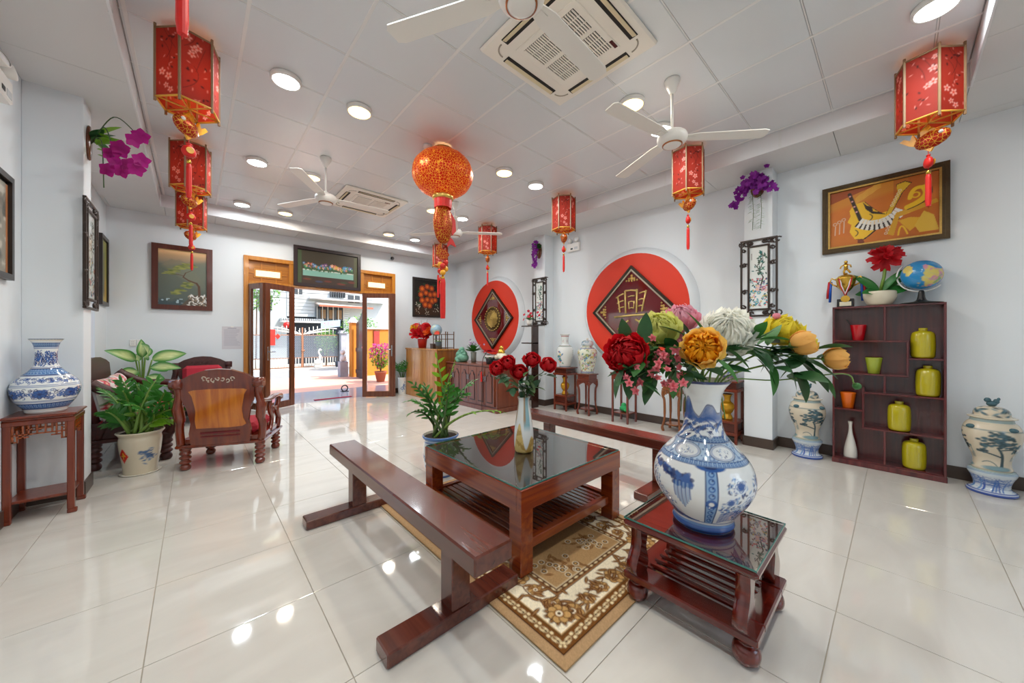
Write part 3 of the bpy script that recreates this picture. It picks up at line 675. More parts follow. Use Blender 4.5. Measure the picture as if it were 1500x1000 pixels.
for x, y, a in around(.30, .045): c.el(x, y, .014, .0055, '#e8d3a6', a)
def rleaf(x, y, a, s=1., col='#5a3014'):
    c.el(x+.03*s*math.cos(a), y+.03*s*math.sin(a), .03*s, .011*s, col, a); c.el(x+.03*s*math.cos(a), y+.03*s*math.sin(a), .018*s, .003*s, '#b98d58', a)
def rflower(x, y, r):
    for k in range(7):
        t = 2*PI*k/7; c.disc(x+r*.6*math.cos(t), y+r*.6*math.sin(t), r*.40, '#4a2a14'); c.disc(x+r*.6*math.cos(t), y+r*.6*math.sin(t), r*.32, '#c49a60')
    c.disc(x, y, r*.42, '#8a5a2a'); c.disc(x, y, r*.28, '#f0e3c6'); c.disc(x, y, r*.14, '#4a2a14')
for i, (x, y, a) in enumerate(around(.198, .115)):
    ca, sa = math.cos(a), math.sin(a); q = (.028 if i % 2 else -.028)
    c.bez((x-.06*ca, y-.06*sa), (x+q*sa, y+q*ca), (x+.06*ca, y+.06*sa), .006, '#5a3014')
    rflower(x-q*sa*1.1, y+q*ca*1.1, .042 if i % 3 else .058)
    for k in range(9): rleaf(x+R_.uniform(-.055, .055)*ca+R_.uniform(-.06, .06)*sa*.9, y+R_.uniform(-.055, .055)*sa+R_.uniform(-.06, .06)*ca*.9, R_.uniform(0, 6.28), R_.uniform(.7, 1.1))
for x, y in ((.20, .20), (1.04, .20), (.20, 1.66), (1.04, 1.66)):
    for k in range(12): rleaf(x, y, k*PI/6+.1, 1.25)
    rflower(x, y, .06)
for x, y in ((.43, .45), (.5, .40), (.80, .42), (.74, .47), (.43, 1.42), (.81, 1.42), (.5, 1.45), (.62, .93), (.7, .86), (.54, 1.0)):
    for k in range(9): rleaf(x+R_.uniform(-.07, .07), y+R_.uniform(-.07, .07), R_.uniform(0, 6.28), .8)
    for k in range(7):
        px_, py_ = x+R_.uniform(-.07, .07), y+R_.uniform(-.07, .07); c.disc(px_, py_, .019, '#f0e3c6'); c.disc(px_, py_, .015, '#4a2a14'); c.disc(px_, py_, .007, '#c49a60')
c.c *= (.9+.2*rng.random((c.ny, c.nx, 1)))
t = thing('rug', 'tan and brown floral rug under the coffee table', 'rug', (1.06, .86, 0))
ob('pile', c.grid('pile', lambda u, v: (u*1.24, v*1.86, u*0+.0105), vcol('rug_pile', rough=.95, spec=.1, bump=.5)), None, t)
ob('backing', B().box(0, 0, 0, 1.24, 1.86, .01, .004), mat('rug_edge', '#a88a60', rough=.9), t)

# coffee table
t = thing('coffee_table', 'square reddish wooden coffee table with a glass top and slatted shelf', 'coffee table', (1.285, 1.345, .012)); S, D, Hh = .985, 1.035, .47
for x in (0, S-.095):
    for y in (0, D-.095): ob('leg', B().box(x, y, 0, x+.095, y+.095, Hh-.1, .004), w_table, t)
ob('apron', B().box(-.004, -.004, Hh-.122, S+.004, .03, Hh, .004), w_tablex, t); ob('apron', B().box(-.004, D-.03, Hh-.122, S+.004, D+.004, Hh, .004), w_tablex, t)
ob('apron', B().box(-.004, .03, Hh-.122, .03, D-.03, Hh, .004), w_table, t); ob('apron', B().box(S-.03, .03, Hh-.122, S+.004, D-.03, Hh, .004), w_table, t)
ob('top_board', B().box(.03, .03, Hh-.03, S-.03, D-.03, Hh-.002), wood('table_dark_top', '#2c0c07', '#3f150c', rough=.4, axis=1), t)
g = ob('glass_top', B().box(.006, .006, Hh, S-.006, D-.006, Hh+.002), m_tglass, t)
ob('glass_edge', B().box(.004, .004, Hh, .0075, D-.004, Hh+.008).box(S-.0075, .004, Hh, S-.004, D-.004, Hh+.008).box(.0075, .004, Hh, S-.0075, .0075, Hh+.008).box(.0075, D-.0075, Hh, S-.0075, D-.004, Hh+.008), m_gedge, t)
ob('glass_sheet', B().box(.0075, .0075, Hh+.0075, S-.0075, D-.0075, Hh+.008), m_tglass, t)
bpy.data.objects.remove(g)
for y0 in (.03, D-.075): ob('shelf_rail', B().box(.095, y0, .105, S-.095, y0+.045, .16, .004), w_tablex, t)
for x0 in (.03, S-.075): ob('shelf_rail', B().box(x0, .095, .105, x0+.045, D-.095, .16, .004), w_table, t)
sl = B().box(-.019, .07, .135, .019, D-.07, .152, .003).mesh('slat', w_table)
for k in range(18): link('slat', sl, t, (.11+k*(S-.22)/17, 0, 0))

# side table
t = thing('side_table', 'small dark red side table with glass top, curved legs and ball feet', 'side table', (1.595, .365, 0)); S, D = .5, .545
foot = B().lathe(smooth_prof([(.024, 0), (.043, .014), (.051, .042), (.044, .072), (.03, .085), (.038, .095), (.044, .106)], 4), 24).mesh('foot', w_side)
for x in (.04, S-.04):
    for y in (.04, D-.04): link('foot', foot, t, (x, y, 0))
b = B().box(-.01, -.01, .105, .1, D+.01, .14, .006).box(S-.1, -.01, .105, S+.01, D+.01, .14, .006).box(.1, -.01, .105, S-.1, .085, .14, .006).box(.1, D-.085, .105, S-.1, D+.01, .14, .006)
ob('lower_frame', b, w_side, t)
for k in range(5): ob('slat', B().box(.122+k*.056, .06, .125, .152+k*.056, D-.06, .148, .006), w_side, t)
P = [(-.005, .36), (.065, .36), (.068, .33), (.055, .29), (.05, .26), (.06, .225), (.07, .19), (.062, .155), (.045, .138), (-.02, .138), (-.045, .16), (-.05, .19), (-.035, .225), (-.012, .26), (-.002, .3), (-.004, .335)]
P = [(p.x, p.y) for p in spline([(a, b_, 0) for a, b_ in P+[P[0]]], 3)[:-1]]
for x, sx in ((.02, 1), (S-.02, -1)):
    for y, sy in ((.02, 1), (D-.02, -1)):
        b = B(); b.m = Matrix.Translation((x, y, 0)) @ Matrix.Rotation(0, 4, 'Z')
        b.prism([(p[0]*sx, p[1]) for p in P], .0, .052*sy, 'y', True); ob('leg', b, w_side, t)
ob('top_board', B().box(-.012, -.012, .362, S+.012, D+.012, .396, .012), w_side, t)
ob('top_inlay', B().box(.05, .05, .396, S-.05, D-.05, .398), wood('side_inlay', '#7a1c10', '#982a14', rough=.2, axis=1), t)
ob('glass_sheet', B().box(-.004, -.004, .4045, S+.004, D+.004, .405), m_tglass, t)
ob('glass_edge', B().box(-.007, -.007, .398, -.003, D+.007, .405).box(S+.003, -.007, .398, S+.007, D+.007, .405).box(-.003, -.007, .398, S+.003, -.003, .405).box(-.003, D+.003, .398, S+.003, D+.007, .405), m_gedge, t)

# curio shelf
t = thing('curio_shelf', 'dark red wooden curio shelf with staggered compartments on the right wall', 'shelf', (4.965, -.30, 0)); D = .215; T = .016; Lh = .755
Y = lambda y: y+.30
ob('side_board', B().box(0, 0, 0, D, T, 1.60, .002), w_curio, t); ob('side_board', B().box(0, Lh-T, 0, D, Lh, 1.60, .002), w_curio, t)
ob('top_board', B().box(0, 0, 1.60, D, Lh, 1.618, .002), w_curio, t); ob('back_board', B().box(D, 0, .02, D+.012, Lh, 1.61), w_curio, t)
ob('base_board', B().box(-.008, -.004, 0, .02, Lh+.004, .05, .003), w_curio, t); ob('shelf_board', B().box(.02, T, .045, D, Lh-T, .06, .002), w_curio, t)
for z, y0, y1 in ((1.263, -.069, .44), (.932, -.069, .44), (1.098, -.285, -.069), (.562, .227, .44), (.747, -.285, .227), (.392, -.285, .227)):
    ob('shelf_board', B().box(.003, Y(y0), z-T/2, D, Y(y1), z+T/2, .002), w_curio, t)
for y, z0, z1 in ((.079, 1.271, 1.60), (-.069, .924, 1.271), (.227, .384, .80), (.079, .755, .924), (.079, .06, .384)):
    ob('divider', B().box(.003, Y(y)-T/2, z0, D, Y(y)+T/2, z1, .002), w_curio, t)
m_jar = mat('yellow_green_glaze', '#b5a81c', rough=.12, coat=.6); XS = 5.06
jar = B().lathe(smooth_prof([(.055, 0), (.07, .008), (.077, .04), (.079, .15), (.074, .225), (.055, .25), (.03, .258), (.028, .262), (.030, .275), (.028, .282), (.02, .284)], 4), 32).mesh('ceramic_jar', m_jar)
for y, z, w in ((-.165, 1.106, 'on the top right shelf'), (-.195, .755, 'on the second shelf, right end'), (-.015, .40, 'in the middle compartment'), (-.11, .06, 'on the bottom shelf')):
    tag(link('ceramic_jar', jar, None, (XS, y, z)), 'yellow-green ceramic jar '+w+' of the curio shelf', 'jar', 'yellow-green jars')
def cup(m): return B().lathe([(.04, 0), (.043, .004), (.062, .15), (.064, .158), (.06, .16), (.056, .15), (.038, .02), (0, .018)], 28, cap1=False).mesh('ceramic_cup', m)
tcup = thing('ceramic_cup', 'red ceramic cup on the top shelf of the curio shelf', 'cup', (XS, .267, 1.271)); ob('cup_body', cup(mat('red_glaze', '#b8101c', rough=.1, coat=.7)), None, tcup)
ob('spoon', B().tube([(.02, 0, .02), (-.01, .05, .15), (-.02, .085, .215)], [.004, .004, .006], 6), m_black, tcup)
tag(link('ceramic_cup', cup(mat('green_glaze', '#9cab32', rough=.15, coat=.6)), None, (XS, .156, .94)), 'pale green ceramic cup on the second shelf of the curio shelf', 'cup')
tag(link('ceramic_cup', cup(mat('orange_glaze', '#e06a10', rough=.12, coat=.6)), None, (XS, .343, .57)), 'orange ceramic cup at the left side of the curio shelf', 'cup')
tag(ob('bottle_vase', B().lathe(smooth_prof([(.048, 0), (.053, .01), (.05, .08), (.036, .16), (.018, .25), (.014, .32), (.019, .365), (.016, .366)], 4), 28), mat('white_glaze', '#d9d6cd', rough=.25, coat=.3), None, (XS, .325, .06)), 'slim white bottle vase at the bottom left of the curio shelf', 'vase')
# trophy
t = thing('trophy', 'gold cup trophy with ribbons and a footballer on top', 'trophy', (5.07, .36, 1.618))
ob('plinth', B().box(-.06, -.065, 0, .06, .065, .085, .004), mat('trophy_base', '#1a1a1c', rough=.15), t); ob('plate', B().box(-.062, -.045, .012, -.0605, .045, .055), mat('trophy_plate', '#d8d2b8', rough=.3), t)
ob('emblem', B().lathe([(.035, 0), (.035, .008)], 20).mesh('emblem', m_gold), None, t, (-.062, 0, .085), (0, PI/2, 0))
ob('bowl', B().lathe(smooth_prof([(.03, .085), (.035, .09), (.012, .11), (.012, .15), (.03, .17), (.065, .22), (.078, .28), (.08, .305), (.072, .3), (.02, .2), (0, .19)], 4), 28, cap1=False), m_gold, t)
for sy in (-1, 1): ob('handle', B().tube([(0, sy*.07, .29), (0, sy*.11, .315), (0, sy*.125, .28), (0, sy*.1, .245), (0, sy*.06, .22)], .007, 8), m_gold, t)
ob('lid', B().lathe(smooth_prof([(.075, .305), (.06, .33), (.02, .345), (.012, .36)], 3), 24, cap0=False), m_gold, t)
ob('figure', B().sph((0, 0, .475), .016, 10, 8).tube([(0, 0, .46), (0, 0, .40)], [.014, .018], 8).tube([(0, 0, .41), (0, .015, .38), (0, .012, .35)], .009, 8).tube([(0, 0, .41), (0, -.02, .385), (0, -.035, .36)], .009, 8).tube([(0, .01, .45), (0, .035, .435), (0, .045, .41)], .006, 6).tube([(0, -.01, .45), (0, -.035, .44), (0, -.04, .415)], .006, 6), m_gold, t)
for sy in (-1, 1):
    ob('ribbon', B().tube([(-.06, sy*.04, .3), (-.075, sy*.03, .22), (-.065, 0, .13)], .007, 4), mat('ribbon_white', '#e8e6ea', rough=.5), t)
    ob('ribbon', B().tube([(-.065, sy*.05, .3), (-.08, sy*.036, .22), (-.065, 0, .12)], .006, 4), mat('ribbon_red', '#c02028', rough=.5), t)
    ob('ribbon', B().tube([(0, sy*.115, .28), (0, sy*.12, .2), (0, sy*.125, .06)], .011, 4, flat=.4), mat('ribbon_blue', '#1d55b8', rough=.5), t)
    ob('ribbon', B().tube([(0, sy*.13, .28), (0, sy*.14, .18), (0, sy*.145, .1)], .01, 4, flat=.4), mat('ribbon_red', '#c02028', rough=.5), t)
# globe
c = CV(2*PI*.135, PI*.135, 160, 80, '#1f86c4'); nz = fbm(c.X, c.Y, 9, 31, 5)
ls = np.clip((c.Y/c.h-.1)*8, 0, 1)*np.clip((.92-c.Y/c.h)*8, 0, 1)
c.full((nz*ls-.60)*22, '#d8c86a'); c.full((fbm(c.X, c.Y, 14, 77)-.55)*12*((nz*ls) > .615), '#cf8fa8'); c.full((fbm(c.X, c.Y, 14, 91)-.58)*12*((nz*ls) > .615), '#7fae5a')
for k in range(1, 9): c.rect(0, c.h*k/9-.0006, c.w, c.h*k/9+.0006, '#5aaad8', .5)
gl = thing('globe', 'blue tilted world globe on a black base on top of the curio shelf', 'globe', (5.05, -.155, 1.618))
sp = c.grid('sphere', lambda u, v: (.135*np.sin(PI*v)*np.cos(2*PI*u), .135*np.sin(PI*v)*np.sin(2*PI*u), -.135*np.cos(PI*v)), vcol('globe_print', rough=.2, coat=.4))
ob('sphere', sp, None, gl, (0, 0, .27), (-.7, 0, 2.6))
ob('meridian_arc', B().tube([(0, .155*math.cos(a), .27+.155*math.sin(a)) for a in [-2.4+i*.1*3.1/1.6 for i in range(17)]], .007, 6), m_white, gl)
ob('base', B().lathe(smooth_prof([(.13, 0), (.135, .008), (.06, .02), (.03, .04), (.02, .11), (.012, .125)], 3), 28, sy=1.0), m_black, gl)

# corner stand at the left pilaster
def fret(b, x0, x1, z0, z1, y, t=.008):
    w = x1-x0; h = z1-z0; r = lambda a, c_, d, e: b.box(x0+a*w, y-.007, z0+c_*h, x0+d*w, y+.007, z0+e*h)
    tw = t/w; th = t/h
    r(0, .42, 1, .42+th); r(0, 0, .1, th*1.3); r(0, 0, tw*1.3, 1); r(1-tw*1.3, 0, 1, 1); r(.9, 0, 1, th*1.3)
    for k in (.1, .9): r(k-tw/2, 0, k+tw/2, .75)
    for k in (.2, .8): r(k-tw/2, .25, k+tw/2, 1)
    for k in (.1, .7): r(k, .25, k+.2, .25+th)
    for k in (.3, .45, .6, .72): r(k-tw/2, .42, k+tw/2, 1)
    for k in (.25, .45, .62): r(k, .7, k+.12, .7+th)
t = thing('plant_stand', 'tall reddish wooden stand with fretwork carrying the squat blue vase', 'stand', (-.82, 4.275, 0)); a = .14; Hh = .745
for sx in (-1, 1):
    for sy in (-1, 1):
        ob('leg', B().box(sx*a-.018, sy*a-.018, .03, sx*a+.018, sy*a+.018, Hh-.06, .004).box(sx*a-.018-(.012 if sx < 0 else 0), sy*a-.018, 0, sx*a+.018+(.012 if sx > 0 else 0), sy*a+.018, .032, .005), w_stand, t)
ob('top_board', B().box(-a-.032, -a-.032, Hh-.018, a+.032, a+.032, Hh, .006).box(-a-.016, -a-.016, Hh-.032, a+.016, a+.016, Hh-.018, .003).box(-a-.022, -a-.022, Hh-.065, a+.022, a+.022, Hh-.032, .004), w_stand, t)
for k in range(4):
    b = B(); b.m = Matrix.Rotation(k*PI/2, 4, 'Z'); fret(b, -a+.018, a-.018, Hh-.185, Hh-.065, -a); ob('fretwork', b, wood('fret_wood', '#8a3c16', '#a8531f', axis=0), t)
ob('lower_shelf', B().box(-a-.005, -a-.005, .135, a+.005, a+.005, .155, .004), w_stand, t)

# stands along the right wall
def frame_stand(loc, label, w=.15, Hh=.77):
    t = thing('display_stand', label, 'stand', loc)
    ob('top_board', B().box(-w-.02, -w-.02, Hh-.02, w+.02, w+.02, Hh, .005), w_stand, t)
    ob('top_frieze', B().box(-w+.01, -w+.01, Hh-.1, w-.01, w-.01, Hh-.02, .003), wood('stand_dark', '#3f160c', '#571f10', axis=0), t)
    ob('top_rail', B().box(-w-.01, -w-.01, Hh-.135, w+.01, w+.01, Hh-.1, .004), w_stand, t)
    for sx in (-1, 1):
        for sy in (-1, 1): ob('leg', B().box(sx*w-sx*.03, sy*w-sy*.03, 0, sx*w, sy*w, Hh-.13, .003), w_stand, t)
    ob('lower_shelf', B().box(-w+.004, -w+.004, .245, w-.004, w-.004, .275, .003), w_stand, t)
    ob('lower_frieze', B().box(-w+.015, -w+.015, .14, w-.015, w-.015, .245, .003), MATS['stand_dark'], t)
    ob('lower_rail', B().box(-w-.004, -w-.004, .105, w+.004, w+.004, .14, .003), w_stand, t)
frame_stand((4.985, 4.055, 0), 'square two-tier stand beside the far pilaster', .145)
frame_stand((4.985, 1.44, 0), 'square two-tier stand behind the flower vase, beside the near pilaster', .145)
def drawer_stand(loc, label, wd, Hh=.69):
    t = thing('display_stand', label, 'stand', loc, PI/4*0); w = .115
    ob('top_board', B().box(-w-.02, -w-.02, Hh-.018, w+.02, w+.02, Hh, .005), wd, t)
    d = ob('drawer_box', B().box(-w, -w, Hh-.095, w, w, Hh-.018, .004), wd, t); ob('drawer_pull', B().box(-w-.006, -.02, Hh-.06, -w, .02, Hh-.05, .002), m_black, d)
    ob('waist', B().box(-w-.012, -w-.012, Hh-.118, w+.012, w+.012, Hh-.095, .005), wd, t)
    for k in range(4):
        b = B(); b.m = Matrix.Rotation(k*PI/2, 4, 'Z')
        for q in range(9):
            u = -w+.02+q*(2*w-.04)/8; h = .03+.05*abs((q-4)/4)**1.5
            b.box(u-.010, -w-.002, Hh-.118-h, u+.010, -w+.008, Hh-.116)
        ob('carved_apron', b, wd, t)
        a = k*PI/2+PI/4; R0 = w*1.38; q = lambda r, z: (r*math.cos(a), r*math.sin(a), z)
        ob('leg', B().tube(spline([q(R0, Hh-.12), q(R0*1.02, Hh-.2), q(R0*.88, .42), q(R0*.86, .2), q(R0*.98, .1), q(R0*1.06, .05), q(R0*.98, 0)], 4), [.02]*4+[.018]*8+[.014]*4+[.016]*4+[.02]*5, 8), wd, t)
    ob('lower_shelf', B().lathe([(.105, .085), (.12, .09), (.12, .1), (.11, .105)], 24), wd, t)
drawer_stand((4.96, 3.55, 0), 'slim reddish stand with a drawer carrying the flowered lidded jar', w_stand)
drawer_stand((4.97, 2.09, 0), 'slim light brown stand with a drawer left of the flower vase', w_stand2)
t = thing('display_stand', 'tall thin square stand below the second red disc', 'stand', (4.93, 2.84, 0)); w = .125
for sx in (-1, 1):
    for sy in (-1, 1): ob('leg', B().box(sx*w-.014, sy*w-.014, 0, sx*w+.014, sy*w+.014, .73, .003), w_stand, t)
ob('top_board', B().box(-w-.03, -w-.03, .745, w+.03, w+.03, .765, .004).box(-w-.016, -w-.016, .66, w+.016, w+.016, .745, .004), w_stand, t); ob('lower_shelf', B().box(-w, -w, .14, w, w, .155, .003), w_stand, t)
tag(ob('green_pouch', B().sph((0, 0, .05), (.06, .075, .05), 12, 8).sph((.02, .02, .1), (.04, .04, .035), 10, 8).sph((-.02, -.05, .03), (.05, .04, .03), 10, 8), mat('green_cloth', '#2aa860', rough=.6, bump=.6, scale=40), None, (4.93, 2.84, .155)), 'small bright green bundle on the shelf of the thin stand', 'bundle')

# sideboard
t = thing('sideboard', 'long brown sideboard with arched panel doors below the far red disc', 'sideboard', (3.83, 4.60, 0)); L = 1.62; D = .53
ob('plinth', B().box(-.02, -.02, 0, D, L, .075, .005), w_cab, t); ob('body', B().box(.012, .012, .075, D-.01, L-.01, .79), w_cab, t); ob('top_board', B().box(-.02, -.02, .79, D, L, .82, .006), w_cab, t)
dw = (L-.09)/6
for k in range(6):
    y0 = .06+k*dw; d = ob('door', B().box(-.012, y0+.004, .1, .011, y0+dw-.004, .775, .004), w_cab, t)
    def arch(i): 
        a, b0, e, f_ = y0+.05+i, y0+dw-.05-i, .16+i, .62-i; m_ = (a+b0)/2
        return [(a, e), (b0, e), (b0, f_), (b0-.03, f_+.02), (m_+.03, f_+.07), (m_, f_+.075), (m_-.03, f_+.07), (a+.03, f_+.02), (a, f_)]
    ob('arch_groove', B().prism(arch(-.008), -.0135, -.011, 'x'), mat('cab_groove', '#2a100a', rough=.4), d); ob('arch_panel', B().prism(arch(.014), -.02, -.011, 'x'), w_cab, d)
    ob('handle', B().box(-.03, y0+(.015 if k % 2 else dw-.027), .52, -.012, y0+(.027 if k % 2 else dw-.015), .62, .003), m_steel, d)
# counter
t = thing('counter', 'light orange wooden counter of vertical boards by the street door', 'counter', (3.62, 6.235, 0)); L = 1.39; D = .5
ob('body', B().box(.012, .012, .02, D, L, 1.04), wood('counter_shaded', '#7a4318', '#93561f', axis=2, scale=1.6), t); ob('top_board', B().box(-.015, -.015, 1.04, D+.015, L+.015, 1.072, .005), w_count, t)
for k in range(14): ob('board', B().box(0, k*L/14+.0015, 0, .014, (k+1)*L/14-.0015, 1.04, .002), w_count, t)
for k in range(5): ob('board', B().box(k*D/5+.0015, 0, 0, (k+1)*D/5-.0015, .014, 1.04, .002), MATS['counter_shaded'], t)  # same wood coloured darker: painted shade on the side away from the door light
# slim corner shelf at the far pilaster
w_blk = wood('dark_shelf_wood', '#2a1610', '#3a2018', axis=2)
t = thing('corner_shelf', 'tall narrow dark shelf with short boards before the far pilaster', 'shelf', (4.62, 4.52, 0))
ob('upright', B().box(0, 0, 0, .16, .035, 1.52, .003), w_blk, t)
for z in (.35, .6, .9, 1.2, 1.52): ob('shelf_board', B().box(0, -.0, z-.012, .16, .3, z+.012, .002), w_blk, t)
ob('upright', B().box(.12, .26, 0, .16, .3, 1.0, .003), w_blk, t)

# armchairs and sofa
leg = B().lathe(smooth_prof([(.03, 0), (.042, .012), (.044, .035), (.034, .055), (.03, .06), (.045, .07), (.046, .085), (.032, .1), (.045, .112), (.046, .128), (.032, .143), (.046, .156), (.046, .172), (.04, .185), (.047, .2), (.047, .225)], 3), 20)
leg_c = leg.mesh('leg', w_chair); leg_s = leg.mesh('leg', w_sofa)
def back_poly(w, z0, z1):
    return [(-w*.8, z0), (w*.8, z0), (w*.84, z0+.12), (w*.78, z0+.22), (w*.86, z0+.36), (w*.98, z0+.46), (w*.98, z1-.1), (w*.75, z1-.055), (w*.35, z1-.01), (0, z1), (-w*.35, z1-.01), (-w*.75, z1-.055), (-w*.98, z1-.1), (-w*.98, z0+.46), (-w*.86, z0+.36), (-w*.78, z0+.22), (-w*.84, z0+.12)]
def carving(b, cx, cz, s, y):
    for k in range(7):
        x = cx+(k-3)*.038*s; z = cz+.012*s*math.cos(k*1.9); b.tube([(x+.022*s*(1-q/8)*math.cos(q*.8+k), y, z+.022*s*(1-q/8)*math.sin(q*.8+k)) for q in range(7)], .0048*s, 5)
        b.sph((x, y, z-.02*s), (.009*s, .003, .006*s), 6, 5)
def armchair(name, label, wd, lm, loc, rz, w=.36, dep=.62, group=None, panel=True, cat='armchair'):
    t = thing(name, label, cat, loc, rz, group)
    for x in (-w+.05, w-.05):
        for y in (.05, dep-.05): link('leg', lm, t, (x, y, 0))
    ob('seat_frame', B().box(-w-.01, -.012, .222, w+.01, dep+.01, .252, .008).box(-w+.02, .02, .252, w-.02, dep-.01, .30, .006), wd, t)
    b = B(); b.m = Matrix.Translation((0, .03, 0)) @ Matrix.Rotation(.10, 4, 'X'); b.prism(back_poly(w-.06, .25, 1.0), -.02, .02, 'y', False)
    bk = ob('backrest', b, wd, t)
    if panel:
        for sy in (-.024, .024):
            b2 = B(); b2.m = b.m; q = w*.52
            P = [(-q, .42), (q, .42), (q*1.04, .5), (q*1.0, .6), (q*1.12, .74), (q*1.08, .80), (-q*1.08, .80), (-q*1.12, .74), (-q*1.0, .6), (-q*1.04, .5)]
            ob('back_panel', b2.prism([(p.x, p.y) for p in spline([(u, v, 0) for u, v in P+[P[0]]], 3)[:-1]], sy-.004, sy+.004, 'y'), w_chairl if wd is w_chair else wd, bk)
            b2 = B(); b2.m = b.m; ob('back_slot', b2.box(-q*.85, sy-.002, .36, q*.85, sy+.002, .378).box(-q*.85, sy-.002, .325, q*.85, sy+.002, .338), mat('slot_red', '#6a0f18', rough=.7), bk)
    for sy in (-.022, .022):
        b2 = B(); b2.m = b.m; carving(b2, 0, .90, 1.0, sy); ob('carved_crest', b2, mat('carving_pale', '#cdbfae', rough=.4) if panel else wd, bk)
    for sx in (-1, 1):
        X = sx*(w-.03)
        ob('back_post', B().tube(spline([(X, .02, .25), (X+sx*.012, .02, .4), (X, .0, .5), (X+sx*.01, -.02, .62), (X-sx*.01, -.035, .75), (X, -.055, .84), (X+sx*.005, -.05, .88)], 4), [.035]*8+[.045]*5+[.036]*8+[.046]*4, 10), wd, t)
        ob('post_scroll', B().tube([(X-.045, -.055, .85), (X+.045, -.055, .85)], .05, 14), wd, t)
        ob('arm', B().tube(spline([(X, .0, .66), (X+sx*.01, .2, .63), (X+sx*.015, .42, .64), (X+sx*.01, dep-.02, .62), (X, dep+.03, .58)], 4), [.028]*4+[.034]*8+[.04]*5, 10, flat=.7), wd, t)
        ob('arm_support', B().tube(spline([(X, dep-.06, .25), (X, dep-.02, .36), (X, dep-.1, .46), (X, dep-.03, .56), (X, dep-.01, .62)], 4), .03, 8).tube(spline([(X, .3, .27), (X, .36, .4), (X, .28, .5), (X, .3, .62)], 4), .022, 8).tube(spline([(X, dep-.1, .45), (X, .42, .52), (X, .36, .42)], 4), .016, 8), wd, t)
    return t
a1 = armchair('armchair', 'glossy reddish carved armchair seen from behind, nearest the street door view', w_chair, leg_c, (.20, 4.53, 0), -.40)
tag(ob('seat_cushion', B().box(-.27, .07, 0, .27, .56, .11, .035), m_cush, None, (.20, 4.53, .302), (0, 0, -.40)), 'red seat cushion on the nearest armchair', 'cushion')
a2 = armchair('armchair', 'dark carved armchair against the back wall facing the room', w_sofa, leg_s, (.10, 7.62, 0), PI, panel=False)
tag(ob('seat_cushion', B().box(-.27, -.56, 0, .27, -.07, .11, .035), m_cush, None, (.10, 7.62, .302)), 'red seat cushion on the armchair by the back wall', 'cushion')
o = tag(ob('back_cushion', B().box(-.24, -.06, -.2, .24, .06, .2, .05), m_cush, None, (.10, 7.46, .66), (-.2, 0, 0)), 'red back cushion leaning in the armchair by the back wall', 'cushion')
t = thing('sofa', 'dark carved wooden sofa along the left wall under the window', 'sofa', (-.50, 5.20, 0)); L = 1.75
for x in (-.225, .275):
    for y in (.07, L-.07): link('leg', leg_s, t, (x, y, 0)).scale = (1.15, 1.15, 1.2)
ob('seat_frame', B().box(-.29, 0, .265, .33, L, .30, .008).box(-.26, .03, .30, .31, L-.03, .38, .006), w_sofa, t)
b = B(); b.m = Matrix.Translation((-.27, L/2, .08)) @ Matrix.Rotation(PI/2, 4, 'Z') @ Matrix.Rotation(-.08, 4, 'X'); b.prism(back_poly(L/2-.03, .25, 1.0), -.022, .022, 'y'); ob('backrest', b, w_sofa, t)
for y, s in ((.035, 1), (L-.035, -1)):
    ob('arm', B().tube(spline([(-.25, y, .86), (-.18, y, .80), (.0, y, .70), (.2, y, .68), (.33, y, .64), (.36, y, .58), (.32, y, .55)], 4), [.05]*6+[.042]*19, 10), w_sofa, t)
    ob('arm_support', B().tube(spline([(.3, y, .28), (.34, y, .38), (.26, y, .48), (.32, y, .56)], 4), .04, 10).tube(spline([(-.2, y, .3), (-.14, y, .46), (-.05, y, .5), (.05, y, .42), (.14, y, .5), (.26, y, .5)], 4), .03, 8), w_sofa, t)
    ob('arm_panel', B().box(-.24, y-.012, .3, .28, y+.012, .46, .004), w_sofa, t)
tag(ob('seat_cushion', B().box(-.22, .09, 0, .30, L-.09, .08, .03), m_cush, None, (-.50, 5.20, .382)), 'long red seat cushion on the sofa', 'cushion')
cf = CV(.42, .42, 60, 60, '#d9d2cc'); rr_ = random.Random(5)
for k in range(26): cf.flower(rr_.uniform(0, .42), rr_.uniform(0, .42), rr_.uniform(.025, .055), rr_.choice(['#c8324a', '#d86a7c', '#8a1f30']), '#e8c8a0', 6, rr_.random())
for k in range(20): cf.el(rr_.uniform(0, .42), rr_.uniform(0, .42), .03, .01, '#4d7a4a', rr_.uniform(0, 3))
def pill(u, v):
    e = np.clip(np.minimum(np.minimum(u, 1-u), np.minimum(v, 1-v))*6, 0, 1); return ((u-.5)*.42, -.07*np.sqrt(e), v*.42)
pm_ = cf.grid('front', pill, vcol('floral_cloth', rough=.85))
for y, r_, lb in ((5.42, 1.3, 'flowered cushion at the near end of the sofa'), (6.0, 1.55, 'flowered cushion in the middle of the sofa')):
    t = thing('cushion', lb, 'cushion', (-.60, y, .47), r_)
    ob('front', pm_, None, t, (0, 0, 0), (-.2, 0, 0)); ob('back', B().box(-.2, -.01, .01, .2, .035, .41, .02), mat('cushion_back', '#b9b2b4', rough=.9), t, (0, 0, 0), (-.2, 0, 0))
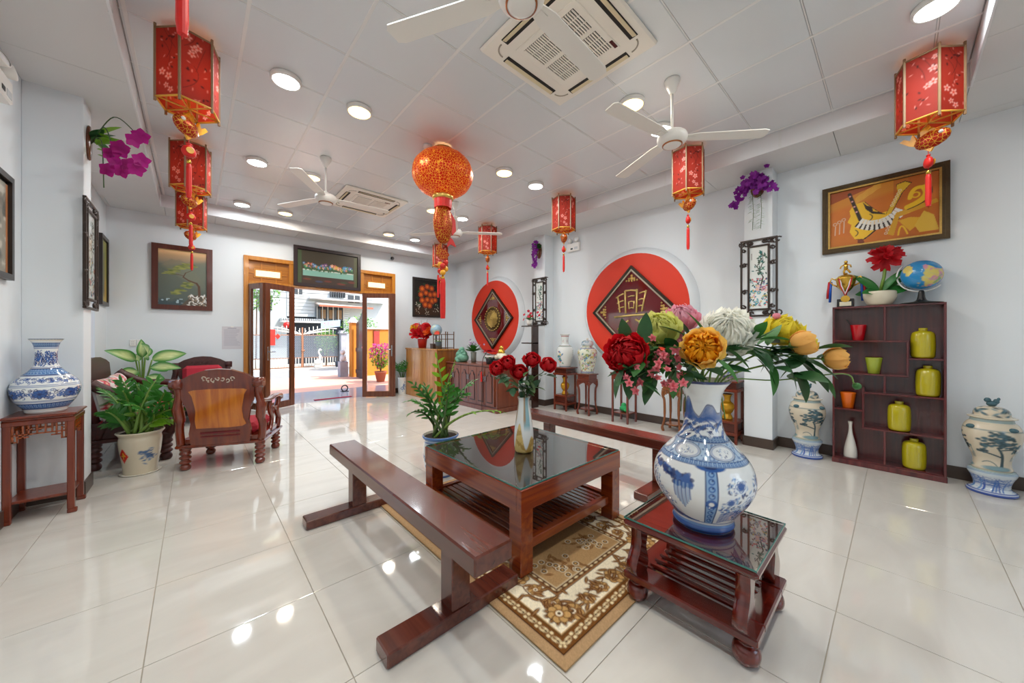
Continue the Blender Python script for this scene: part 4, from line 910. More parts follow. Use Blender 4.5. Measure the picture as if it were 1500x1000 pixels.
# ================================================================ VASES
BD, BM, BL, BW = '#0f2c66', '#2a5aa2', '#86aad2', '#eceeee'
m_porc = vcol('porcelain', rough=.08, coat=.5); m_porcin = mat('porcelain_plain', '#e2ddd0', rough=.2)
def bush(c, x, y, s, r, col=(BD, BM, BL), n=26):
    for k in range(n):
        a, q = r.uniform(0, 6.28), s*r.random()**.6; c.el(x+q*math.cos(a), y+q*.8*math.sin(a), s*r.uniform(.09, .17), s*.06, r.choice(col), r.uniform(0, 3.1), a=.9)
def scroll(c, y0, y1, x0, x1, col, n, s, seed):
    r = random.Random(seed)
    for k in range(n):
        x, y = r.uniform(x0, x1), r.uniform(y0+s, y1-s); a = r.uniform(0, 6.28)
        c.line([(x+s*(1-i/9)*math.cos(a+i*.7), y+s*(1-i/9)*math.sin(a+i*.7)) for i in range(8)], s*.28, col)
        if k % 3 == 0: c.flower(x, y, s*.9, col, BW, 5, a)
def keyband(c, y0, y1, col, fill, n, x0=0, x1=None):
    x1 = c.w if x1 is None else x1; c.rect(x0, y0, x1, y1, fill); h = y1-y0; p = (x1-x0)/n
    for k in range(n):
        x = x0+k*p; c.line([(x+.1*p, y0+.2*h), (x+.8*p, y0+.2*h), (x+.8*p, y0+.8*h), (x+.3*p, y0+.8*h), (x+.3*p, y0+.45*h), (x+.55*p, y0+.45*h)], .12*h, col)
    c.rect(x0, y0, x1, y0+.1*h, BD); c.rect(x0, y1-.1*h, x1, y1, BD)
# --- large flower vase on the side table
prof = smooth_prof([(.122, 0), (.134, .018), (.13, .045), (.152, .082), (.198, .15), (.219, .215), (.207, .29), (.168, .35), (.118, .405), (.09, .45), (.078, .53), (.078, .6), (.094, .65), (.118, .682), (.122, .69)], 4)
LW = 1.37; c = CV(LW, .775, 400, 230, '#e9ecec'); C0 = LW/2; r = random.Random(11)
nz = fbm(c.X, c.Y, 14, 5)
c.rect(0, 0, LW, .05, BM); c.rect(0, .012, LW, .02, BD); c.rect(0, .04, LW, .05, '#6c95c8')
c.rect(0, .062, LW, .066, BM)
for ctr, kind in ((-.52, 1), (-.175, 0), (.215, 1), (.53, 0)):
    X0 = C0+ctr
    if kind == 0:       # landscape with pine, rocks and a hanging cliff
        rk = np.clip((.15-.9*np.abs(c.X-(X0-.08))-(c.Y-.07)*.8)*30, 0, 1)*np.clip((c.Y-.066)*200, 0, 1)
        c.full(rk*(.25+nz*.9), BM, .85); c.full(rk*(nz > .56), BD, .85)
        for k in range(7): c.bez((X0-.16+k*.02, .075), (X0-.06+k*.02, .13-.012*k), (X0+.08+k*.012, .068), .005, BD if k % 2 else BM, .85)
        c.bez((X0-.13, .12), (X0-.12, .2), (X0-.08, .27), .014, BD, w1=.006); c.bez((X0-.16, .15), (X0-.08, .21), (X0+.0, .15), .009, BD, w1=.004)
        for q in ((-.11, .25), (-.09, .285), (-.06, .22), (-.03, .2), (-.1, .2), (.0, .172), (-.11, .3), (.02, .155), (-.06, .245), (-.09, .17)): bush(c, X0+q[0], q[1], .036, r, n=26)
        for q in range(46):
            x = X0-.07+r.random()*.17; c.el(x, .335-.035*(x-X0+.07)/.17-.02*r.random(), .017, .011, r.choice((BD, BD, BM)), r.uniform(0, 3), a=.85)
        for q in range(34): c.el(X0+.085+r.uniform(-.03, .045), .285+r.uniform(-.025, .03), .014, .01, r.choice((BD, BM, BM)), r.uniform(0, 3), a=.85)
        for q in range(9): c.line([(X0+.055+q*.0085, .275), (X0+.057+q*.0085, .15+.014*abs(q-4))], .0075, BL if q % 2 else BM, .8)
        c.el(X0-.10, .335, .022, .008, BD, .8); c.el(X0-.085, .325, .022, .007, BM, -.6)
    else:               # peonies
        for q in ((-.07, .28, .05), (.06, .27, .05), (-.01, .2, .085), (.07, .16, .07), (-.1, .18, .05), (.11, .24, .05), (-.03, .14, .05)): bush(c, X0+q[0], q[1], q[2], r, n=52)
        for q in ((.005, .2, .05), (-.055, .285, .032), (.075, .285, .034), (-.1, .215, .022)):
            c.disc(X0+q[0], q[1], q[2], '#dde6ee')
            for k in range(18): aa = k*2.4; c.ring(X0+q[0]+q[2]*.6*math.cos(aa)*(k/18), q[1]+q[2]*.6*math.sin(aa)*(k/18), q[2]*.3, .0032, BM, .9)
        for k in range(7): c.bez((X0-.13, .075+.011*k), (X0-.04, .115+.013*k), (X0+.03, .07+.009*k), .007, BM, .85)
        c.line([(X0-.02, .08), (X0+.0, .16)], .007, BD)
for xb in (C0+.035, C0-.36, C0+.42, C0-.64):      # upright key strips between the panels
    c.rect(xb-.026, .064, xb+.026, .36, BL); c.rect(xb-.026, .064, xb-.021, .36, BD); c.rect(xb+.021, .064, xb+.026, .36, BD)
    for k in range(9): c.ring(xb, .085+k*.031, .011, .005, BM); c.disc(xb+.004, .09+k*.031, .004, BD)
    c.disc(xb, .20, .024, BM); c.disc(xb, .2, .011, BW)
    c.el(xb, .362, .07, .02, BM); c.el(xb, .362, .03, .01, BD)
keyband(c, .362, .388, BM, '#9db9d6', 60)
c.rect(0, .388, LW, .472, '#b4cbe2'); c.full(((vnoise(c.X, c.Y, 90, 3) > .6) & (c.Y > .388) & (c.Y < .472))*1., BM, .6)
for k in range(6):
    x = C0-.10+(k-2)*LW/6
    c.el(x, .43, .088, .04, BD); c.el(x, .43, .083, .037, '#dfe7ee'); c.el(x, .43, .076, .033, BM); c.el(x, .43, .072, .031, '#eef1f2'); bush(c, x-.01, .428, .03, r, n=16); bush(c, x+.03, .43, .018, r, n=8)
keyband(c, .474, .508, '#2a4f88', '#8ea9c8', 44)
hm = .58+.07*np.abs(np.sin((c.X-C0)*11+.5))**1.3+.04*vnoise(c.X, c.X*0, 14, 9); c.full(np.clip((hm-c.Y)*80, 0, 1)*(c.Y > .54)*np.clip((c.Y-.545)*25, 0, 1)*(.5+.9*fbm(c.X*.4, c.Y, 22, 8)), BM, .95); c.full(np.clip((.006-abs(hm-c.Y-.004))*300, 0, 1), BD, .7)
for k in range(34):
    x = r.uniform(C0-.7, C0+.7); y = r.uniform(.515, .585); c.bez((x-.12, y-.018), (x, y+.058), (x+.13, y-.008), .02, BM if k % 3 else BD, .8, w1=.006); c.bez((x-.1, y-.03), (x+.02, y+.03), (x+.12, y-.02), .012, '#eef1f2', .9, w1=.004)
c.full(np.clip((c.Y-.758)*400, 0, 1), BD)
VX, VY, VZ = 1.83, .635, .405
t = thing('flower_vase', 'large blue and white porcelain vase on the glass side table', 'vase', (VX, VY, VZ), -1.235)
ob('body', c.turned('body', prof, m_porc), None, t); ob('inner_lip', B().lathe([(.121, .69), (.108, .675), (.085, .65), (.07, .6), (.07, .3)], 40, cap0=False), m_porcin, t)
ob('foot_disc', B().lathe([(.12, .0), (.12, .003)], 32), m_porcin, t)
# --- squat vase on the corner stand
prof = smooth_prof([(.092, 0), (.1, .012), (.105, .03), (.14, .085), (.163, .145), (.165, .19), (.15, .235), (.115, .275), (.078, .315), (.058, .36), (.053, .42), (.057, .48), (.07, .525), (.086, .545)], 4)
LW = 1.037; c = CV(LW, .68, 300, 170, '#e8ecec')
c.rect(0, .045, LW, .105, BM); keyband(c, .05, .1, BL, BM, 40)
for a, b_, n, s in ((.135, .235, 260, .016), (.265, .335, 160, .013), (.44, .58, 240, .022)): scroll(c, a, b_, 0, LW, BM, n, s, int(a*1000)); scroll(c, a, b_, 0, LW, BD, n//3, s*.8, int(a*900)+1)
for k in range(7): c.flower(LW*(k+.3)/7, .185, .034, BM, BD, 8, 0, BD)
for y in (.115, .125, .243, .255, .345, .43, .59): c.rect(0, y, LW, y+.005, BM)
keyband(c, .352, .425, BL, BM, 34); c.rect(0, .6, LW, .64, BL); keyband(c, .605, .64, BD, BL, 40); c.full(np.clip((c.Y-.668)*400, 0, 1), '#5a6f8a')
t = thing('porcelain_vase', 'squat wide blue and white vase on the left corner stand', 'vase', (-.82, 4.275, .745), .19)
ob('body', c.turned('body', prof, m_porc), None, t); ob('inner_lip', B().lathe([(.085, .545), (.066, .52), (.05, .46), (.048, .3)], 32, cap0=False), m_porcin, t)
# --- garden jars with lids beside the curio shelf
def garden_jar(loc, rz, label):
    t = thing('lidded_jar', label, 'jar', loc, rz, 'large lidded floor jars'); LW = .97
    pb = smooth_prof([(.128, 0), (.136, .012), (.13, .026), (.1, .05), (.098, .085), (.112, .13), (.128, .165), (.13, .185), (.118, .195)], 4)
    c = CV(LW, .26, 130, 40, '#c9d3da'); r = random.Random(2)
    for k in range(60): c.bez((r.uniform(0, LW), r.uniform(.05, .19)), (r.uniform(0, LW), .1), (r.uniform(0, LW), .2), .0, BM)
    for k in range(46): x = r.uniform(0, LW); c.bez((x, .06), (x+.02, .13), (x+r.uniform(-.06, .06), .2), .012, r.choice(('#1f459a', '#2f63ab', '#5f86bb')), .9, w1=.003)
    c.rect(0, 0, LW, .03, '#2a4a9a'); c.rect(0, .038, LW, .05, '#2a4a9a'); c.rect(0, .235, LW, .26, '#8fa3b4')
    ob('pedestal', c.turned('pedestal', pb, m_porc), None, t); ob('pedestal_top', B().lathe([(.119, .193), (.122, .197), (.1, .2)], 30), mat('celadon', '#9fb0ae', rough=.15), t)
    pj = smooth_prof([(.102, .2), (.108, .215), (.1, .24), (.103, .30), (.135, .39), (.156, .47), (.155, .53), (.135, .58), (.115, .6)], 4)
    c = CV(LW, .44, 170, 90, '#cfc3ad'); r = random.Random(8); G = ('#29464f', '#3d5f6a', '#6d8a90')
    for k in range(3):
        x = LW*(.5+k/3) % LW
        c.bez((x+.03, .03), (x+.06, .12), (x-.01, .22), .03, G[0], w1=.014); c.bez((x+.03, .13), (x-.05, .16), (x-.1, .17), .012, G[0]); c.bez((x+.01, .2), (x+.07, .22), (x+.11, .21), .01, G[0])
        for q in ((-.01, .335, .055), (.04, .31, .05), (-.03, .285, .06), (.0, .25, .055), (-.075, .235, .05), (.085, .235, .05), (-.1, .18, .045), (.11, .2, .035), (.05, .27, .05)):
            for w in range(15): c.el(x+q[0]+r.gauss(0, q[2]*.5), q[1]+r.gauss(0, .009), q[2]*.28, .009, r.choice(G[:2]), r.uniform(-.3, .3))
        c.el(x, .03, .12, .02, G[2]); c.bez((x-.12, .07), (x-.05, .11), (x+.0, .05), .006, G[1]); c.rect(x+.11, .1, x+.15, .14, G[2], .6); c.poly([(x+.13, .14), (x+.15, .14), (x+.14, .24)], G[2], .7)
    c.rect(0, .36, LW, .37, '#7d8a86')
    ob('body', c.turned('body', pj, m_porc), None, t); ob('neck', B().lathe([(.117, .598), (.112, .62), (.112, .63)], 30, cap0=False), mat('celadon', '#9fb0ae', rough=.15), t)
    for k in range(4): a = k*PI/2+.5; ob('handle', B().sph((.146*math.cos(a), .146*math.sin(a), .555), (.028, .028, .018), 10, 8), mat('jar_blue', '#3f606a', rough=.2), t)
    c = CV(LW, .2, 120, 36, '#cbbfa8')
    for k in range(60): c.el(r.uniform(0, LW), r.uniform(.06, .15), .03, .008, r.choice(G), r.uniform(-.4, .4))
    ld = ob('lid', c.turned('lid', smooth_prof([(.11, .622), (.128, .63), (.13, .638), (.1, .648), (.098, .67), (.085, .70), (.05, .72), (.0, .725)], 4), m_porc), None, t)
    ob('finial', B().sph((0, 0, .745), (.03, .024, .024), 12, 8).sph((-.022, 0, .775), (.02, .018, .02), 10, 8).sph((.024, 0, .765), (.018, .016, .022), 10, 8).sph((.036, .0, .785), (.01, .01, .014), 8, 6), MATS['jar_blue'], ld)
    return t
garden_jar((4.95, -.535, 0), -1.4, 'tall lidded pine-tree jar on a blue pedestal right of the curio shelf')
garden_jar((4.985, .665, 0), -1.0, 'tall lidded pine-tree jar on a blue pedestal left of the curio shelf')
# --- vases on the wall stands
def painted(LW, Hh, nx, ny, bg, cols, n, seed, s=(.008, .022)):
    c = CV(LW, Hh, nx, ny, bg); r = random.Random(seed)
    for k in range(n):
        x, y, q = r.uniform(0, LW), r.uniform(.05*Hh, .95*Hh), r.uniform(*s)
        if k % 4 == 0: c.flower(x, y, q*1.5, r.choice(cols), '#e8d070', 6, r.random())
        else: c.el(x, y, q, q*.45, r.choice(cols), r.uniform(0, 3))
    return c
t = thing('lidded_jar', 'white lidded jar covered with coloured flowers on the slim drawer stand', 'jar', (4.96, 3.55, .69))
c = painted(1.05, .56, 130, 80, '#d9dcc8', ['#2f7fa8', '#b04a8a', '#6a8a3a', '#a8943a', '#7a4a78', '#c8b060', '#48805a'], 330, 21)
for y in (.02, .47): c.rect(0, y, 1.05, y+.03, '#8a90a8')
ob('body', c.turned('body', smooth_prof([(.1, 0), (.11, .012), (.112, .05), (.14, .18), (.165, .32), (.155, .4), (.11, .44), (.085, .455), (.085, .48)], 4), m_porc), None, t)
ld = ob('lid', painted(.6, .14, 60, 16, '#c9cdd0', ['#2f6f98', '#8a8aa0', '#5a8a9a'], 50, 3).turned('lid', smooth_prof([(.1, .482), (.102, .5), (.09, .545), (.05, .565), (.012, .57)], 4), m_porc), None, t)
ob('knob', B().sph((0, 0, .587), .02, 10, 8), m_porcin, ld)
t = thing('porcelain_vase', 'white vase with red and blue figures on the far two-tier stand', 'vase', (4.985, 4.055, .77), -.7)
c = CV(.98, .72, 120, 90, '#dfe2e0'); r = random.Random(4)
for y, k in ((.01, '#5a86a8'), (.425, '#4f8a9a'), (.44, '#c8a84a'), (.455, '#3f6fa0'), (.66, '#a83a38')): c.rect(0, y, .98, y+.014, k)
for x in (.36, .86):
    for q in range(26): c.el(x+r.uniform(-.05, .05), .2+r.uniform(-.12, .13), r.uniform(.012, .03), .012, r.choice(['#3f7fb0', '#d8b84a', '#4a9a78', '#2f5f98', '#c8603a']), r.uniform(0, 3))
for x in (.62, .1):
    for i in range(4):
        for j in range(7): c.rect(x+i*.03, .12+j*.035, x+i*.03+.012, .135+j*.035, '#8a8f90')
for x in (.4, .55, .9): bush(c, x, .57, .04, r, ('#b83a34', '#c85a44', '#3f6fa0'), 16)
ob('body', c.turned('body', smooth_prof([(.095, 0), (.1, .015), (.115, .08), (.148, .2), (.155, .29), (.135, .36), (.085, .4), (.07, .42), (.068, .52), (.075, .57), (.088, .595), (.082, .6)], 4), m_porc), None, t)
ob('inner_lip', B().lathe([(.082, .599), (.068, .57), (.06, .5)], 24, cap0=False), m_porcin, t)
m_gv = mat('gold_vase', '#c8951c', rough=.2, metal=.35, var=.45, scale=26)
for (x, y, lb) in ((4.985, 4.055, 'small golden vase inside the far two-tier stand'), (4.985, 1.44, 'small golden vase inside the near two-tier stand')):
    t = thing('gold_vase', lb, 'vase', (x, y, .275), group='golden vases')
    ob('body', B().lathe(smooth_prof([(.055, 0), (.062, .012), (.05, .045), (.04, .07), (.06, .1), (.078, .15), (.07, .195), (.04, .225), (.034, .26), (.05, .305), (.058, .315)], 4), 26), m_gv, t)
    ob('rim', B().lathe([(.058, .314), (.06, .318), (.05, .32), (.03, .29)], 26, cap0=False), m_black, t)
t = thing('porcelain_bowl', 'blue and white bowl on the stand half hidden by the flower vase', 'bowl', (4.985, 1.44, .77))
c = CV(.8, .22, 80, 24, BW); scroll(c, .02, .2, 0, .8, BM, 90, .02, 3)
ob('body', c.turned('body', smooth_prof([(.06, 0), (.065, .02), (.1, .06), (.125, .12), (.13, .16)], 4), m_porc), None, t); ob('inside', B().lathe([(.129, .159), (.115, .11), (.09, .06), (0, .03)], 26, cap0=False), m_porcin, t)

# ================================================================ PLANTS
m_stem = leafmat('stem_green', '#6f8f3c', trans=0); m_stem2 = leafmat('stem_dark', '#3f5a2c', trans=0); m_soil = mat('soil', '#2e241c', rough=1, bump=1, scale=60)
m_zz = leafmat('zz_leaf', '#3a7d2c', rough=.28, trans=.25); m_zzn = leafmat('zz_new_leaf', '#7cb02a', rough=.35, trans=.35)
zleaf = {k: [leafB(B(), 1., .36, bnd, .25, 6).mesh('leaf', m) for bnd in (.1, .3)] for k, m in (('d', m_zz), ('n', m_zzn))}
def frond(par, base, tip, bow, n, size, kind, sm, seed, r0=.011):
    r = random.Random(seed); b0, t0 = Vector(base), Vector(tip); mid = (b0+t0)/2+Vector(bow); P = [(b0*(1-s)**2+mid*2*s*(1-s)+t0*s*s) for s in [i/14 for i in range(15)]]
    ob('stem', B().tube(P, [r0*(1-.75*i/14)+.0015 for i in range(15)], 6), sm, par)
    side = Vector((r.uniform(-1, 1), r.uniform(-1, 1), .15)); T = (P[-1]-P[0]).normalized(); side = (side-T*side.dot(T)).normalized()
    for k in range(n):
        s = .3+.7*k/(n-1); i = min(13, int(s*14)); f = s*14-i; p = P[i].lerp(P[i+1], f); T = (P[i+1]-P[i]).normalized()
        sd = side*(1 if k % 2 else -1)
        d = T*.62+sd*1.0+Vector((0, 0, .12)); sz = size*(.75+.5*math.sin(PI*min(1, s*.95)))*r.uniform(.85, 1.1)
        if k == n-1: d = T
        o = link('leaf', r.choice(zleaf[kind]), par, p, aim(d, T.cross(sd)*(1 if T.cross(sd).z > 0 else -1), r.uniform(-.3, .3)), sz)
def pot_lathe(prof, n=32): return B().lathe(prof, n, cap1=False)
# zz plant in the blue and white pot behind the coffee table
t = thing('potted_plant', 'bushy green plant with feathery fronds in a blue and white pot behind the coffee table', 'plant', (1.74, 2.93, 0))
c = CV(1.0, .43, 120, 60, '#dfe4e8'); scroll(c, .06, .33, 0, 1.0, BM, 120, .026, 6); c.rect(0, .35, 1.0, .43, '#3f6fb0'); c.rect(0, .37, 1.0, .385, BL); c.rect(0, .0, 1, .03, BM)
ob('pot', c.turned('pot', smooth_prof([(.12, 0), (.13, .02), (.155, .12), (.165, .22), (.155, .3), (.15, .33), (.168, .36), (.17, .375), (.16, .38)], 4), m_porc), None, t)
ob('soil', B().lathe([(.155, .36), (0, .365)], 24, cap0=False), m_soil, t); ob('pot_inside', B().lathe([(.161, .379), (.154, .355)], 32, cap0=False, cap1=False), m_porcin, t)
def W2L(p, o): return (p[0]-o[0], p[1]-o[1], p[2]-o[2])
O = (1.74, 2.93, 0)
for i, (tip, bow, n, sz, kd) in enumerate([((1.694, 2.919, 1.10), (.02, -.02, .05), 12, .085, 'n'), ((1.813, 2.811, 1.05), (0, 0, .05), 14, .07, 'n'), ((1.489, 3.106, .70), (-.02, .02, .22), 16, .085, 'd'), ((1.95, 2.70, .88), (-.03, 0, .16), 16, .085, 'd'), ((2.147, 2.508, .60), (-.05, .06, .18), 17, .072, 'n'),
        ((1.52, 3.05, .86), (0, 0, .12), 14, .08, 'd'), ((1.60, 2.97, .84), (0, 0, .1), 14, .08, 'd'), ((1.78, 2.85, .86), (.03, 0, .1), 14, .08, 'd'), ((1.88, 2.92, .80), (.05, 0, .12), 14, .08, 'd'), ((1.95, 2.80, .76), (0, 0, .2), 14, .075, 'd'), ((1.66, 3.1, .8), (0, 0, .1), 12, .08, 'd'), ((1.45, 2.95, .62), (0, 0, .18), 13, .075, 'd')]):
    a = i*2.4; frond(t, (.07*math.cos(a), .07*math.sin(a), .355), W2L(tip, O), bow, n, sz, kd, m_stem if kd == 'n' else m_stem2, i+3, .013)
# zz plant in the cream pot beside the armchair
O = (-.385, 4.92, 0)
t = thing('potted_plant', 'bushy green plant in a cream pot with a red diamond sticker beside the armchair', 'plant', O)
c = CV(.95, .47, 140, 70, '#cfc4ad'); c.full(fbm(c.X, c.Y, 8, 2)*.25, '#b5a68a')
P0 = .475-.118; c.poly([(P0, .14), (P0+.05, .215), (P0, .30), (P0-.05, .225)], '#c8281a'); c.poly([(P0, .175), (P0+.025, .218), (P0, .262), (P0-.025, .222)], '#7a2a14', .7); c.line([(P0-.02, .22), (P0+.02, .22), (P0, .25), (P0, .19)], .009, '#e8a02a')
r = random.Random(5)
for k in range(34): c.el(.475+.085+r.gauss(0, .028), .19+r.gauss(0, .03), r.uniform(.008, .02), .006, r.choice(['#3f5f88', '#55749a', '#2f4f78']), r.uniform(-.5, .5))
for k in range(14): c.el(.475+.05+r.gauss(0, .02), .245+r.gauss(0, .006), .012, .006, '#3f5f88', r.uniform(-.4, .4))
ob('pot', c.turned('pot', smooth_prof([(.115, 0), (.118, .01), (.125, .1), (.142, .22), (.15, .32), (.145, .36), (.165, .39), (.17, .40), (.158, .405)], 4), vcol('stoneware', rough=.25, coat=.3)), None, t).rotation_euler = (0, 0, -.08)
ob('soil', B().lathe([(.152, .385), (0, .39)], 24, cap0=False), m_soil, t); ob('saucer', B().lathe([(.13, 0), (.145, .012), (.14, .012), (.1, .006)], 28), m_porcin, t)
r = random.Random(15)
for i, tip in enumerate([(-.66, 5.16, .56), (-.66, 5.14, .80), (-.42, 5.0, .84), (-.22, 4.84, .76), (-.10, 4.74, .60), (-.56, 5.10, .70), (-.52, 5.06, .88), (-.28, 4.90, .88), (-.43, 4.72, .68), (-.6, 4.94, .60), (-.16, 4.92, .66), (-.33, 5.12, .80), (-.60, 4.84, .62), (-.28, 4.66, .60), (-.50, 4.88, .80), (-.18, 4.78, .5), (-.62, 5.05, .48)]):
    a = i*2.4; frond(t, (.08*math.cos(a), .08*math.sin(a), .38), W2L(tip, O), (r.uniform(-.04, .04), r.uniform(-.04, .04), .12), 14, .095, 'd' if i % 5 else 'n', m_stem, i+40, .014)
# dumb cane in the corner
m_db = leafmat('dumb_cane_edge', '#2d6a2a', trans=.25)
cb = CV(1., 1., 12, 26, '#3f8a35'); cb.el(.5, .45, .3, .42, '#d5df9a', soft=.25); cb.full((fbm(cb.X, cb.Y, 6, 3)-.5)*3, '#4d9440', .5)
def bigleaf(u, v):
    w = .23*np.sin(PI*np.clip(v, .0, 1)**.75)**.8; s = 2*u-1; return (s*w, v*1.0-.06*v*v, -.35*v*v+.3*np.abs(s)*w)
bl = cb.grid('leaf', bigleaf, vcol('dumb_cane_leaf', rough=.35, trans=.25))
t = thing('potted_plant', 'broad-leaved dumb cane with pale-centred leaves in the back left corner', 'plant', (-.57, 7.48, 0))
ob('pot', pot_lathe([(.11, 0), (.16, .26), (.165, .28), (.15, .28), (.14, .25), (0, .25)]), mat('dark_pot', '#3a3430', rough=.4), t)
for i, (a, el, L, h) in enumerate([(-1.2, .55, .40, 1.0), (.1, .35, .42, .97), (-2.2, .5, .36, .98), (1.4, .9, .3, 1.0), (-.5, .1, .34, .86), (-2.0, .0, .34, .82), (.7, .0, .34, .84), (-1.5, 1.25, .26, 1.02), (-.9, -.25, .34, .74), (2.0, .7, .28, .95)]):
    d = Vector((math.cos(a)*math.cos(el), math.sin(a)*math.cos(el), math.sin(el))); st = Vector((math.cos(a)*.1, math.sin(a)*.1, h-.08))
    st.z += .08; ob('stem', B().tube(spline([(0, 0, .25), (.02*math.cos(a), .02*math.sin(a), .55), st], 5), [.014]*5+[.009]*6, 6), m_stem, t); link('leaf', bl, t, st, aim(d, (.15, -.9, .45)), L)
# small plant in a white pot by the door
t = thing('potted_plant', 'small dark green plant in a slim white pot between door and counter', 'plant', (3.57, 7.72, 0))
c = CV(.7, .40, 60, 40, '#dfe0dc'); r = random.Random(1)
for k in range(22): c.el(.35+.03+r.gauss(0, .03), .17+r.gauss(0, .04), .016, .009, '#2f5f9a', r.uniform(0, 3))
ob('pot', c.turned('pot', [(.085, 0), (.09, .01), (.1, .36), (.105, .385), (.098, .39)], m_porc), None, t).rotation_euler = (0, 0, -.4); ob('soil', B().lathe([(.095, .37), (0, .375)], 20, cap0=False), m_soil, t)
for i in range(8):
    a = i*2.4; frond(t, (.03*math.cos(a), .03*math.sin(a), .37), (.17*math.cos(a), .17*math.sin(a), .62+.2*random.random()), (0, 0, .1), 9, .09, 'd', m_stem2, i+90, .007)

# ================================================================ FLOWERS
def petals(n, layers, R, seed, ruf=.12):
    r = random.Random(seed); b = B()
    for (cnt, lift, ln, wd, cup) in layers:
        for k in range(cnt):
            a = 2*PI*k/cnt+r.uniform(-.2, .2)+lift*3; L = ln*R*r.uniform(.88, 1.1); Wd = wd*R*r.uniform(.85, 1.12); lf = lift+r.uniform(-.12, .12); ph = r.uniform(0, 6)
            b.m = Matrix.Rotation(a, 4, 'Z')
            def fn(u, v, L=L, Wd=Wd, lf=lf, cup=cup, ph=ph):
                s = 2*u-1; w = Wd*(v**.55)*(1-.3*v**4)*(1-.12*(1+math.sin(9*s+ph))*v**3)
                th = lf+cup*v; rr_ = L*v*math.cos(lf+cup*v*.5); zz_ = L*v*math.sin(lf+cup*v*.5)
                return (s*w*.5, rr_-.25*w*s*s*math.sin(th)*.8, zz_+.22*w*s*s*math.cos(th)+ruf*R*.35*v*v*math.sin(6*s+ph))
            b.patch(fn, 5, 4)
    b.m = None; return b
def ballpetals(layers, R, seed):
    R = R*.76
    r = random.Random(seed); b = B()
    for (cnt, tt, rho, hw, flare, ruf) in layers:      # cups of petals wrapped round a ball
        for k in range(cnt):
            a = 2*PI*(k+r.uniform(-.25, .25))/cnt+tt*5; t1 = tt+r.uniform(-.14, .14); rh = rho*R*r.uniform(.93, 1.07); h_ = hw*r.uniform(.85, 1.15); ph = r.uniform(0, 6); fl = flare*r.uniform(.6, 1.4)
            b.m = Matrix.Rotation(a, 4, 'Z') @ Matrix.Rotation(r.gauss(0, .13), 4, 'X') @ Matrix.Rotation(r.gauss(0, .13), 4, 'Y')
            def fn(u, v, t1=t1, rh=rh, h_=h_, ph=ph, fl=fl, ruf=ruf):
                s = 2*u-1; tip = 1-.22*s*s+ruf*.12*math.sin(7*s+ph); th = 2.75+(t1-2.75)*v*tip
                w = h_*(math.sin(PI*min(1, .12+.62*v))); q = rh*(1+fl*v**4+ruf*.10*v*v*math.sin(5*s+ph)); az = s*w/max(.35, math.sin(th))*.9
                return (q*math.sin(th)*math.cos(az), q*math.sin(th)*math.sin(az), q*math.cos(th))
            b.patch(fn, 6, 5)
    b.m = None; return b
m_fl = lambda n, h, tr=.3, var=.12: leafmat('petal_'+n, h, rough=.6, trans=tr, var=var)
m_pl = leafmat('peony_leaf', '#2c5a30', rough=.45, trans=.15); m_pl2 = leafmat('peony_leaf_light', '#3f7a38', rough=.45, trans=.2)
pleaf = [leafB(B(), 1., .44, .22, .18, 8).mesh('leaf', m) for m in (m_pl, m_pl, m_pl2)]
def bloom(name, label, pos, dirv, R, parts, base, leaves=(), stem=True, cat='flower', stemmat=None, sr=.0045, group=None):
    base = Vector(base); p = Vector(pos); d = Vector(dirv).normalized()
    t = thing(name, label, cat, base, group=group); q = p-base; rot = d.to_track_quat('Z', 'Y').to_euler()
    for (pn, layers, m, seed, ruf) in parts: ob(pn, ballpetals(layers, R, seed), m, t, q, rot)
    ob('calyx', B().lathe([(.005, -.84*R), (.16*R, -.78*R), (.32*R, -.66*R)], 12), stemmat or m_stem, t, q, rot)
    if stem:
        e = q-d*.8*R; ob('stem', B().tube(spline([(0, 0, -.18), (0, 0, 0), Vector((e.x*.42, e.y*.42, e.z*.6+.01)), e-d*.06, e], 5), sr, 6), stemmat or m_stem, t)
    for (lp, ld, L) in leaves: link('leaf', random.choice(pleaf), t, Vector(lp)-base, aim(ld, (0, 0, 1), random.uniform(-.5, .5)), L*1.22)
    return t
RED, LIME, PINK, WHT, ORG, YEL, PCH = m_fl('red', '#c80f1c', .35), m_fl('lime', '#e3e48a', .42), m_fl('pink', '#f2a4b8', .4), m_fl('white', '#fbfbf2', .55), m_fl('orange', '#fbb41c', .42), m_fl('yellow', '#f6e448', .42), m_fl('peach', '#fac56c', .42)
PE = lambda o, i: [('outer_petals', [(7, 1.55, 1.08, .75, .22, .5), (8, 1.2, 1.0, .7, .16, .6)], o, 1, 0), ('inner_petals', [(9, .9, .92, .55, .14, 1.), (10, .62, .84, .48, .14, 1.3), (9, .4, .74, .42, .16, 1.5), (7, .2, .66, .36, .2, 1.6), (5, -.15, .6, .4, .2, 1.6)], i, 2, 0)]
MUM = lambda o, i: [('outer_petals', [(13, 1.75, 1.1, .42, .25, .5), (14, 1.4, 1.05, .4, .2, .6)], o, 1, 0), ('inner_petals', [(15, 1.1, .98, .34, .18, .9), (15, .8, .9, .3, .18, 1.), (13, .52, .82, .27, .18, 1.2), (10, .28, .75, .24, .2, 1.3), (8, -.1, .7, .26, .2, 1.3)], i, 2, 0)]
BUD = lambda o, i: [('outer_petals', [(5, .95, 1.0, .95, .1, .3), (6, .7, .95, .8, .06, .3)], o, 1, 0), ('inner_petals', [(7, .45, .86, .55, .05, .5), (5, .2, .78, .5, .05, .5)], i, 2, 0)]
TINY = lambda o: [('outer_petals', [(5, .6, 1.0, .9, .05, .2), (4, .25, .9, .7, .0, .2)], o, 1, 0)]
MB = Vector((VX, VY, 1.085))      # mouth of the vase
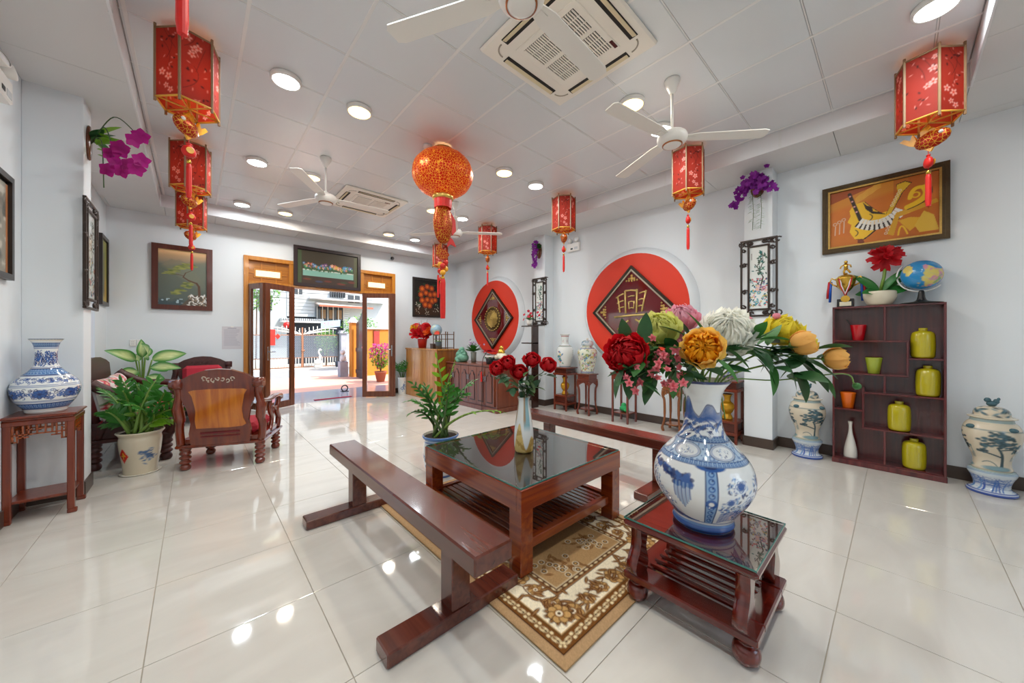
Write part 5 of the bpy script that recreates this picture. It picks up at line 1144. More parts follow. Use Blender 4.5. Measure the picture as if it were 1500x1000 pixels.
def lf(x, y, z, dx, dy, dz, L=.11): return ((x, y, z), (dx, dy, dz), L)
toC = lambda p, u=.3: Vector((-p[0], -p[1], 1.295-p[2]+u)).normalized()
bloom('peony', 'large deep red peony at the left of the big vase', (1.478, .846, 1.222), (-.85, -.15, .35), .104, PE(RED, RED), MB+Vector((-.03, .02, 0)), [lf(1.46, .80, 1.17, -.25, .1, -1, .13), lf(1.50, .83, 1.16, -.1, 0, -1, .12), lf(1.44, .83, 1.16, -.5, .3, -1, .12), lf(1.52, .86, 1.25, -.1, .1, 1, .12), lf(1.56, .80, 1.26, .2, 0, 1, .13), lf(1.55, .78, 1.18, -.1, -.1, -1, .12)])
bloom('peony', 'pale lime green peony above the red one', (1.694, .785, 1.342), (-.7, -.1, .6), .102, PE(LIME, LIME), MB+Vector((-.03, .03, 0)), [lf(1.66, .72, 1.25, -.6, .1, .1, .12), lf(1.68, .78, 1.26, -.3, .4, -.1, .12), lf(1.66, .80, 1.27, -.6, .3, .3, .12)])
bloom('peony', 'pink peony behind the lime one', (1.907, .767, 1.40), (-.6, -.1, .7), .092, PE(PINK, m_fl('pinklight', '#f0b4c4')), MB+Vector((.0, .04, 0)), [lf(1.84, .70, 1.30, -.3, .2, .6, .13)])
bloom('peony', 'half-hidden pink peony in the middle of the bouquet', (1.80, .77, 1.285), (-.8, .0, .3), .055, PE(PINK, PINK), MB+Vector((-.02, .03, 0)))
bloom('peony', 'big white peony with many narrow petals', (1.895, .549, 1.334), (-.7, -.35, .6), .125, MUM(WHT, WHT), MB+Vector((.03, -.02, 0)), [lf(1.86, .48, 1.26, .4, -.6, -.1, .13), lf(1.92, .45, 1.28, .5, -.6, .2, .13), lf(1.84, .55, 1.25, .1, -.5, -.3, .12), lf(1.95, .52, 1.26, .7, -.4, .1, .13)])
bloom('peony', 'orange-yellow peony hanging at the front of the bouquet', (1.614, .561, 1.251), (-.92, -.3, .2), .092, PE(m_fl('orangeouter', '#fcd06a', .42), ORG), MB+Vector((-.05, -.02, 0)), [lf(1.66, .60, 1.20, -.2, .4, -.7, .12), lf(1.64, .52, 1.21, .1, -.5, -.4, .11), lf(1.70, .57, 1.28, -.3, .2, .8, .14), lf(1.68, .62, 1.28, -.3, .7, .6, .14)])
bloom('peony', 'bright yellow ruffled peony on the right side', (2.184, .381, 1.333), (-.3, -.5, .7), .098, PE(YEL, YEL), MB+Vector((.05, -.04, 0)), [lf(2.05, .46, 1.26, .4, -.3, .5, .14), lf(2.02, .44, 1.24, .3, -.8, .2, .15), lf(2.10, .38, 1.25, .5, -.5, -.3, .14), lf(1.99, .50, 1.23, -.1, -.4, .5, .14), lf(2.08, .50, 1.27, .2, .3, .5, .13)])
bloom('peony', 'peach peony with a feathery yellow heart, right side', (2.092, .289, 1.273), (.2, -.85, .3), .072, BUD(PCH, YEL), MB+Vector((.06, -.05, 0)), [lf(2.03, .36, 1.20, .1, -.5, -.8, .13), lf(2.0, .40, 1.18, -.1, -.3, -1, .13), lf(2.08, .32, 1.2, .4, -.7, -.5, .12), lf(1.98, .45, 1.20, .2, -.5, -.6, .13), lf(2.12, .26, 1.24, .5, -.8, .3, .12)])
bloom('peony', 'closed peach rose at the far right tip of the bouquet', (2.175, .186, 1.201), (.15, -.95, .05), .064, BUD(PCH, PCH), MB+Vector((.07, -.06, 0)), [lf(2.10, .28, 1.17, .3, -.6, -.7, .12), lf(2.06, .31, 1.14, .2, -.4, -1, .12), lf(2.14, .25, 1.2, .6, -.6, .4, .11), lf(2.13, .24, 1.13, .1, -.7, -.9, .1)])
fb5 = B()
for k in range(5):
    fb5.m = Matrix.Rotation(k*2*PI/5, 4, 'Z') @ Matrix.Rotation(.22, 4, 'X'); leafB(fb5, 1., .88, -.1, .15, 5)
fb5.m = None
m_sp = m_fl('spray', '#f08a94'); fbm_ = B()
for k in range(10):
    fbm_.m = Matrix.Rotation(k*2*PI/5+(.6 if k > 4 else 0), 4, 'Z') @ Matrix.Rotation(.2 if k < 5 else .8, 4, 'X'); leafB(fbm_, 1. if k < 5 else .7, .62, -.2, .3, 4)
fbm_.m = None; mini = fbm_.mesh('blossom', m_sp)
for i, (p, lb) in enumerate([((1.55, .754, 1.232), 'pink blossom spray right of the red peony'), ((1.446, .79, 1.115), 'pink blossom spray below the red peony'), ((1.60, .66, 1.215), 'pink blossom spray left of the orange peony'), ((1.569, .675, 1.115), 'pink blossom spray hanging over the vase shoulder'), ((1.513, .72, 1.15), 'pink blossom spray in the low middle of the bouquet')]):
    base = MB+Vector((-.06, .0+.02*i, -.0)); t = thing('blossom_spray', lb, 'flower', base, group='pink blossom sprays'); r = random.Random(i); q = Vector(p)-base
    ob('stem', B().tube(spline([(0, 0, -.15), (0, 0, .01), q*.6+Vector((0, 0, .05)), q], 5), .003, 5), m_stem2, t)
    for k in range(8):
        pp = q+Vector((r.gauss(0, .028), r.gauss(0, .028), r.gauss(0, .028))); d = (Vector((-.9, -.3, .2))+Vector((r.gauss(0, .5), r.gauss(0, .5), r.gauss(0, .5)))).normalized()
        link('blossom', mini, t, pp, d.to_track_quat('Z', 'Y').to_euler(), r.uniform(.02, .028))
    for k in range(4): link('leaf', random.choice(pleaf), t, q*.95+Vector((r.gauss(0, .03), r.gauss(0, .03), r.gauss(0, .03))), aim((r.gauss(-.3, .6), r.gauss(0, .6), r.gauss(-.3, .6))), .085)
for p, lb in (((1.744, .848, 1.415), 'pink rosebud standing above the lime peony'), ((2.055, .498, 1.387), 'pink rosebud right of the white peony'), ((2.158, .404, 1.405), 'pink rosebud above the yellow peony')):
    bloom('rosebud', lb, p, (0, 0, 1), .022, TINY(PINK), MB+Vector((.0, .02, 0)), [], sr=.003)
bloom('rosebud', 'green closed bud drooping below the right tip', (2.244, .123, 1.076), (.3, -.5, -.6), .02, TINY(m_pl2), MB+Vector((.06, -.08, 0)), [], sr=.003)
foli = thing('foliage_sprig', 'dark green leaf sprig filling the middle of the bouquet', 'leaves', MB); r = random.Random(9)
ob('stem', B().tube([(0, 0, -.15), (0, 0, .12)], .004, 6), m_stem2, foli)
for k in range(30):
    a = r.uniform(0, 6.28); d = Vector((math.cos(a), math.sin(a), r.uniform(.0, .9))); link('leaf', random.choice(pleaf), foli, Vector((0, 0, .03+.1*r.random()))+d*.07, aim(d, (0, 0, 1), r.uniform(-.6, .6)), r.uniform(.1, .15))
for nm, lb, tips in (('foliage_sprig', 'leafy green sprig reaching right below the yellow peony', [(1.97, .50, 1.25), (2.03, .43, 1.24), (2.08, .38, 1.22), (2.12, .31, 1.19), (2.02, .40, 1.17), (2.07, .33, 1.14)]), ('foliage_sprig', 'leafy green sprig reaching left below the red peony', [(1.70, .70, 1.21), (1.62, .74, 1.22), (1.55, .79, 1.20), (1.50, .80, 1.16), (1.63, .70, 1.15), (1.57, .74, 1.13)])):
    t = thing(nm, lb, 'leaves', MB+Vector((.02 if tips[0][0] > VX else -.03, 0, 0))); o0 = t.location.copy()
    ob('stem', B().tube(spline([(0, 0, -.16), (0, 0, .02), Vector(tips[0])-o0, Vector(tips[3])-o0], 5), .004, 6), m_stem, t)
    for p in tips:
        q = Vector(p)-o0
        for k in range(5):
            d = Vector((q.x, q.y, 0)).normalized()*.9+Vector((r.gauss(0, .7), r.gauss(0, .7), r.gauss(0, .75))); link('leaf', random.choice(pleaf), t, q+Vector((r.gauss(0, .015), r.gauss(0, .015), r.gauss(0, .015))), aim(d, (0, 0, 1), r.uniform(-.7, .7)), r.uniform(.11, .16))
# roses in the slim vase on the coffee table
RX, RY, RZ = 1.745, 1.795, .4905
t = thing('slim_vase', 'slim white, gold and turquoise vase on the coffee table', 'vase', (RX, RY, RZ), -.77)
c = CV(.46, .42, 110, 100, '#dfe3e2'); n1 = fbm(c.X, c.Y, 26, 4); lvl = .12+.06*np.sin(c.X*2*PI/.46*3)+.05*np.sin(c.X*2*PI/.46*5+1)
c.full(((c.X*7 % 1) > .62)*np.clip((c.Y-.16)*20, 0, 1), '#5d9fb0', .8); c.full(((c.X*11+.3) % 1 > .78)*np.clip((c.Y-.2)*20, 0, 1), '#a8804a', .8)
c.full(np.clip((lvl-c.Y)*60, 0, 1), '#b3914a'); c.full((n1 > .53)*np.clip((lvl-c.Y)*60, 0, 1), '#d8bd74', .8)
ob('body', c.turned('body', smooth_prof([(.06, 0), (.066, .01), (.07, .06), (.068, .14), (.056, .24), (.043, .32), (.04, .36), (.047, .385)], 4), m_porc), None, t); ob('inner_lip', B().lathe([(.046, .384), (.038, .36), (.036, .2)], 24, cap0=False), m_porcin, t)
rb = Vector((RX, RY, RZ+.38)); RO = m_fl('rose_red', '#c4121e', .35); m_rl = leafmat('rose_leaf', '#2f5a3c', rough=.4); rleafm = [leafB(B(), 1., .55, .25, .2, 7).mesh('leaf', m) for m in (m_rl, leafmat('rose_leaf2', '#55754a', rough=.45))]
ROSE = [('outer_petals', [(5, 1.35, 1.05, .95, .3, .4), (5, 1.0, .98, .9, .22, .4)], RO, 1, 0), ('inner_petals', [(5, .7, .9, .8, .12, .4), (4, .45, .8, .75, .08, .4), (4, .2, .68, .7, .06, .4)], RO, 2, 0)]
for p, lb in (((1.584, 1.898, 1.083), 'red rose leaning farthest left in the slim vase'), ((1.638, 1.849, 1.12), 'red rose second from left in the slim vase'), ((1.698, 1.794, 1.055), 'red rose low at the front of the slim vase'), ((1.764, 1.734, 1.141), 'red rose standing highest in the slim vase'), ((1.849, 1.658, 1.104), 'red rose leaning right in the slim vase')):
    t = bloom('rose', lb, p, Vector((p[0]-RX, p[1]-RY, .12))*1.5+Vector((-.35, -.35, .25)), .062, ROSE, rb, [], stemmat=m_stem2, sr=.0035, group='red roses'); r = random.Random(int(p[0]*1000))
    for k in range(8):
        s = r.uniform(.25, .8); q = (Vector(p)-rb)*s; q.z *= .9; d = Vector((r.gauss(0, 1), r.gauss(0, 1), r.gauss(-.1, .5))); link('leaf', r.choice(rleafm), t, q+d*.02, aim(d, (0, 0, 1), r.uniform(-.5, .5)), r.uniform(.07, .11))
# amaryllis on the curio shelf
t = thing('potted_flower', 'red amaryllis in a round cream pot on top of the curio shelf', 'potted flower', (5.06, .115, 1.618))
ob('pot', pot_lathe(smooth_prof([(.06, 0), (.085, .01), (.115, .07), (.12, .12), (.112, .14), (.105, .135), (.1, .11), (0, .11)], 3)), mat('cream_pot', '#cfc7b2', rough=.3), t)
ob('soil', B().lathe([(.1, .118), (0, .13)], 20, cap0=False), mat('moss', '#7a7848', rough=1, bump=1, scale=80), t)
for a, el, L, w in ((1.3, .25, .16, .6), (-1.6, .3, .16, .6), (2.6, .2, .14, .6), (0, .3, .13, .6), (1.9, .9, .24, .22), (-1.3, .8, .22, .22), (-2.0, 1.0, .22, .24), (1.1, 1.0, .24, .2)):
    d = (math.cos(a)*math.cos(el), math.sin(a)*math.cos(el), math.sin(el)); link('leaf', leafB(B(), 1., w, .3, .2, 8).mesh('leaf', leafmat('amaryllis_leaf', '#2f7a34', rough=.35)), t, (0, 0, .125), aim(d, (-.8, 0, .6)), L*1.3)
ob('stem', B().tube([(0, 0, .12), (-.01, -.03, .28), (-.01, -.04, .42)], .013, 8), m_stem, t)
for d in ((-.8, .5, .5), (-.7, -.6, .5), (-.6, 0, -.4), (.1, .1, 1)):
    q = Vector((-.01, -.04, .46))+Vector(d).normalized()*.03; ob('bloom', petals(0, [(6, .75, 1., .75, -.7)], .12, 3, .1), m_fl('amaryllis', '#c01020'), t, q, Vector(d).to_track_quat('Z', 'Y').to_euler())

# ---- wall orchids
def orchid(name, label, loc, rz, blooms, size, pet, n=1, plaque=.3):
    t = thing(name, label, 'wall plant', loc, rz)
    ob('plaque', B().lathe([(.0, 0), (.95, .0), (1, .1), (.95, .2), (.0, .22)], 24, cap0=False, cap1=False).mesh('plaque', wood('plaque_wood', '#5a2a14', '#7a4020', axis=2)), None, t, (0, 0, 0), (PI/2, 0, 0), (.07, plaque/2, .09))
    for k in range(7):
        a = -PI+k*PI/6; d = Vector((math.cos(a)*.9, -.55, .45+.35*math.sin(k*2.2))); link('leaf', pleaf[k % 3], t, (0, -.02, .03), aim(d), .17)
    r = random.Random(int(abs(loc[1])*100)); fm = fb5.mesh('blossom', pet)
    for (bx, by, bz) in blooms:
        d = Vector((r.gauss(0, .4), -1+r.gauss(0, .3), r.gauss(0, .3))); link('blossom', fm, t, (bx, by, bz), d.to_track_quat('Z', 'Y').to_euler(), size*r.uniform(.85, 1.15))
    return t
MAG = m_fl('magenta', '#b01084'); PUR = m_fl('purple', '#8a1f9a')
r = random.Random(3)
t = orchid('orchid_plaque', 'magenta orchid spray on a wooden plaque high on the left pilaster', (-.675, 4.64, 2.96), PI/2, [], .06, MAG)
Lq = Matrix.Rotation(-PI/2, 3, 'Z'); fm = fb5.mesh('blossom', MAG)
for k, p in enumerate([(-.33, 4.26, 2.99), (-.38, 4.26, 2.94), (-.52, 4.39, 2.83), (-.46, 4.36, 2.86), (-.41, 4.3, 2.74), (-.54, 4.41, 2.70), (-.33, 4.22, 2.77), (-.46, 4.33, 2.88), (-.48, 4.36, 2.74), (-.36, 4.24, 2.70), (-.45, 4.3, 2.68)]):
    q = Lq @ (Vector(p)-Vector((-.675, 4.64, 2.96))); link('blossom', fm, t, q, (Vector((-1, -.35, -.3))+Vector((r.gauss(0, .3), r.gauss(0, .3), r.gauss(0, .3)))).to_track_quat('Z', 'Y').to_euler(), .066)
for p1, p2 in (((-.50, 4.40, 3.14), (-.35, 4.24, 2.98)), ((-.55, 4.45, 3.05), (-.47, 4.36, 2.66)), ((-.58, 4.5, 2.95), (-.56, 4.45, 2.55))):
    a, b_ = Lq @ (Vector(p1)-Vector((-.675, 4.64, 2.96))), Lq @ (Vector(p2)-Vector((-.675, 4.64, 2.96))); ob('stem', B().tube(spline([(0, -.02, 0), a, b_], 8), .004, 6), m_stem2, t)
for k in range(9):
    d = Vector((r.gauss(-.4, .5), -1, r.gauss(.0, .5))); link('leaf', zleaf['n'][0], t, (r.gauss(0, .02), -.05, r.gauss(0, .04)), aim(d), .2)
r = random.Random(12); bl_ = []
for k in range(95):
    x = r.gauss(0, .085); bl_.append((x, -.15+r.gauss(0, .035), .05-3.2*x*x+r.gauss(0, .05)))
for k in range(36): s = k/35; bl_.append((-.06-.15*s+r.gauss(0, .022), -.15, -.0-.2*s*s+r.gauss(0, .028)))
t = orchid('orchid_plaque', 'purple cascading blossom basket on the near right pilaster', (4.95, 1.11, 3.06), -PI/2, bl_, .032, PUR, plaque=.2)
for x in (-.03, .05):
    for k in range(22): link('leaf', zleaf['d'][0], t, (x+.008*math.sin(k), -.1, -.1-.018*k), aim((random.choice((-1, 1)), -.3, -.4)), .05)
    ob('vine', B().tube([(x, -.1, -.05), (x+.01, -.1, -.3), (x, -.1, -.5)], .003, 5), m_stem2, t)
bl_ = [(-.02+.05*math.sin(k*2.3), -.1, .16-.018*k) for k in range(27)]
orchid('orchid_plaque', 'purple orchid plaque on the far right pilaster', (4.95, 4.66, 2.98), -PI/2, bl_, .045, PUR)

# ---- items on counter and sideboard
t = thing('flower_pot', 'red pot of big red and yellow paper flowers on the counter', 'potted flower', (3.85, 7.28, 1.072))
ob('pot', pot_lathe([(.085, 0), (.11, .2), (.112, .21), (.1, .21), (.09, .18), (0, .18)]), mat('red_pot', '#c02a22', rough=.4), t)
r = random.Random(6)
for k, (x, y, z, R, m_) in enumerate([(0, 0, .30, .2, RED), (-.1, .1, .3, .16, RED), (.05, -.15, .28, .16, RED), (-.05, .25, .42, .14, m_fl('paper_yellow', '#e8b41c')), (.0, -.3, .34, .13, m_fl('paper_orange', '#e8641c')), (.02, .28, .34, .12, RED), (0, -.22, .44, .12, RED), (0, .12, .38, .1, m_fl('paper_orange', '#e8641c'))]):
    ob('bloom', petals(0, [(9, .35, 1., .6, .4), (7, .9, .8, .5, .3)], R, k, .1), m_, t, (x, y, z), Vector((-.8, -.5+r.gauss(0, .2), .5)).to_track_quat('Z', 'Y').to_euler())
for y in (-.2, .22):
    ob('fan_disc', B().lathe([(.0, 0), (.12, .0), (.125, .01), (.0, .012)], 24, cap0=False, cap1=False).mesh('fan_disc', mat('red_paper', '#b8141c', rough=.5)), None, t, (-.02, y, .45), (PI/2, 0, -.8))
for k in range(6): ob('twig', B().tube([(0, r.uniform(-.1, .1), .2), (r.uniform(-.1, .1), r.uniform(-.3, .3), r.uniform(.55, .68))], .003, 5), mat('twig', '#6a4a3a'), t)
t = thing('display_rack', 'small brown lattice rack standing on the counter', 'rack', (3.86, 6.55, 1.072)); w_rk = wood('rack_wood', '#5a3a20', '#6f4a2a', axis=2)
for x in (0, .2):
    for y in (-.25, .0, .25): ob('post', B().box(x-.008, y-.008, 0, x+.008, y+.008, .36 if y <= 0 else .30, .001), w_rk, t)
for z in (.02, .2, .3): ob('rail', B().box(-.008, -.25, z-.007, .208, .25, z+.007, .001), w_rk, t)
t = thing('globe', 'pale blue globe standing on the counter behind the rack', 'globe', (3.96, 6.86, 1.072))
c = CV(.7, .35, 80, 40, '#8fb0c4'); c.full((fbm(c.X, c.Y, 11, 8)-.55)*18, '#b9bfa8')
ob('sphere', c.grid('sphere', lambda u, v: (.13*np.sin(PI*v)*np.cos(2*PI*u), .13*np.sin(PI*v)*np.sin(2*PI*u), -.13*np.cos(PI*v)), MATS['globe_print']), None, t, (0, 0, .40), (.4, 0, 0)); ob('stand', B().lathe([(.09, 0), (.09, .015), (.02, .04), (.015, .28)], 20), m_black, t)
t = thing('potted_flower', 'small pot of red blossoms and green leaves on the counter edge', 'potted flower', (3.74, 6.38, 1.072))
ob('pot', pot_lathe([(.05, 0), (.07, .14), (.07, .15), (.06, .14), (0, .13)]), mat('blue_grey_pot', '#56646e', rough=.3), t)
for k in range(12): a = k*2.4; link('leaf', zleaf['n'][1], t, (0, 0, .14), aim((math.cos(a), math.sin(a), .5)), .12)
for k in range(5): link('blossom', fb5.mesh('blossom', m_fl('coral', '#e8503c')), t, (-.02, .06+.03*k-.1, .32+.02*(k % 2)), Vector((-1, -.4, .4)).to_track_quat('Z', 'Y').to_euler(), .035)
tag(ob('small_box', B().box(-.05, -.06, 0, .05, .06, .1, .006).box(-.054, -.064, .085, .054, .064, .105, .004), mat('brown_box', '#4a3830', rough=.5), None, (3.76, 6.62, 1.0725)), 'small dark box between flower pot and rack on the counter', 'box')
SZ = .82
tag(ob('stone_carving', B().sph((0, 0, .08), (.12, .15, .1), 14, 10).sph((.0, .03, .17), (.09, .1, .09), 12, 9).sph((0, -.05, .15), (.07, .08, .07), 12, 9).sph((0, .02, .25), (.055, .06, .05), 10, 8).sph((-.08, .07, .06), .05, 10, 8).sph((-.09, -.04, .09), .045, 10, 8).sph((-.07, .05, .16), .045, 10, 8).sph((-.05, -.06, .2), .035, 10, 8).sph((-.06, .0, .23), .03, 10, 8).sph((-.1, .0, .03), .05, 10, 8).sph((-.05, .1, .13), .04, 10, 8), mat('jade', '#6aa08a', rough=.4, bump=1, scale=24, var=.2), None, (3.98, 5.86, SZ)), 'green carved stone on the left of the sideboard', 'carving')
t = thing('flower_vase', 'glass vase of small mauve and white flowers on the sideboard', 'vase', (4.08, 5.62, SZ)); ob('glass', B().lathe([(.05, 0), (.055, .16), (.06, .2)], 18, cap1=False), mat('smoky_glass', '#8a948c', rough=.15), t)
r = random.Random(2); mv = fb5.mesh('blossom', m_fl('mauve', '#c4a8c8'))
for k in range(30): link('leaf', zleaf['d'][0], t, (0, 0, .2), aim((r.gauss(0, 1), r.gauss(0, 1), .9)), .2)
for k in range(26): link('blossom', mv, t, (r.gauss(0, .07), r.gauss(0, .09), .36+r.gauss(0, .04)), (r.gauss(0, .5), r.gauss(0, .5), 0), .025)
t = thing('potted_flower', 'red poinsettia in a white and black pot on the sideboard', 'potted flower', (4.02, 5.02, SZ)); ob('pot', pot_lathe([(.07, 0), (.085, .11)]), mat('dark_grey_pot', '#3a4246', rough=.4), t); ob('pot_rim', B().lathe([(.085, .11), (.1, .13), (.102, .16), (.09, .16)], 24), m_white, t)
for k in range(14): a = k*2.4; link('leaf', leafB(B(), 1., .5, .3, .2, 6).mesh('bract', m_fl('poins', '#b41426')), t, (0, 0, .22), aim((math.cos(a), math.sin(a), .25+.3*(k % 3 == 0))), .19)
for k in range(8): a = k*.8; link('leaf', pleaf[0], t, (0, 0, .17), aim((math.cos(a), math.sin(a), -.25)), .16)
t = thing('figurine', 'gold and white seated figurine on a black plinth on the sideboard', 'figurine', (4.10, 4.80, SZ)); ob('plinth', B().box(-.1, -.13, 0, .1, .13, .09, .01), m_black, t); ob('plate', B().box(-.102, -.02, .02, -.1, .06, .06), m_gold, t)
ob('robe', B().sph((0, 0, .15), (.09, .12, .07), 16, 10).sph((-.05, .06, .13), (.05, .06, .045), 12, 8).sph((-.05, -.06, .13), (.05, .06, .045), 12, 8), mat('ivory', '#ded6bf', rough=.4, var=.1, bump=.5, scale=40), t)
ob('torso', B().sph((0, 0, .22), (.065, .075, .065), 14, 10).sph((-.01, .05, .2), (.03, .03, .05), 10, 8).sph((-.01, -.05, .2), (.03, .03, .05), 10, 8), m_gold, t); ob('head', B().sph((0, 0, .30), (.038, .038, .04), 14, 10).sph((0, .036, .295), (.01, .012, .02), 8, 6).sph((0, -.036, .295), (.01, .012, .02), 8, 6), m_gold, t)
t = thing('hooked_cane', 'thin dark hooked stick with a red tassel leaning on the sideboard front', 'cane', (3.795, 4.98, 0)); ob('stick', B().tube(spline([(0, 0, 0), (0, 0, .5), (0, -.01, .8), (-.0, -.05, .95), (0, -.14, 1.04)], 5), .007, 6), mat('cane', '#4a2a1a', rough=.4), t); ob('tassel', B().lathe([(.004, .08), (.012, .07), (.018, -.1)], 10, (-.01, 0, .62), sm=False), m_redp, t)
t = thing('potted_flower', 'small pot of pink flowers on top of the narrow dark shelf', 'potted flower', (4.70, 4.68, 1.532)); ob('pot', pot_lathe([(.04, 0), (.06, .1), (.05, .1), (0, .09)]), m_white, t); r = random.Random(3)
for k in range(16): link('leaf', zleaf['d'][0], t, (0, 0, .1), aim((r.gauss(0, 1), r.gauss(0, 1), .7)), .13)
pk = fb5.mesh('blossom', m_fl('rosepink', '#d0304a'))
for k in range(12): link('blossom', pk, t, (r.gauss(0, .05), r.gauss(0, .07), .2+r.gauss(0, .04)), Vector((-1, r.gauss(0, .5), .5)).to_track_quat('Z', 'Y').to_euler(), .033)
# ================================================================ PICTURES AND WALL PIECES
m_canvas = vcol('painted_canvas', rough=.45); m_print = vcol('glossy_print', rough=.15, coat=.3)
WALLS = {'back': 0., 'right': -PI/2, 'left': PI/2}
def picture(label, wall, loc, w, h, fw, dep, fm, cv, gilt=None, cm=None, cat='picture', glass=False, tilt=0.):
    t = thing('framed_picture', label, cat, loc, WALLS[wall]); t.rotation_euler = (tilt, 0, WALLS[wall])
    W_, H_ = w/2, h/2
    for P in ([(-W_, -H_), (W_, -H_), (W_-fw, -H_+fw), (-W_+fw, -H_+fw)], [(W_, -H_), (W_, H_), (W_-fw, H_-fw), (W_-fw, -H_+fw)], [(W_, H_), (-W_, H_), (-W_+fw, H_-fw), (W_-fw, H_-fw)], [(-W_, H_), (-W_, -H_), (-W_+fw, -H_+fw), (-W_+fw, H_-fw)]):
        r_ = ob('frame_rail', B().prism(P, -dep, 0, 'y'), fm, t)
        if gilt:
            c = [sum(p[0] for p in P)/4, sum(p[1] for p in P)/4]; Q = [(P[3][0], P[3][1]), (P[2][0], P[2][1]), (P[2][0]*.75+P[1][0]*.25, P[2][1]*.75+P[1][1]*.25), (P[3][0]*.75+P[0][0]*.25, P[3][1]*.75+P[0][1]*.25)]
            ob('gilt_edge', B().prism(Q, -dep-.004, -dep+.002, 'y'), gilt, r_)
            Q = [(P[0][0]*.85+P[3][0]*.15, P[0][1]*.85+P[3][1]*.15), (P[1][0]*.85+P[2][0]*.15, P[1][1]*.85+P[2][1]*.15), (P[1][0]*.55+P[2][0]*.45, P[1][1]*.55+P[2][1]*.45), (P[0][0]*.55+P[3][0]*.45, P[0][1]*.55+P[3][1]*.45)]
            ob('raised_bead', B().prism(Q, -dep-.006, -dep+.002, 'y'), fm, r_)
    ob('backing', B().box(-W_+fw*.8, -.006, -H_+fw*.8, W_-fw*.8, -.001, H_-fw*.8), m_black, t)
    ob('canvas', cv.flat('canvas', cm or m_canvas), None, t, (0, -dep*.45, -H_+fw))
    if glass: ob('glass', B().box(-W_+fw*.9, -dep*.6, -H_+fw*.9, W_-fw*.9, -dep*.6+.002, H_-fw*.9), m_glass, t)
    return t
fr_red = wood('frame_redwood', '#4a1c12', '#5f2a1a', rough=.3, axis=2); fr_blk = mat('frame_black', '#2a2422', rough=.35); fr_brn = mat('frame_bronze', '#4a3a22', rough=.35, metal=.5, var=.3, scale=40); gilt = mat('gilt', '#b08d4c', rough=.35, metal=.8, var=.4, scale=120)
# pine picture
w, h = .735-.15, 1.05-.15; c = CV(w, h, 100, 150, '#5a6058'); v = c.Y/h; u = c.X/w
c.full(np.clip((v-.72)*3, 0, 1), '#c79a6a'); c.full(np.clip((v-.9)*6, 0, 1), '#d9ae7c')
c.full(np.clip((.86-1.2*(u-.35)**2-.04*vnoise(c.X, c.Y, 20, 1)-v)*30, 0, 1), '#6f6a58', .8); c.full(np.clip((.7+.18*u-v)*14, 0, 1), '#5d6355', .8); c.full(np.clip((.78-.5*u-v)*12, 0, 1), '#4c544c', .8); c.full(np.clip((.5-v)*2.2, 0, 1), '#3f4a48', .8)
c.full(np.clip((.12-v+.02*np.sin(u*20))*14, 0, 1), '#2f3f44'); c.full((vnoise(c.X, c.Y, 40, 5) > .62)*(v < .12)*(v > .04), '#9fb4bc', .7)
c.poly([(w*.45, 0), (w*.6, h*.12), (w*.7, h*.2), (w*.95, h*.2), (w, h*.18), (w, 0)], '#4a4238'); r = random.Random(3)
for k in range(60): c.el(w*r.uniform(.6, 1), h*r.uniform(0, .2), .02, .007, r.choice(['#cfcdc4', '#2a2622', '#8a7a68', '#e0ded6']), r.uniform(0, 3))
c.line([(w*.84, h*.2), (w*.83, h*.36), (w*.78, h*.42), (w*.62, h*.46), (w*.5, h*.52), (w*.55, h*.6), (w*.7, h*.66)], .032, '#4a3222', w1=.008)
c.line([(w*.52, h*.54), (w*.4, h*.56), (w*.25, h*.55)], .008, '#4a3222')
for x, y, s in ((.22, .58, .12), (.32, .62, .1), (.5, .7, .13), (.62, .74, .14), (.42, .68, .1), (.55, .34, .1), (.45, .27, .09), (.35, .22, .08), (.6, .4, .08)):
    for k in range(14): c.el(w*(x+r.uniform(-s, s)), h*(y+r.uniform(-.02, .03)), .03, .009, r.choice(['#6a7034', '#7d8040', '#4d5a2e']), r.uniform(-.3, .3), a=.85)
c.c = np.clip(c.c*1.5, 0, .8)
picture('pine tree landscape in a dark red wooden frame left of the door', 'back', (-.138, YB, 2.285), .735, 1.05, .075, .04, fr_red, c)
# flower shelf picture over the door
w, h = 1.265-.14, .79-.14; c = CV(w, h, 150, 90, '#3a3222'); r = random.Random(8)
c.rect(0, 0, w, h*.25, '#3c2a20'); c.rect(w*.0, 0, w*.06, h, '#3f4f30'); c.rect(w*.94, 0, w, h, '#4f5232')
c.rect(w*.08, h*.24, w*.93, h*.42, '#7fb0a4'); c.rect(w*.08, h*.41, w*.93, h*.44, '#cfd8cc')
for k in range(46):
    x = w*(.1+.8*k/45)+r.uniform(-.01, .01); y = h*(.5+.12*r.random()); q = r.uniform(.022, .045)
    c.el(x, y-.03, .02, .05, '#2f5a38', r.uniform(-.4, .4)); c.flower(x, y, q, r.choice(['#2f6fae', '#2a8a5c', '#d8a83c', '#c8604a', '#7a4a8a', '#e0a088', '#3f8fc8']), '#e8d8a8', 6, r.random())
for k in range(8): c.el(w*r.uniform(.1, .9), h*r.uniform(.06, .16), .07, .02, r.choice(['#7a2f22', '#2f4a2c', '#3a4a6a']), a=.7)
picture('wide dark-framed painting with a pale green band hung above the door opening', 'back', (2.06, YB-.03, 2.72), 1.265, .79, .062, .04, mat('frame_wine', '#2a1a1e', rough=.35), c)
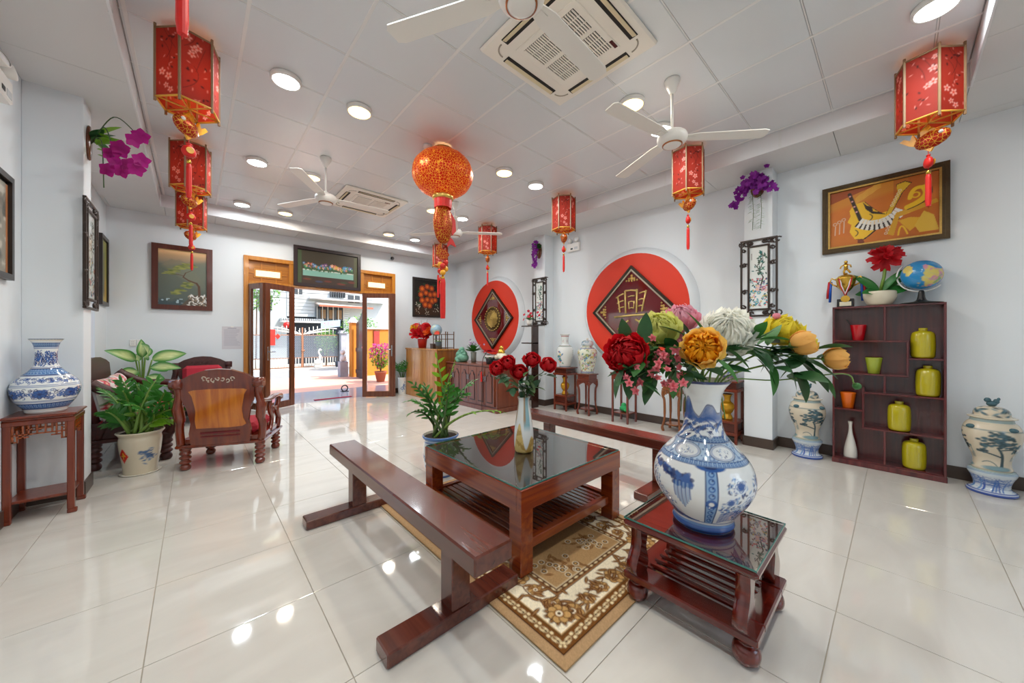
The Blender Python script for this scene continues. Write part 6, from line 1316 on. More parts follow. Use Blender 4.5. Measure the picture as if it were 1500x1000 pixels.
# fruit picture
w, h = .79-.1, .97-.1; c = CV(w, h, 100, 124, '#17140f'); r = random.Random(4)
c.rect(0, 0, w, h*.22, '#3a2414')
for k in range(70): c.el(w*r.uniform(.1, .9), h*r.uniform(.3, .9), .04, .016, r.choice(['#1f3a1c', '#2f4a22', '#163018']), r.uniform(0, 3))
for x, y in ((.3, .75), (.5, .82), (.68, .78), (.25, .58), (.45, .64), (.62, .6), (.8, .62), (.3, .42), (.5, .45), (.7, .42), (.42, .3), (.6, .28), (.82, .45)):
    q = .055+.015*r.random(); c.flower(w*x, h*y, q*1.25, '#a83e10', '#e89a2c', 9, r.random(), '#6a200c'); c.disc(w*x, h*y, q*.62, '#d8691a', soft=.02)
for k in range(50): x, y = r.choice(((.15, .15), (.85, .2), (.5, .1), (.1, .3))); c.disc(w*(x+r.gauss(0, .07)), h*(y+r.gauss(0, .06)), .008, '#e6dfcc')
picture('dark painting of round orange flowers right of the door', 'back', (4.33, YB, 2.305), .79, .97, .05, .035, fr_blk, c)
# guitar, keys and horn painting on the right wall
w, h = .889-.13, .72-.13; c = CV(w, h, 170, 134, '#d97a1c'); u = c.X/w; v = c.Y/h; n1 = fbm(c.X, c.Y, 7, 6); r = random.Random(1)
c.full(n1*.6, '#a84c12'); c.full(np.clip((v-.62-.25*u)*12, 0, 1)*(u < .75), '#d08a24', .7); c.full(np.clip(((v-.45)-.4*(u-.5))*6, 0, 1)*(u > .62), '#a84f14', .6)
c.poly([(0, h*.8), (w*.5, h*1.0), (0, h)], '#a0480f'); c.poly([(0, 0), (w*.3, 0), (w*.3, h*.12), (0, h*.22)], '#c9701a'); c.poly([(w*.28, h*.02), (w*.3, h*.3), (w*.35, 0)], '#7a2f10')
for k in range(5): c.line([(w*(.26+.04*i), h*(.72+.025*k+.035*i+(.012 if i % 2 else 0))) for i in range(7)], .006, '#e8b440')
DK = '#2a1608'; YL = '#f0bf20'; YD = '#d8a01c'
g = [(.2, .62), (.24, .72), (.34, .74), (.42, .6), (.5, .48), (.58, .5), (.6, .44), (.52, .36), (.44, .2), (.34, .08), (.25, .1), (.2, .24), (.22, .36), (.18, .42), (.21, .52)]
c.poly([(w*(a+.015), h*(b_-.01)) for a, b_ in g], DK); c.poly([(w*a, h*b_) for a, b_ in g], YL)
c.poly([(w*.33, h*.74), (w*.37, h*.66), (w*.42, h*.62), (w*.43, h*.54), (w*.5, h*.5), (w*.56, h*.44), (w*.42, h*.5), (w*.36, h*.6)], DK)
c.line([(w*.2, h*.92), (w*.31, h*.42)], .03, DK)
for k in range(4): c.disc(w*(.205+.022*k), h*(.88-.1*k), .008, '#e0a0a0')
kc = (.42, .62)
for k in range(11):
    a0 = -2.25+k*.155; a1 = a0+.14; P = lambda a, q: (w*(.46+q*math.cos(a)*.62), h*(.70+q*math.sin(a)*.95))
    c.poly([P(a0, .34), P(a1, .34), P(a1, .52), P(a0, .52)], '#e8e4da'); c.poly([P(a0-.03, .42), P(a0+.03, .42), P(a0+.03, .52), P(a0-.03, .52)], DK)
for x, y in ((.26, .2), (.4, .44)): c.bez((w*x, h*(y-.05)), (w*(x+.05), h*y), (w*x, h*(y+.06)), .007, DK)
c.poly([(w*.55, h*.46), (w*.66, h*.78), (w*.64, h*.92), (w*.72, h*.95), (w*.78, h*.9), (w*.7, h*.76), (w*.6, h*.44)], DK); c.poly([(w*.555, h*.46), (w*.655, h*.78), (w*.645, h*.91), (w*.72, h*.935), (w*.77, h*.89), (w*.69, h*.76), (w*.595, h*.44)], '#dcae20')
for k in range(6): c.ring(w*(.605+.014*k), h*(.58+.045*k), .010, .004, '#e8dfc0')
c.poly([(w*.56, h*.1), (w*.64, h*.44), (w*.68, h*.44), (w*.62, h*.06)], YD)
for k in range(3): c.ring(w*(.55+.012*k), h*(.12+.05*k), .010, .004, '#e8dfc0')
c.poly([(w*.64, h*.44), (w*.98, h*.56), (w*1., h*.5), (w*.66, h*.36)], '#d89f24'); c.poly([(w*.66, h*.3), (w*.76, h*.1), (w*.9, h*.28), (w*.76, h*.33)], '#e0a822'); c.bez((w*.66, h*.06), (w*.68, h*.34), (w*.74, h*.06), .012, YL)
c.poly([(w*.8, h*.18), (w*.88, h*.4), (w*.96, h*.3), (w*1., h*.06), (w*.84, h*.06)], '#e2b53a')
c.bez((w*.76, h*.64), (w*.78, h*.84), (w*.88, h*.78), .03, YL); c.bez((w*.88, h*.78), (w*.96, h*.6), (w*.74, h*.5), .045, YL); c.bez((w*.93, h*.8), (w*1., h*.56), (w*.74, h*.46), .008, DK); c.ring(w*.81, h*.68, .024, .012, YL)
for k in range(3): c.line([(w*(.05+.045*k), h*(.22+.01*k)), (w*(.055+.045*k), h*(.38+.03*k))], .006, '#d8c8b0'); c.ring(w*(.05+.045*k), h*(.42+.03*k), .014, .005, '#d8c8b0')
picture('orange painting of guitar, piano keys and horn in a bronze frame', 'right', (XR, .112, 2.58), .889, .72, .065, .04, fr_brn, c, gilt=gilt)
# dark framed scroll picture, far left edge
w, h = .62, .62; c = CV(w, h, 50, 50, '#8f8a7e'); c.full((fbm(c.X, c.Y, 9, 5)-.45)*5, '#4a4c48'); c.full((fbm(c.X, c.Y, 16, 9)-.58)*9, '#c4c0b4'); c.rect(0, 0, .035, h, '#b8703c'); c.rect(w-.035, 0, w, h, '#b8703c')
picture('grey ink picture in a black frame cut by the left edge', 'left', (XL, 3.86, 2.06), .70, .72, .04, .035, fr_blk, c)
w, h = .40, .88; c = CV(w, h, 40, 80, '#8a8c3a'); c.full(np.clip((.4-c.Y/h)*3, 0, 1), '#b8a048')
for x, y, q, k in ((.28, .35, .14, '#4a8a6a'), (.5, .5, .1, '#2a3a2c'), (.72, .4, .16, '#b08a20')):
    c.el(w*x, h*.25, q*w*.9, .16, k); c.rect(w*x-.02, h*.35, w*x+.02, h*(y+.3), k)
picture('narrow yellow-green still life with bottles by the back corner', 'left', (XL, 7.665, 2.26), .50, .99, .05, .035, fr_blk, c)
# carved panels on the pilasters
def carved_panel(label, wall, loc, w=.37, h=.92, seed=1, warm=False):
    t = thing('carved_panel', label, 'wall panel', loc, WALLS[wall], 'carved porcelain panels'); wd = mat('carved_blackwood', '#2e2019', rough=.35); a = .02; i = .075; W_, H_ = w/2, h/2; D = .022
    for bx in ((-W_, -H_, W_, -H_+a), (-W_, H_-a, W_, H_), (-W_, -H_+a, -W_+a, H_-a), (W_-a, -H_+a, W_, H_-a)): ob('outer_rail', B().box(bx[0], -D, bx[1], bx[2], 0, bx[3], .003), wd, t)
    for bx in ((-W_+i, -H_+i, W_-i, -H_+i+a), (-W_+i, H_-i-a, W_-i, H_-i), (-W_+i, -H_+i+a, -W_+i+a, H_-i-a), (W_-i-a, -H_+i+a, W_-i, H_-i-a)): ob('inner_rail', B().box(bx[0], -D, bx[1], bx[2], 0, bx[3], .003), wd, t)
    def curl(cx, cz, s, n=3):
        b = B(); r = random.Random(int((cx+1)*97+cz*31))
        for k in range(n):
            a0 = r.uniform(0, 6.28); b.tube([(cx+s*(1-q/9)*.5*math.cos(a0+q*.75)+(k-1)*s*.35, -D/2, cz+s*(1-q/9)*.5*math.sin(a0+q*.75)) for q in range(8)], .0085, 5)
        ob('scroll_carving', b, wd, t)
    for sx in (-1, 1):
        for sz in (-1, 1):
            curl(sx*(W_-i*.62), sz*(H_-i*.62), .075, 4); curl(sx*(W_-i*1.5), sz*(H_-i*.55), .045, 2); curl(sx*(W_-i*.55), sz*(H_-i*1.6), .045, 2)
            curl(sx*(W_-i*.55), sz*.16, .055, 3)
    pw, ph = w-2*i-2*a, h-2*i-2*a; c = CV(pw, ph, 60, 180, '#dfe4e2'); r = random.Random(seed)
    c.line([(pw*.55, ph*.3), (pw*.75, ph*.5), (pw*.55, ph*.62), (pw*.75, ph*.75), (pw*.7, ph*.9)], .014, '#3a3028', w1=.006); c.line([(pw*.6, ph*.6), (pw*.3, ph*.72)], .008, '#3a3028')
    for k in range(60): c.el(pw*(.62+r.gauss(0, .16)), ph*r.uniform(.55, .93), .014, .006, r.choice(['#2f5a4a', '#1f6a6a', '#3a4a3a', '#4a7a6a']), r.uniform(0, 3))
    for k in range(120): c.el(pw*r.random(), ph*(.04+.45*r.random()**1.2), r.uniform(.008, .018), .008, r.choice(['#1f5f78', '#2f8a9a', '#c86a6a', '#d8a0a8', '#3a5a48', '#8ab0b8', '#6a5a8a', '#c8b068']), r.uniform(0, 3))
    for k in range(6): c.flower(pw*r.random(), ph*r.uniform(.1, .42), .024, r.choice(['#d87a7a', '#e0b8c0', '#b86a9a', '#4a9ab0']), '#e8d080', 6)
    for k in range(5): c.rect(pw*.08, ph*(.8+.022*k), pw*.14, ph*(.812+.022*k), '#5a5a58')
    ob('porcelain_plate', c.flat('porcelain_plate', m_print), None, t, (0, -.008, -ph/2)); ob('plate_back', B().box(-pw/2-.005, -.006, -ph/2-.005, pw/2+.005, -.001, ph/2+.005), m_white, t)
    return t
carved_panel('carved blackwood panel with painted birds and peonies on the near right pilaster', 'right', (4.95, 1.10, 2.01), seed=1)
carved_panel('carved blackwood porcelain panel on the far right pilaster', 'right', (4.95, 4.65, 2.0), seed=2)
carved_panel('carved blackwood porcelain panel edge-on on the left pilaster', 'left', (-.675, 4.70, 2.0), w=.5, seed=3)
# red discs with diamond frames
m_disc = mat('disc_red', '#dc3416', rough=.5, var=.03, scale=3); m_field = mat('lacquer_red', '#5f0812', rough=.06, coat=.5)
fr_dia = mat('diamond_frame', '#2f2a20', rough=.3, metal=.4, var=.4, scale=90); m_relief = mat('gold_relief', '#c9a860', rough=.35, metal=.7, bump=1., scale=75, var=.75)
def disc(y, z, label, R=.865, dia=.71, char=False):
    d = thing('wall_disc', 'red round disc with a broad white rim '+label, 'wall disc', (XR, y, z), -PI/2, 'red wall discs')
    def L(prof): return B().lathe(prof, 72)
    ob('white_rim', L([(R+.1, 0), (R+.1, .012), (R+.012, .095), (R, .1)]).mesh('white_rim', m_wall), None, d, (0, 0, 0), (PI/2, 0, 0))
    ob('red_face', L([(R, .09), (R, .1005), (R-.01, .1015)]).mesh('red_face', m_disc), None, d, (0, 0, 0), (PI/2, 0, 0))
    t = thing('diamond_plaque', ('gold character in a diamond frame on the near red disc' if char else 'round gold medallion in a diamond frame on the far red disc'), 'plaque', (XR-.1025, y, z-.03), -PI/2)
    s = dia/math.sqrt(2); rot = Matrix.Rotation(PI/4, 4, 'Y'); fw = .06
    for k in range(4):
        b = B(); b.m = Matrix.Rotation(PI/4+k*PI/2, 4, 'Y'); b.prism([(-s, -s), (s, -s), (s-fw*.6, -s+fw*.6), (-s+fw*.6, -s+fw*.6)], -.045, 0, 'y'); q = ob('frame_rail', b, fr_dia, t)
        b = B(); b.m = Matrix.Rotation(PI/4+k*PI/2, 4, 'Y'); e = fw*.6; f_ = fw*1.0; b.prism([(-s+e, -s+e), (s-e, -s+e), (s-f_, -s+f_), (-s+f_, -s+f_)], -.034, 0, 'y'); ob('gilt_edge', b, mat('frame_silver', '#b9ac98', rough=.3, metal=.5, var=.3, scale=150), q)
    b = B(); b.m = rot; ob('field', b.box(-s+fw*.9, -.014, -s+fw*.9, s-fw*.9, -.002, s-fw*.9), m_field, t)
    for k in range(4):       # corner ornaments
        if char and k == 2: continue
        b = B(); b.m = Matrix.Rotation(k*PI/2, 4, 'Y') @ Matrix.Translation((0, 0, dia-.235))
        for p in ((0, .075, .022), (-.045, .03, .02), (.045, .03, .02), (0, .03, .03), (-.09, .0, .016), (.09, .0, .016), (-.045, .0, .018), (.045, .0, .018), (0, -.005, .016)): b.sph((p[0], -.016, p[1]), (p[2], .008, p[2]), 8, 6)
        ob('corner_ornament', b, m_relief, t)
    if not char:
        md = ob('medallion', B().lathe(smooth_prof([(.285, .012), (.285, .03), (.25, .038), (.235, .028), (.22, .04), (.13, .045), (.06, .06), (.0, .06)], 2), 48, cap1=False).mesh('medallion', mat('bronze_dark', '#5a4420', rough=.4, metal=.6, var=.5, scale=60)), None, t, (0, 0, 0), (PI/2, 0, 0))
        bd = B().sph((0, 0, 0), .017, 8, 6).mesh('bead', m_relief)
        for k in range(26): a = 2*PI*k/26; link('bead', bd, md, (.268*math.cos(a), .268*math.sin(a), .036))
        b = B()
        for k in range(11): a0 = k*.571; b.tube([((.035+.0165*q)*math.cos(a0+q*.3), (.035+.0165*q)*math.sin(a0+q*.3), .06-.0015*q) for q in range(11)], .012, 6)
        b.sph((0, 0, .062), (.04, .04, .015), 12, 8)
        ob('dragon_relief', b, m_relief, md)
    else:
        X = [((-.24, .36), (-.20, .10), .03), ((-.27, .34), (-.14, .40), .024), ((-.25, .25), (-.14, .29), .022), ((-.23, .16), (-.13, .19), .022), ((-.11, .44), (-.10, .08), .032), ((-.11, .44), (.08, .43), .028), ((.09, .45), (.085, .08), .032), ((-.06, .34), (.05, .35), .022),
             ((-.05, .26), (-.04, .15), .02), ((-.05, .26), (.04, .26), .02), ((.045, .27), (.035, .15), .02), ((-.04, .16), (.035, .16), .02), ((.24, .42), (.17, .10), .03), ((.13, .38), (.24, .40), .024), ((.12, .28), (.21, .29), .022), ((.11, .18), (.19, .19), .022),
             ((-.30, .03), (.30, .05), .034), ((-.05, -.03), (-.24, -.17), .03), ((.07, -.02), (.24, -.14), .034)]
        mg = mat('gold_leaf', '#e2c67c', rough=.3, metal=.6)
        for (a, b_, w_) in X:
            a = Vector((a[0], -.02, a[1]-.12)); e = Vector((b_[0], -.02, b_[1]-.12)); m_ = (a+e)/2+Vector((0, 0, .008)); ob('stroke', B().tube([a, m_, e], [w_*.5, w_*.42, w_*.5], 8, flat=1.), mg, t)
disc(2.80, 1.755, 'in the middle of the right wall', .865, .71, True); disc(6.25, 1.765, 'above the sideboard', .85, .69)
# notice and sockets
c = CV(.285, .40, 40, 60, '#d4d2d8')
for k in range(14): c.rect(.03, .34-.021*k, .03+random.uniform(.16, .225), .346-.021*k, '#a7a6b4')
c.rect(.08, .365, .2, .375, '#8f8ea0')
t = thing('notice_sheet', 'white printed paper notice taped left of the door', 'notice', (.4975, YB, 1.10)); ob('paper', c.flat('paper', vcol('paper_print', rough=.8), -.002), None, t); ob('tape', B().box(-.02, -.0035, .385, .02, -.0005, .405), m_white, t)
t = thing('wall_socket', 'white double socket plate on the back wall above the dumb cane', 'socket', (-.67, YB, 1.22))
for x in (-.036, .036):
    p = ob('plate', B().box(x-.033, -.012, -.05, x+.033, 0, .05, .003), m_white, t)
    if x < 0:
        for q in (-.015, .015): ob('socket_hole', B().box(x-.012, -.0125, q-.003, x-.006, -.0115, q+.003).box(x+.006, -.0125, q-.003, x+.012, -.0115, q+.003), m_black, p)
    else: ob('knob', B().lathe([(.014, 0), (.012, .01)], 12).mesh('knob', m_gold), None, p, (x, -.012, -.02), (PI/2, 0, 0))
# ================================================================ OUTSIDE
m_plast = mat('ext_plaster', '#d9d6cc', rough=.9, var=.08, scale=3); m_pgrey = mat('porch_tile', '#a9a9b0', rough=.12, var=.1, scale=20); m_terr = mat('terracotta_paving', '#d9a48c', rough=.7, var=.08, scale=6)
m_road = mat('road', '#8e8d8b', rough=.9, var=.15, scale=4); m_white_m = mat('gate_white', '#dcd6c8', rough=.5); m_rust = mat('gate_rust', '#9a6a4c', rough=.6, var=.2, scale=20)
def S(name, b, m, label): o = ob(name, b, m); o['kind'] = 'structure'; o['label'] = label; return o
S('porch_floor', B().box(-3, YB+.02, -.12, 9, 9.58, -.002), m_pgrey, 'grey polished porch floor outside the door')
S('forecourt_paving', B().box(-3, 9.58, -.12, 9, 13.3, -.004), m_terr, 'sunlit terracotta forecourt')
S('street', B().box(-14, 13.3, -.12, 24, 16.4, -.05), m_road, 'pale street in front of the house')
S('pavement', B().box(-14, 16.4, -.12, 24, 20, .02), mat('pavement', '#bdb9b0', rough=.9, var=.1, scale=3), 'concrete pavement across the street')
S('porch_roof', B().box(-3, YB+.2, 3.35, 9, 8.7, 3.55), m_plast, 'roof edge over the porch')
tag(ob('door_mat', B().box(0, 0, 0, .74, .09, .012, .003), mat('red_mat', '#a01c38', rough=.9)), 'narrow dark red mat just outside the door', 'mat').location = (1.84, 8.1, -.002)
t = thing('door_stop', 'small dark ring lying on the porch floor', 'door stop', (2.70, 9.0, -.002)); ob('ring', B().tube([(.07*math.cos(a), .02, .08+.07*math.sin(a)) for a in [i*PI/10 for i in range(21)]], .014, 6), mat('iron', '#3a3a3c', rough=.5), t); ob('foot', B().box(-.08, -.04, 0, .08, .08, .015, .003), mat('iron', '#3a3a3c', rough=.5), t)
# house across the street
t = thing('opposite_house', 'pale two-storey house with a dark garage across the street', 'building', (0, 19.5, 0))
ob('wall', B().box(-4, .3, 0, 3.3, .5, 9).box(3.3, .3, 2.35, 12, .5, 9).box(5.9, .25, 0, 12, .45, 2.35), mat('house_wall', '#b9bdbb', rough=.9, var=.05, scale=2), t)
for k in range(22): ob('siding_board', B().box(3.3, .27, 2.36+k*.17, 4.5, .3, 2.5+k*.17, .004), mat('siding', '#c3c6c2', rough=.8), t)
for k in range(10): ob('siding_board', B().box(5.85, .2, 1.75+k*.115, 6.15, .26, 1.85+k*.115, .004), MATS['siding'], t)
ob('garage_shade_panel', B().box(3.3, .45, 0, 5.9, .55, 2.36), mat('garage_shade', '#2a3038', rough=.8), t)  # dark sheet stands in for the shade inside the open garage
ob('garage_ceiling', B().box(3.0, -.3, 2.05, 4.75, .45, 2.13), mat('canopy_white', '#d0d2d2', rough=.6), t)
b = B()
for k in range(20): b.box(3.0+k*.09, -.32, 2.14, 3.045+k*.09, .3, 2.24)
ob('corrugated_edge', b, mat('corrugated', '#c3c6c4', rough=.6), t)
ob('awning', B().at((5.6, -.1, 2.98), (.18, .03, 0)).box(-1.1, -.5, -.03, 1.5, .5, .03), mat('awning', '#cfc0b2', rough=.7, var=.15, scale=6), t); ob('awning_edge', B().box(4.5, -.62, 2.84, 7.1, -.58, 2.93), mat('awning_edge', '#b8684c', rough=.7), t)
wn = ob('window', B().box(4.55, .2, 2.2, 5.8, .3, 2.9), mat('dark_window', '#3a3e42', rough=.2), t)
for k in range(3): ob('shutter', B().box(4.75+k*.38, .15, 2.3, 4.98+k*.38, .2, 2.75, .004), mat('shutter_brown', '#8a6a48', rough=.7), wn)
for k in range(6): ob('window_bar', B().box(4.55+k*.25, .1, 2.2, 4.575+k*.25, .13, 2.9), m_white_m, wn)
for (x0, x1, z0, z1) in ((3.6, 3.95, 3.45, 3.72), (2.2, 2.7, 2.6, 3.3), (6.1, 6.7, 3.2, 3.6)):
    q = ob('window', B().box(x0, .26, z0, x1, .31, z1), mat('dark_window', '#3a3e42', rough=.2), t); ob('window_bar', B().box((x0+x1)/2-.015, .24, z0, (x0+x1)/2+.015, .27, z1), m_white_m, q)
for k in range(7): ob('balcony_bar', B().box(5.2+k*.11, .1, 3.42, 5.245+k*.11, .28, 3.72), mat('bar_dark', '#3f4448', rough=.6), t)
ob('ledge', B().box(4.2, -.1, 3.24, 8, .3, 3.32), MATS['canopy_white'], t)
for k, z in enumerate((3.35, 3.1, 3.55)): ob('cable', B().tube([(-2, -.8, z+.3), (2.5, -.8, z), (7, -.8, z+.2)], .012, 5), m_black, t)
c = CV(.84, .32, 110, 42, '#9db4c8'); r = random.Random(2)
for row, (z, hh, a, b_) in enumerate(((.19, .05, .08, .72), (.09, .05, .08, .66))):
    x = a
    while x < b_: q = r.uniform(.025, .045); c.rect(x, z, x+.009, z+hh, '#b8404c'); c.rect(x, z+hh*r.choice((0, .5, .85)), x+q, z+hh*.2+hh*r.choice((0, .5, .7)), '#b8404c'); x += q+.016
t = thing('banner', 'pale blue banner with red lettering hung across the street', 'banner', (4.35, 18.0, 1.76)); ob('cloth', c.grid('cloth', lambda u, v: (u*.84, 0*u, v*.32+u*.09), m_canvas), None, t)
for x in (0, .84): ob('tie', B().tube([(x, 0, .3+x*.1), (x+(.25 if x else -.25), .3, .55)], .006, 5), m_black, t)
# street gate with mesh and arches
t = thing('street_gate', 'white rusty double gate with arched tops across the street', 'gate', (0, 17.2, 0))
def gleaf(x0, x1):
    ob('gate_frame', B().tube([(x0, 0, .05), (x0, 0, 1.42), (x1, 0, 1.42), (x1, 0, .05), (x0, 0, .05)], .022, 6).tube([(x0, 0, .45), (x1, 0, .45)], .018, 6), m_rust, t)
    n = int((x1-x0)/.1)
    for k in range(1, n): ob('gate_bar', B().tube([(x0+k*(x1-x0)/n, 0, .07), (x0+k*(x1-x0)/n, 0, .45)], .016, 5), m_white_m, t)
    b = B(); st = .075; k = -20
    while k*st < (x1-x0)+1.0:
        for sg in (1, -1):
            P = []
            for i in range(2):
                z = .45 if i == 0 else 1.42; P.append((x0+k*st+(sg*(z-.93)), z))
            (xa, za), (xb, zb) = P
            cl = []
            for (xx, zz) in ((xa, za), (xb, zb)):
                cl.append((xx, zz))
            t0, t1 = 0., 1.; dx = xb-xa
            lo, hi = sorted(((x0-xa)/dx, (x1-xa)/dx)); t0, t1 = max(t0, lo), min(t1, hi)
            if t1 > t0+.02: b.tube([(xa+dx*t0, .01*sg, za+(zb-za)*t0), (xa+dx*t1, .01*sg, za+(zb-za)*t1)], .008, 4, caps=False)
        k += 1
    ob('mesh_panel', b, mat('mesh_grey', '#98a0a8', rough=.5), t)
gleaf(1.62, 3.40); gleaf(3.47, 4.86)
for xc, s in ((3.435, -1), (3.435, 1)):
    ob('arch_bar', B().tube([(xc+s*.02+s*1.35*q/8, 0, 1.44+.3*math.sin(PI*q/8*.62)) for q in range(9)], .022, 6), m_white_m, t)
    for q in range(8): ob('spear', B().tube([(xc+s*(.1+.16*q), 0, 1.44), (xc+s*(.1+.16*q), 0, 1.72+.1*math.sin(q*.5))], .012, 5), m_white_m, t)
    for q in range(6): ob('arch_brace', B().tube([(xc+s*.02, 0, 1.44), (xc+s*(.15+.18*q), 0, 1.62)], .012, 5), m_white_m, t)
ob('lock', B().box(3.39, -.05, .72, 3.52, .0, .8, .01), m_rust, t); ob('center_post', B().box(3.405, -.02, .0, 3.465, .02, 1.75, .005), m_rust, t)
t = thing('gate_pillar', 'weathered grey pillar right of the street gate', 'pillar', (5.05, 17.1, 0)); mg = mat('pillar_stone', '#a3a3a8', rough=.9, var=.35, scale=5)
ob('shaft', B().box(-.13, -.13, 0, .13, .13, 1.5, .01), mg, t); ob('cap', B().box(-.18, -.18, 1.5, .18, .18, 1.57, .01).box(-.15, -.15, 1.57, .15, .15, 1.64, .01), mg, t)
tag(ob('bucket', pot_lathe([(.08, 0), (.11, .24), (.1, .24), (.08, .03), (0, .03)]), mat('bucket', '#2f3640', rough=.5), None, (4.72, 16.75, .02)), 'dark bucket at the foot of the grey pillar', 'bucket')
t = thing('garden_ornament', 'white swan-shaped planter in front of the gate', 'planter', (3.95, 16.8, .02)); ob('body', B().sph((0, 0, .22), (.17, .12, .14), 14, 9).tube(spline([(.05, 0, .3), (.08, 0, .5), (.02, 0, .66), (.06, 0, .78), (.12, 0, .74)], 5), [.06]*6+[.035]*10+[.04]*5, 8), m_white_m, t); ob('base', B().box(-.15, -.1, 0, .15, .1, .12, .02), m_white_m, t)
m_tree = leafmat('tree_leaf', '#4d8a3c', rough=.6, trans=.3); m_tree2 = leafmat('tree_leaf_light', '#8ab84a', rough=.6, trans=.35)
def shrub(name, label, loc, R, n, size, mats, cat='shrub', h0=0.):
    t = thing(name, label, cat, loc); r = random.Random(int(loc[0]*100)); b = [B() for m in mats]
    for k in range(n):
        a, ph = r.uniform(0, 6.28), r.uniform(-1, 1); q = r.random()**.4; p = Vector((R[0]*q*math.cos(a)*math.sqrt(1-ph*ph), R[1]*q*math.sin(a)*math.sqrt(1-ph*ph), h0+R[2]*(1+q*ph)))
        bb = b[k % len(b)]; bb.m = Matrix.Translation(p) @ aim((r.gauss(0, 1), r.gauss(0, 1), r.gauss(0, .7))).to_matrix().to_4x4() @ Matrix.Scale(size*r.uniform(.7, 1.3), 4); leafB(bb, 1., .5, .2, .2, 2)
    for bb, m in zip(b, mats): bb.m = None; o = ob('foliage', bb, m, t); o['kind'] = 'stuff'
    ob('trunk', B().tube([(0, 0, 0), (.03, 0, h0+R[2])], [.03, .02], 6), mat('bark', '#6a5040', rough=.9), t); return t
shrub('shrub', 'leafy green bush growing behind the street gate', (4.50, 17.7, .02), (.5, .35, .62), 900, .1, (m_tree, m_tree2), h0=.5)
shrub('tree', 'bright green tree seen through the left door leaf', (1.9, 18.0, .02), (.9, .5, .8), 900, .16, (m_tree, m_tree2), 'tree', h0=2.4)
shrub('tree', 'green tree beyond the orange wall', (5.3, 15.5, -.02), (.8, .5, .45), 700, .12, (m_tree, m_tree2), 'tree', h0=1.4)
# own boundary with gate leaf
m_or = mat('orange_plaster', '#c98028', rough=.85, var=.08, scale=3)
t = thing('boundary_wall', 'orange plastered boundary wall beyond the right door leaf', 'wall', (4.35, 12.3, 0)); ob('wall', B().box(0, 0, -.05, 3.5, .16, 1.6), m_or, t); ob('coping', B().box(-.02, -.04, 1.6, 3.5, .2, 1.66, .01), m_plast, t)
t = thing('gate_post', 'orange gate post with a pale cap beside the dark gate leaf', 'post', (3.94, 12.25, 0)); ob('post', B().box(-.07, -.07, -.05, .07, .2, 1.8), m_or, t); ob('cap', B().box(-.12, -.12, 1.8, .12, .25, 1.86, .01).prism([(-.1, 1.86), (.1, 1.86), (0, 2.0)], -.1, .22, 'y'), m_plast, t)
t = thing('wooden_gate', 'dark wooden gate leaf with a curved top standing open outside', 'gate', (4.0, 12.1, 0), -1.6); m_gd = wood('gate_dark_wood', '#241a18', '#35272a', axis=2, rough=.5)
for k in range(7): zt = 1.75+.55*(k/6)**1.6; ob('board', B().prism([(k*.12, .0), (k*.12+.116, .0), (k*.12+.116, zt+.09), (k*.12, zt)], -.02, .02, 'y'), m_gd, t)
ob('rail', B().box(0, -.04, .85, .84, -.02, .97).box(0, -.04, .14, .84, -.02, .26), m_gd, t); ob('handle', B().lathe([(.04, 0), (.03, .02)], 10).mesh('handle', mat('handle_pink', '#c85a70')), None, t, (.7, -.03, 1.0), (PI/2, 0, 0))
t = thing('red_scroll', 'red new year scroll hanging on the orange wall', 'scroll', (4.73, 12.28, 1.05)); ob('cloth', B().box(-.1, -.015, 0, .1, 0, .5, .003), mat('scroll_red', '#b03a30', rough=.7, var=.3, scale=20), t); ob('rod', B().tube([(-.12, -.01, .5), (.12, -.01, .5)], .012, 6), m_dark, t)
t = thing('potted_shrub', 'pink bougainvillea in a terracotta pot outside the right door leaf', 'potted shrub', (4.11, 10.35, 0)); ob('pot', pot_lathe([(.11, 0), (.165, .27), (.175, .27), (.175, .31), (.15, .31), (.14, .27), (0, .27)], 20), mat('terracotta', '#b8694a', rough=.8), t)
r = random.Random(4); B1, B2, B3 = B(), B(), B()
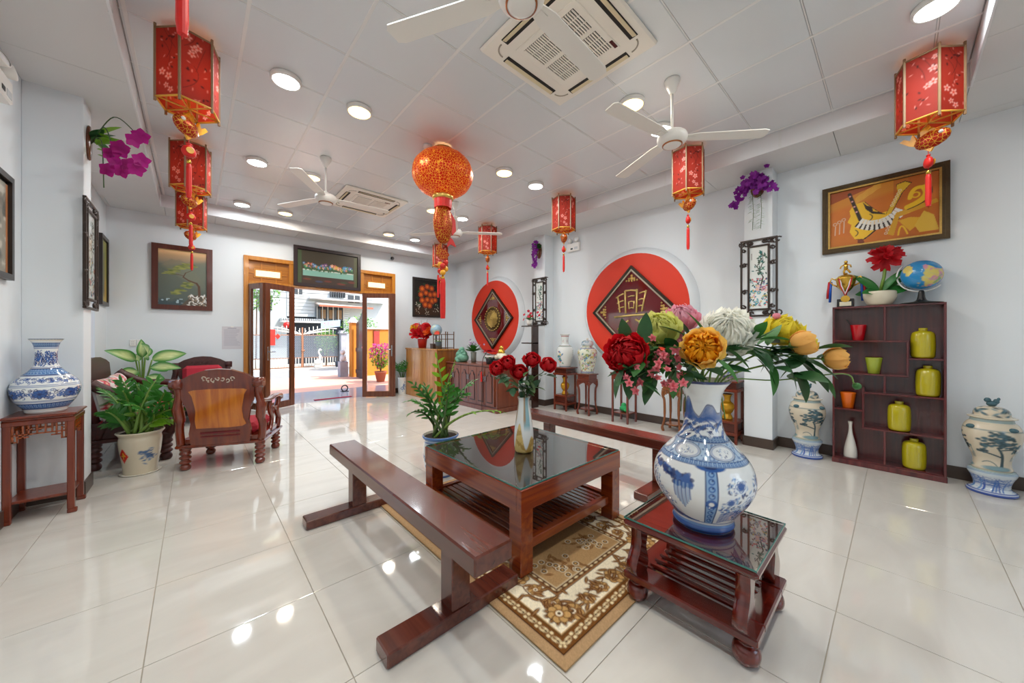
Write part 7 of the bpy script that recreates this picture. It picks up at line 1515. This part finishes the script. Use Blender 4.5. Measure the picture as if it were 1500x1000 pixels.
for k in range(1300):
    a, q = r.uniform(0, 6.28), r.random()**.5; z = r.random(); p = Vector(((.1+.26*math.sin(z*2.6))*q*math.cos(a), (.1+.26*math.sin(z*2.6))*q*math.sin(a), .42+.68*z)); bb = B2 if r.random() < (.12+1.3*max(0, z-.35)) else B1
    bb.m = Matrix.Translation(p) @ aim((r.gauss(0, 1), r.gauss(0, 1), r.gauss(0, .8))).to_matrix().to_4x4() @ Matrix.Scale(r.uniform(.055, .09), 4); leafB(bb, 1., .7, .2, .2, 2)
for k in range(7): a = k*.9; B3.tube([(0, 0, .27), (.05*math.cos(a), .05*math.sin(a), .5), (.16*math.cos(a), .16*math.sin(a), .95)], .008, 5)
for bb, m, nm in ((B1, m_tree2, 'foliage'), (B2, m_fl('bougainvillea', '#e04aa0'), 'pink_bracts')): bb.m = None; o = ob(nm, bb, m, t); o['kind'] = 'stuff'
ob('branches', B3, mat('bark', '#6a5040', rough=.9), t)
t = thing('stone_lion', 'small grey stone lion on a block beside the gate post', 'statue', (3.72, 12.6, 0)); ob('block', B().box(-.13, -.13, -.05, .13, .13, .5, .01), mg, t); ob('lion', B().sph((0, 0, .62), (.1, .11, .13), 12, 8).sph((-.02, -.02, .82), (.085, .085, .09), 12, 8).sph((0, .08, .56), (.09, .08, .08), 10, 8).sph((-.07, -.05, .54), (.04, .04, .06), 8, 6).sph((.06, -.06, .54), (.04, .04, .06), 8, 6).sph((-.04, -.1, .8), (.04, .03, .03), 8, 6), mat('lion_stone', '#cfcfcb', rough=.9), t)
t = thing('red_streamer', 'red good-luck streamer seen through the left door glass', 'streamer', (2.35, 17.15, 1.0)); ob('strip', B().box(-.1, -.01, 0, .1, .01, .65, .003), mat('streamer_red', '#d02818', rough=.6, var=.3, scale=14), t); ob('diamond', B().prism([(.1, .36), (.19, .24), (.28, .36), (.19, .48)], -.01, .01, 'y'), mat('streamer_red', '#d02818'), t)
t = thing('paper_lantern', 'small red lantern hanging in the garage across the street', 'lantern', (3.1, 18.6, 1.75)); ob('shade', B().sph((0, 0, .14), (.15, .15, .14), 12, 8), m_redp, t); ob('cord', B().tube([(0, 0, .27), (0, 0, .4)], .01, 5), m_red, t)
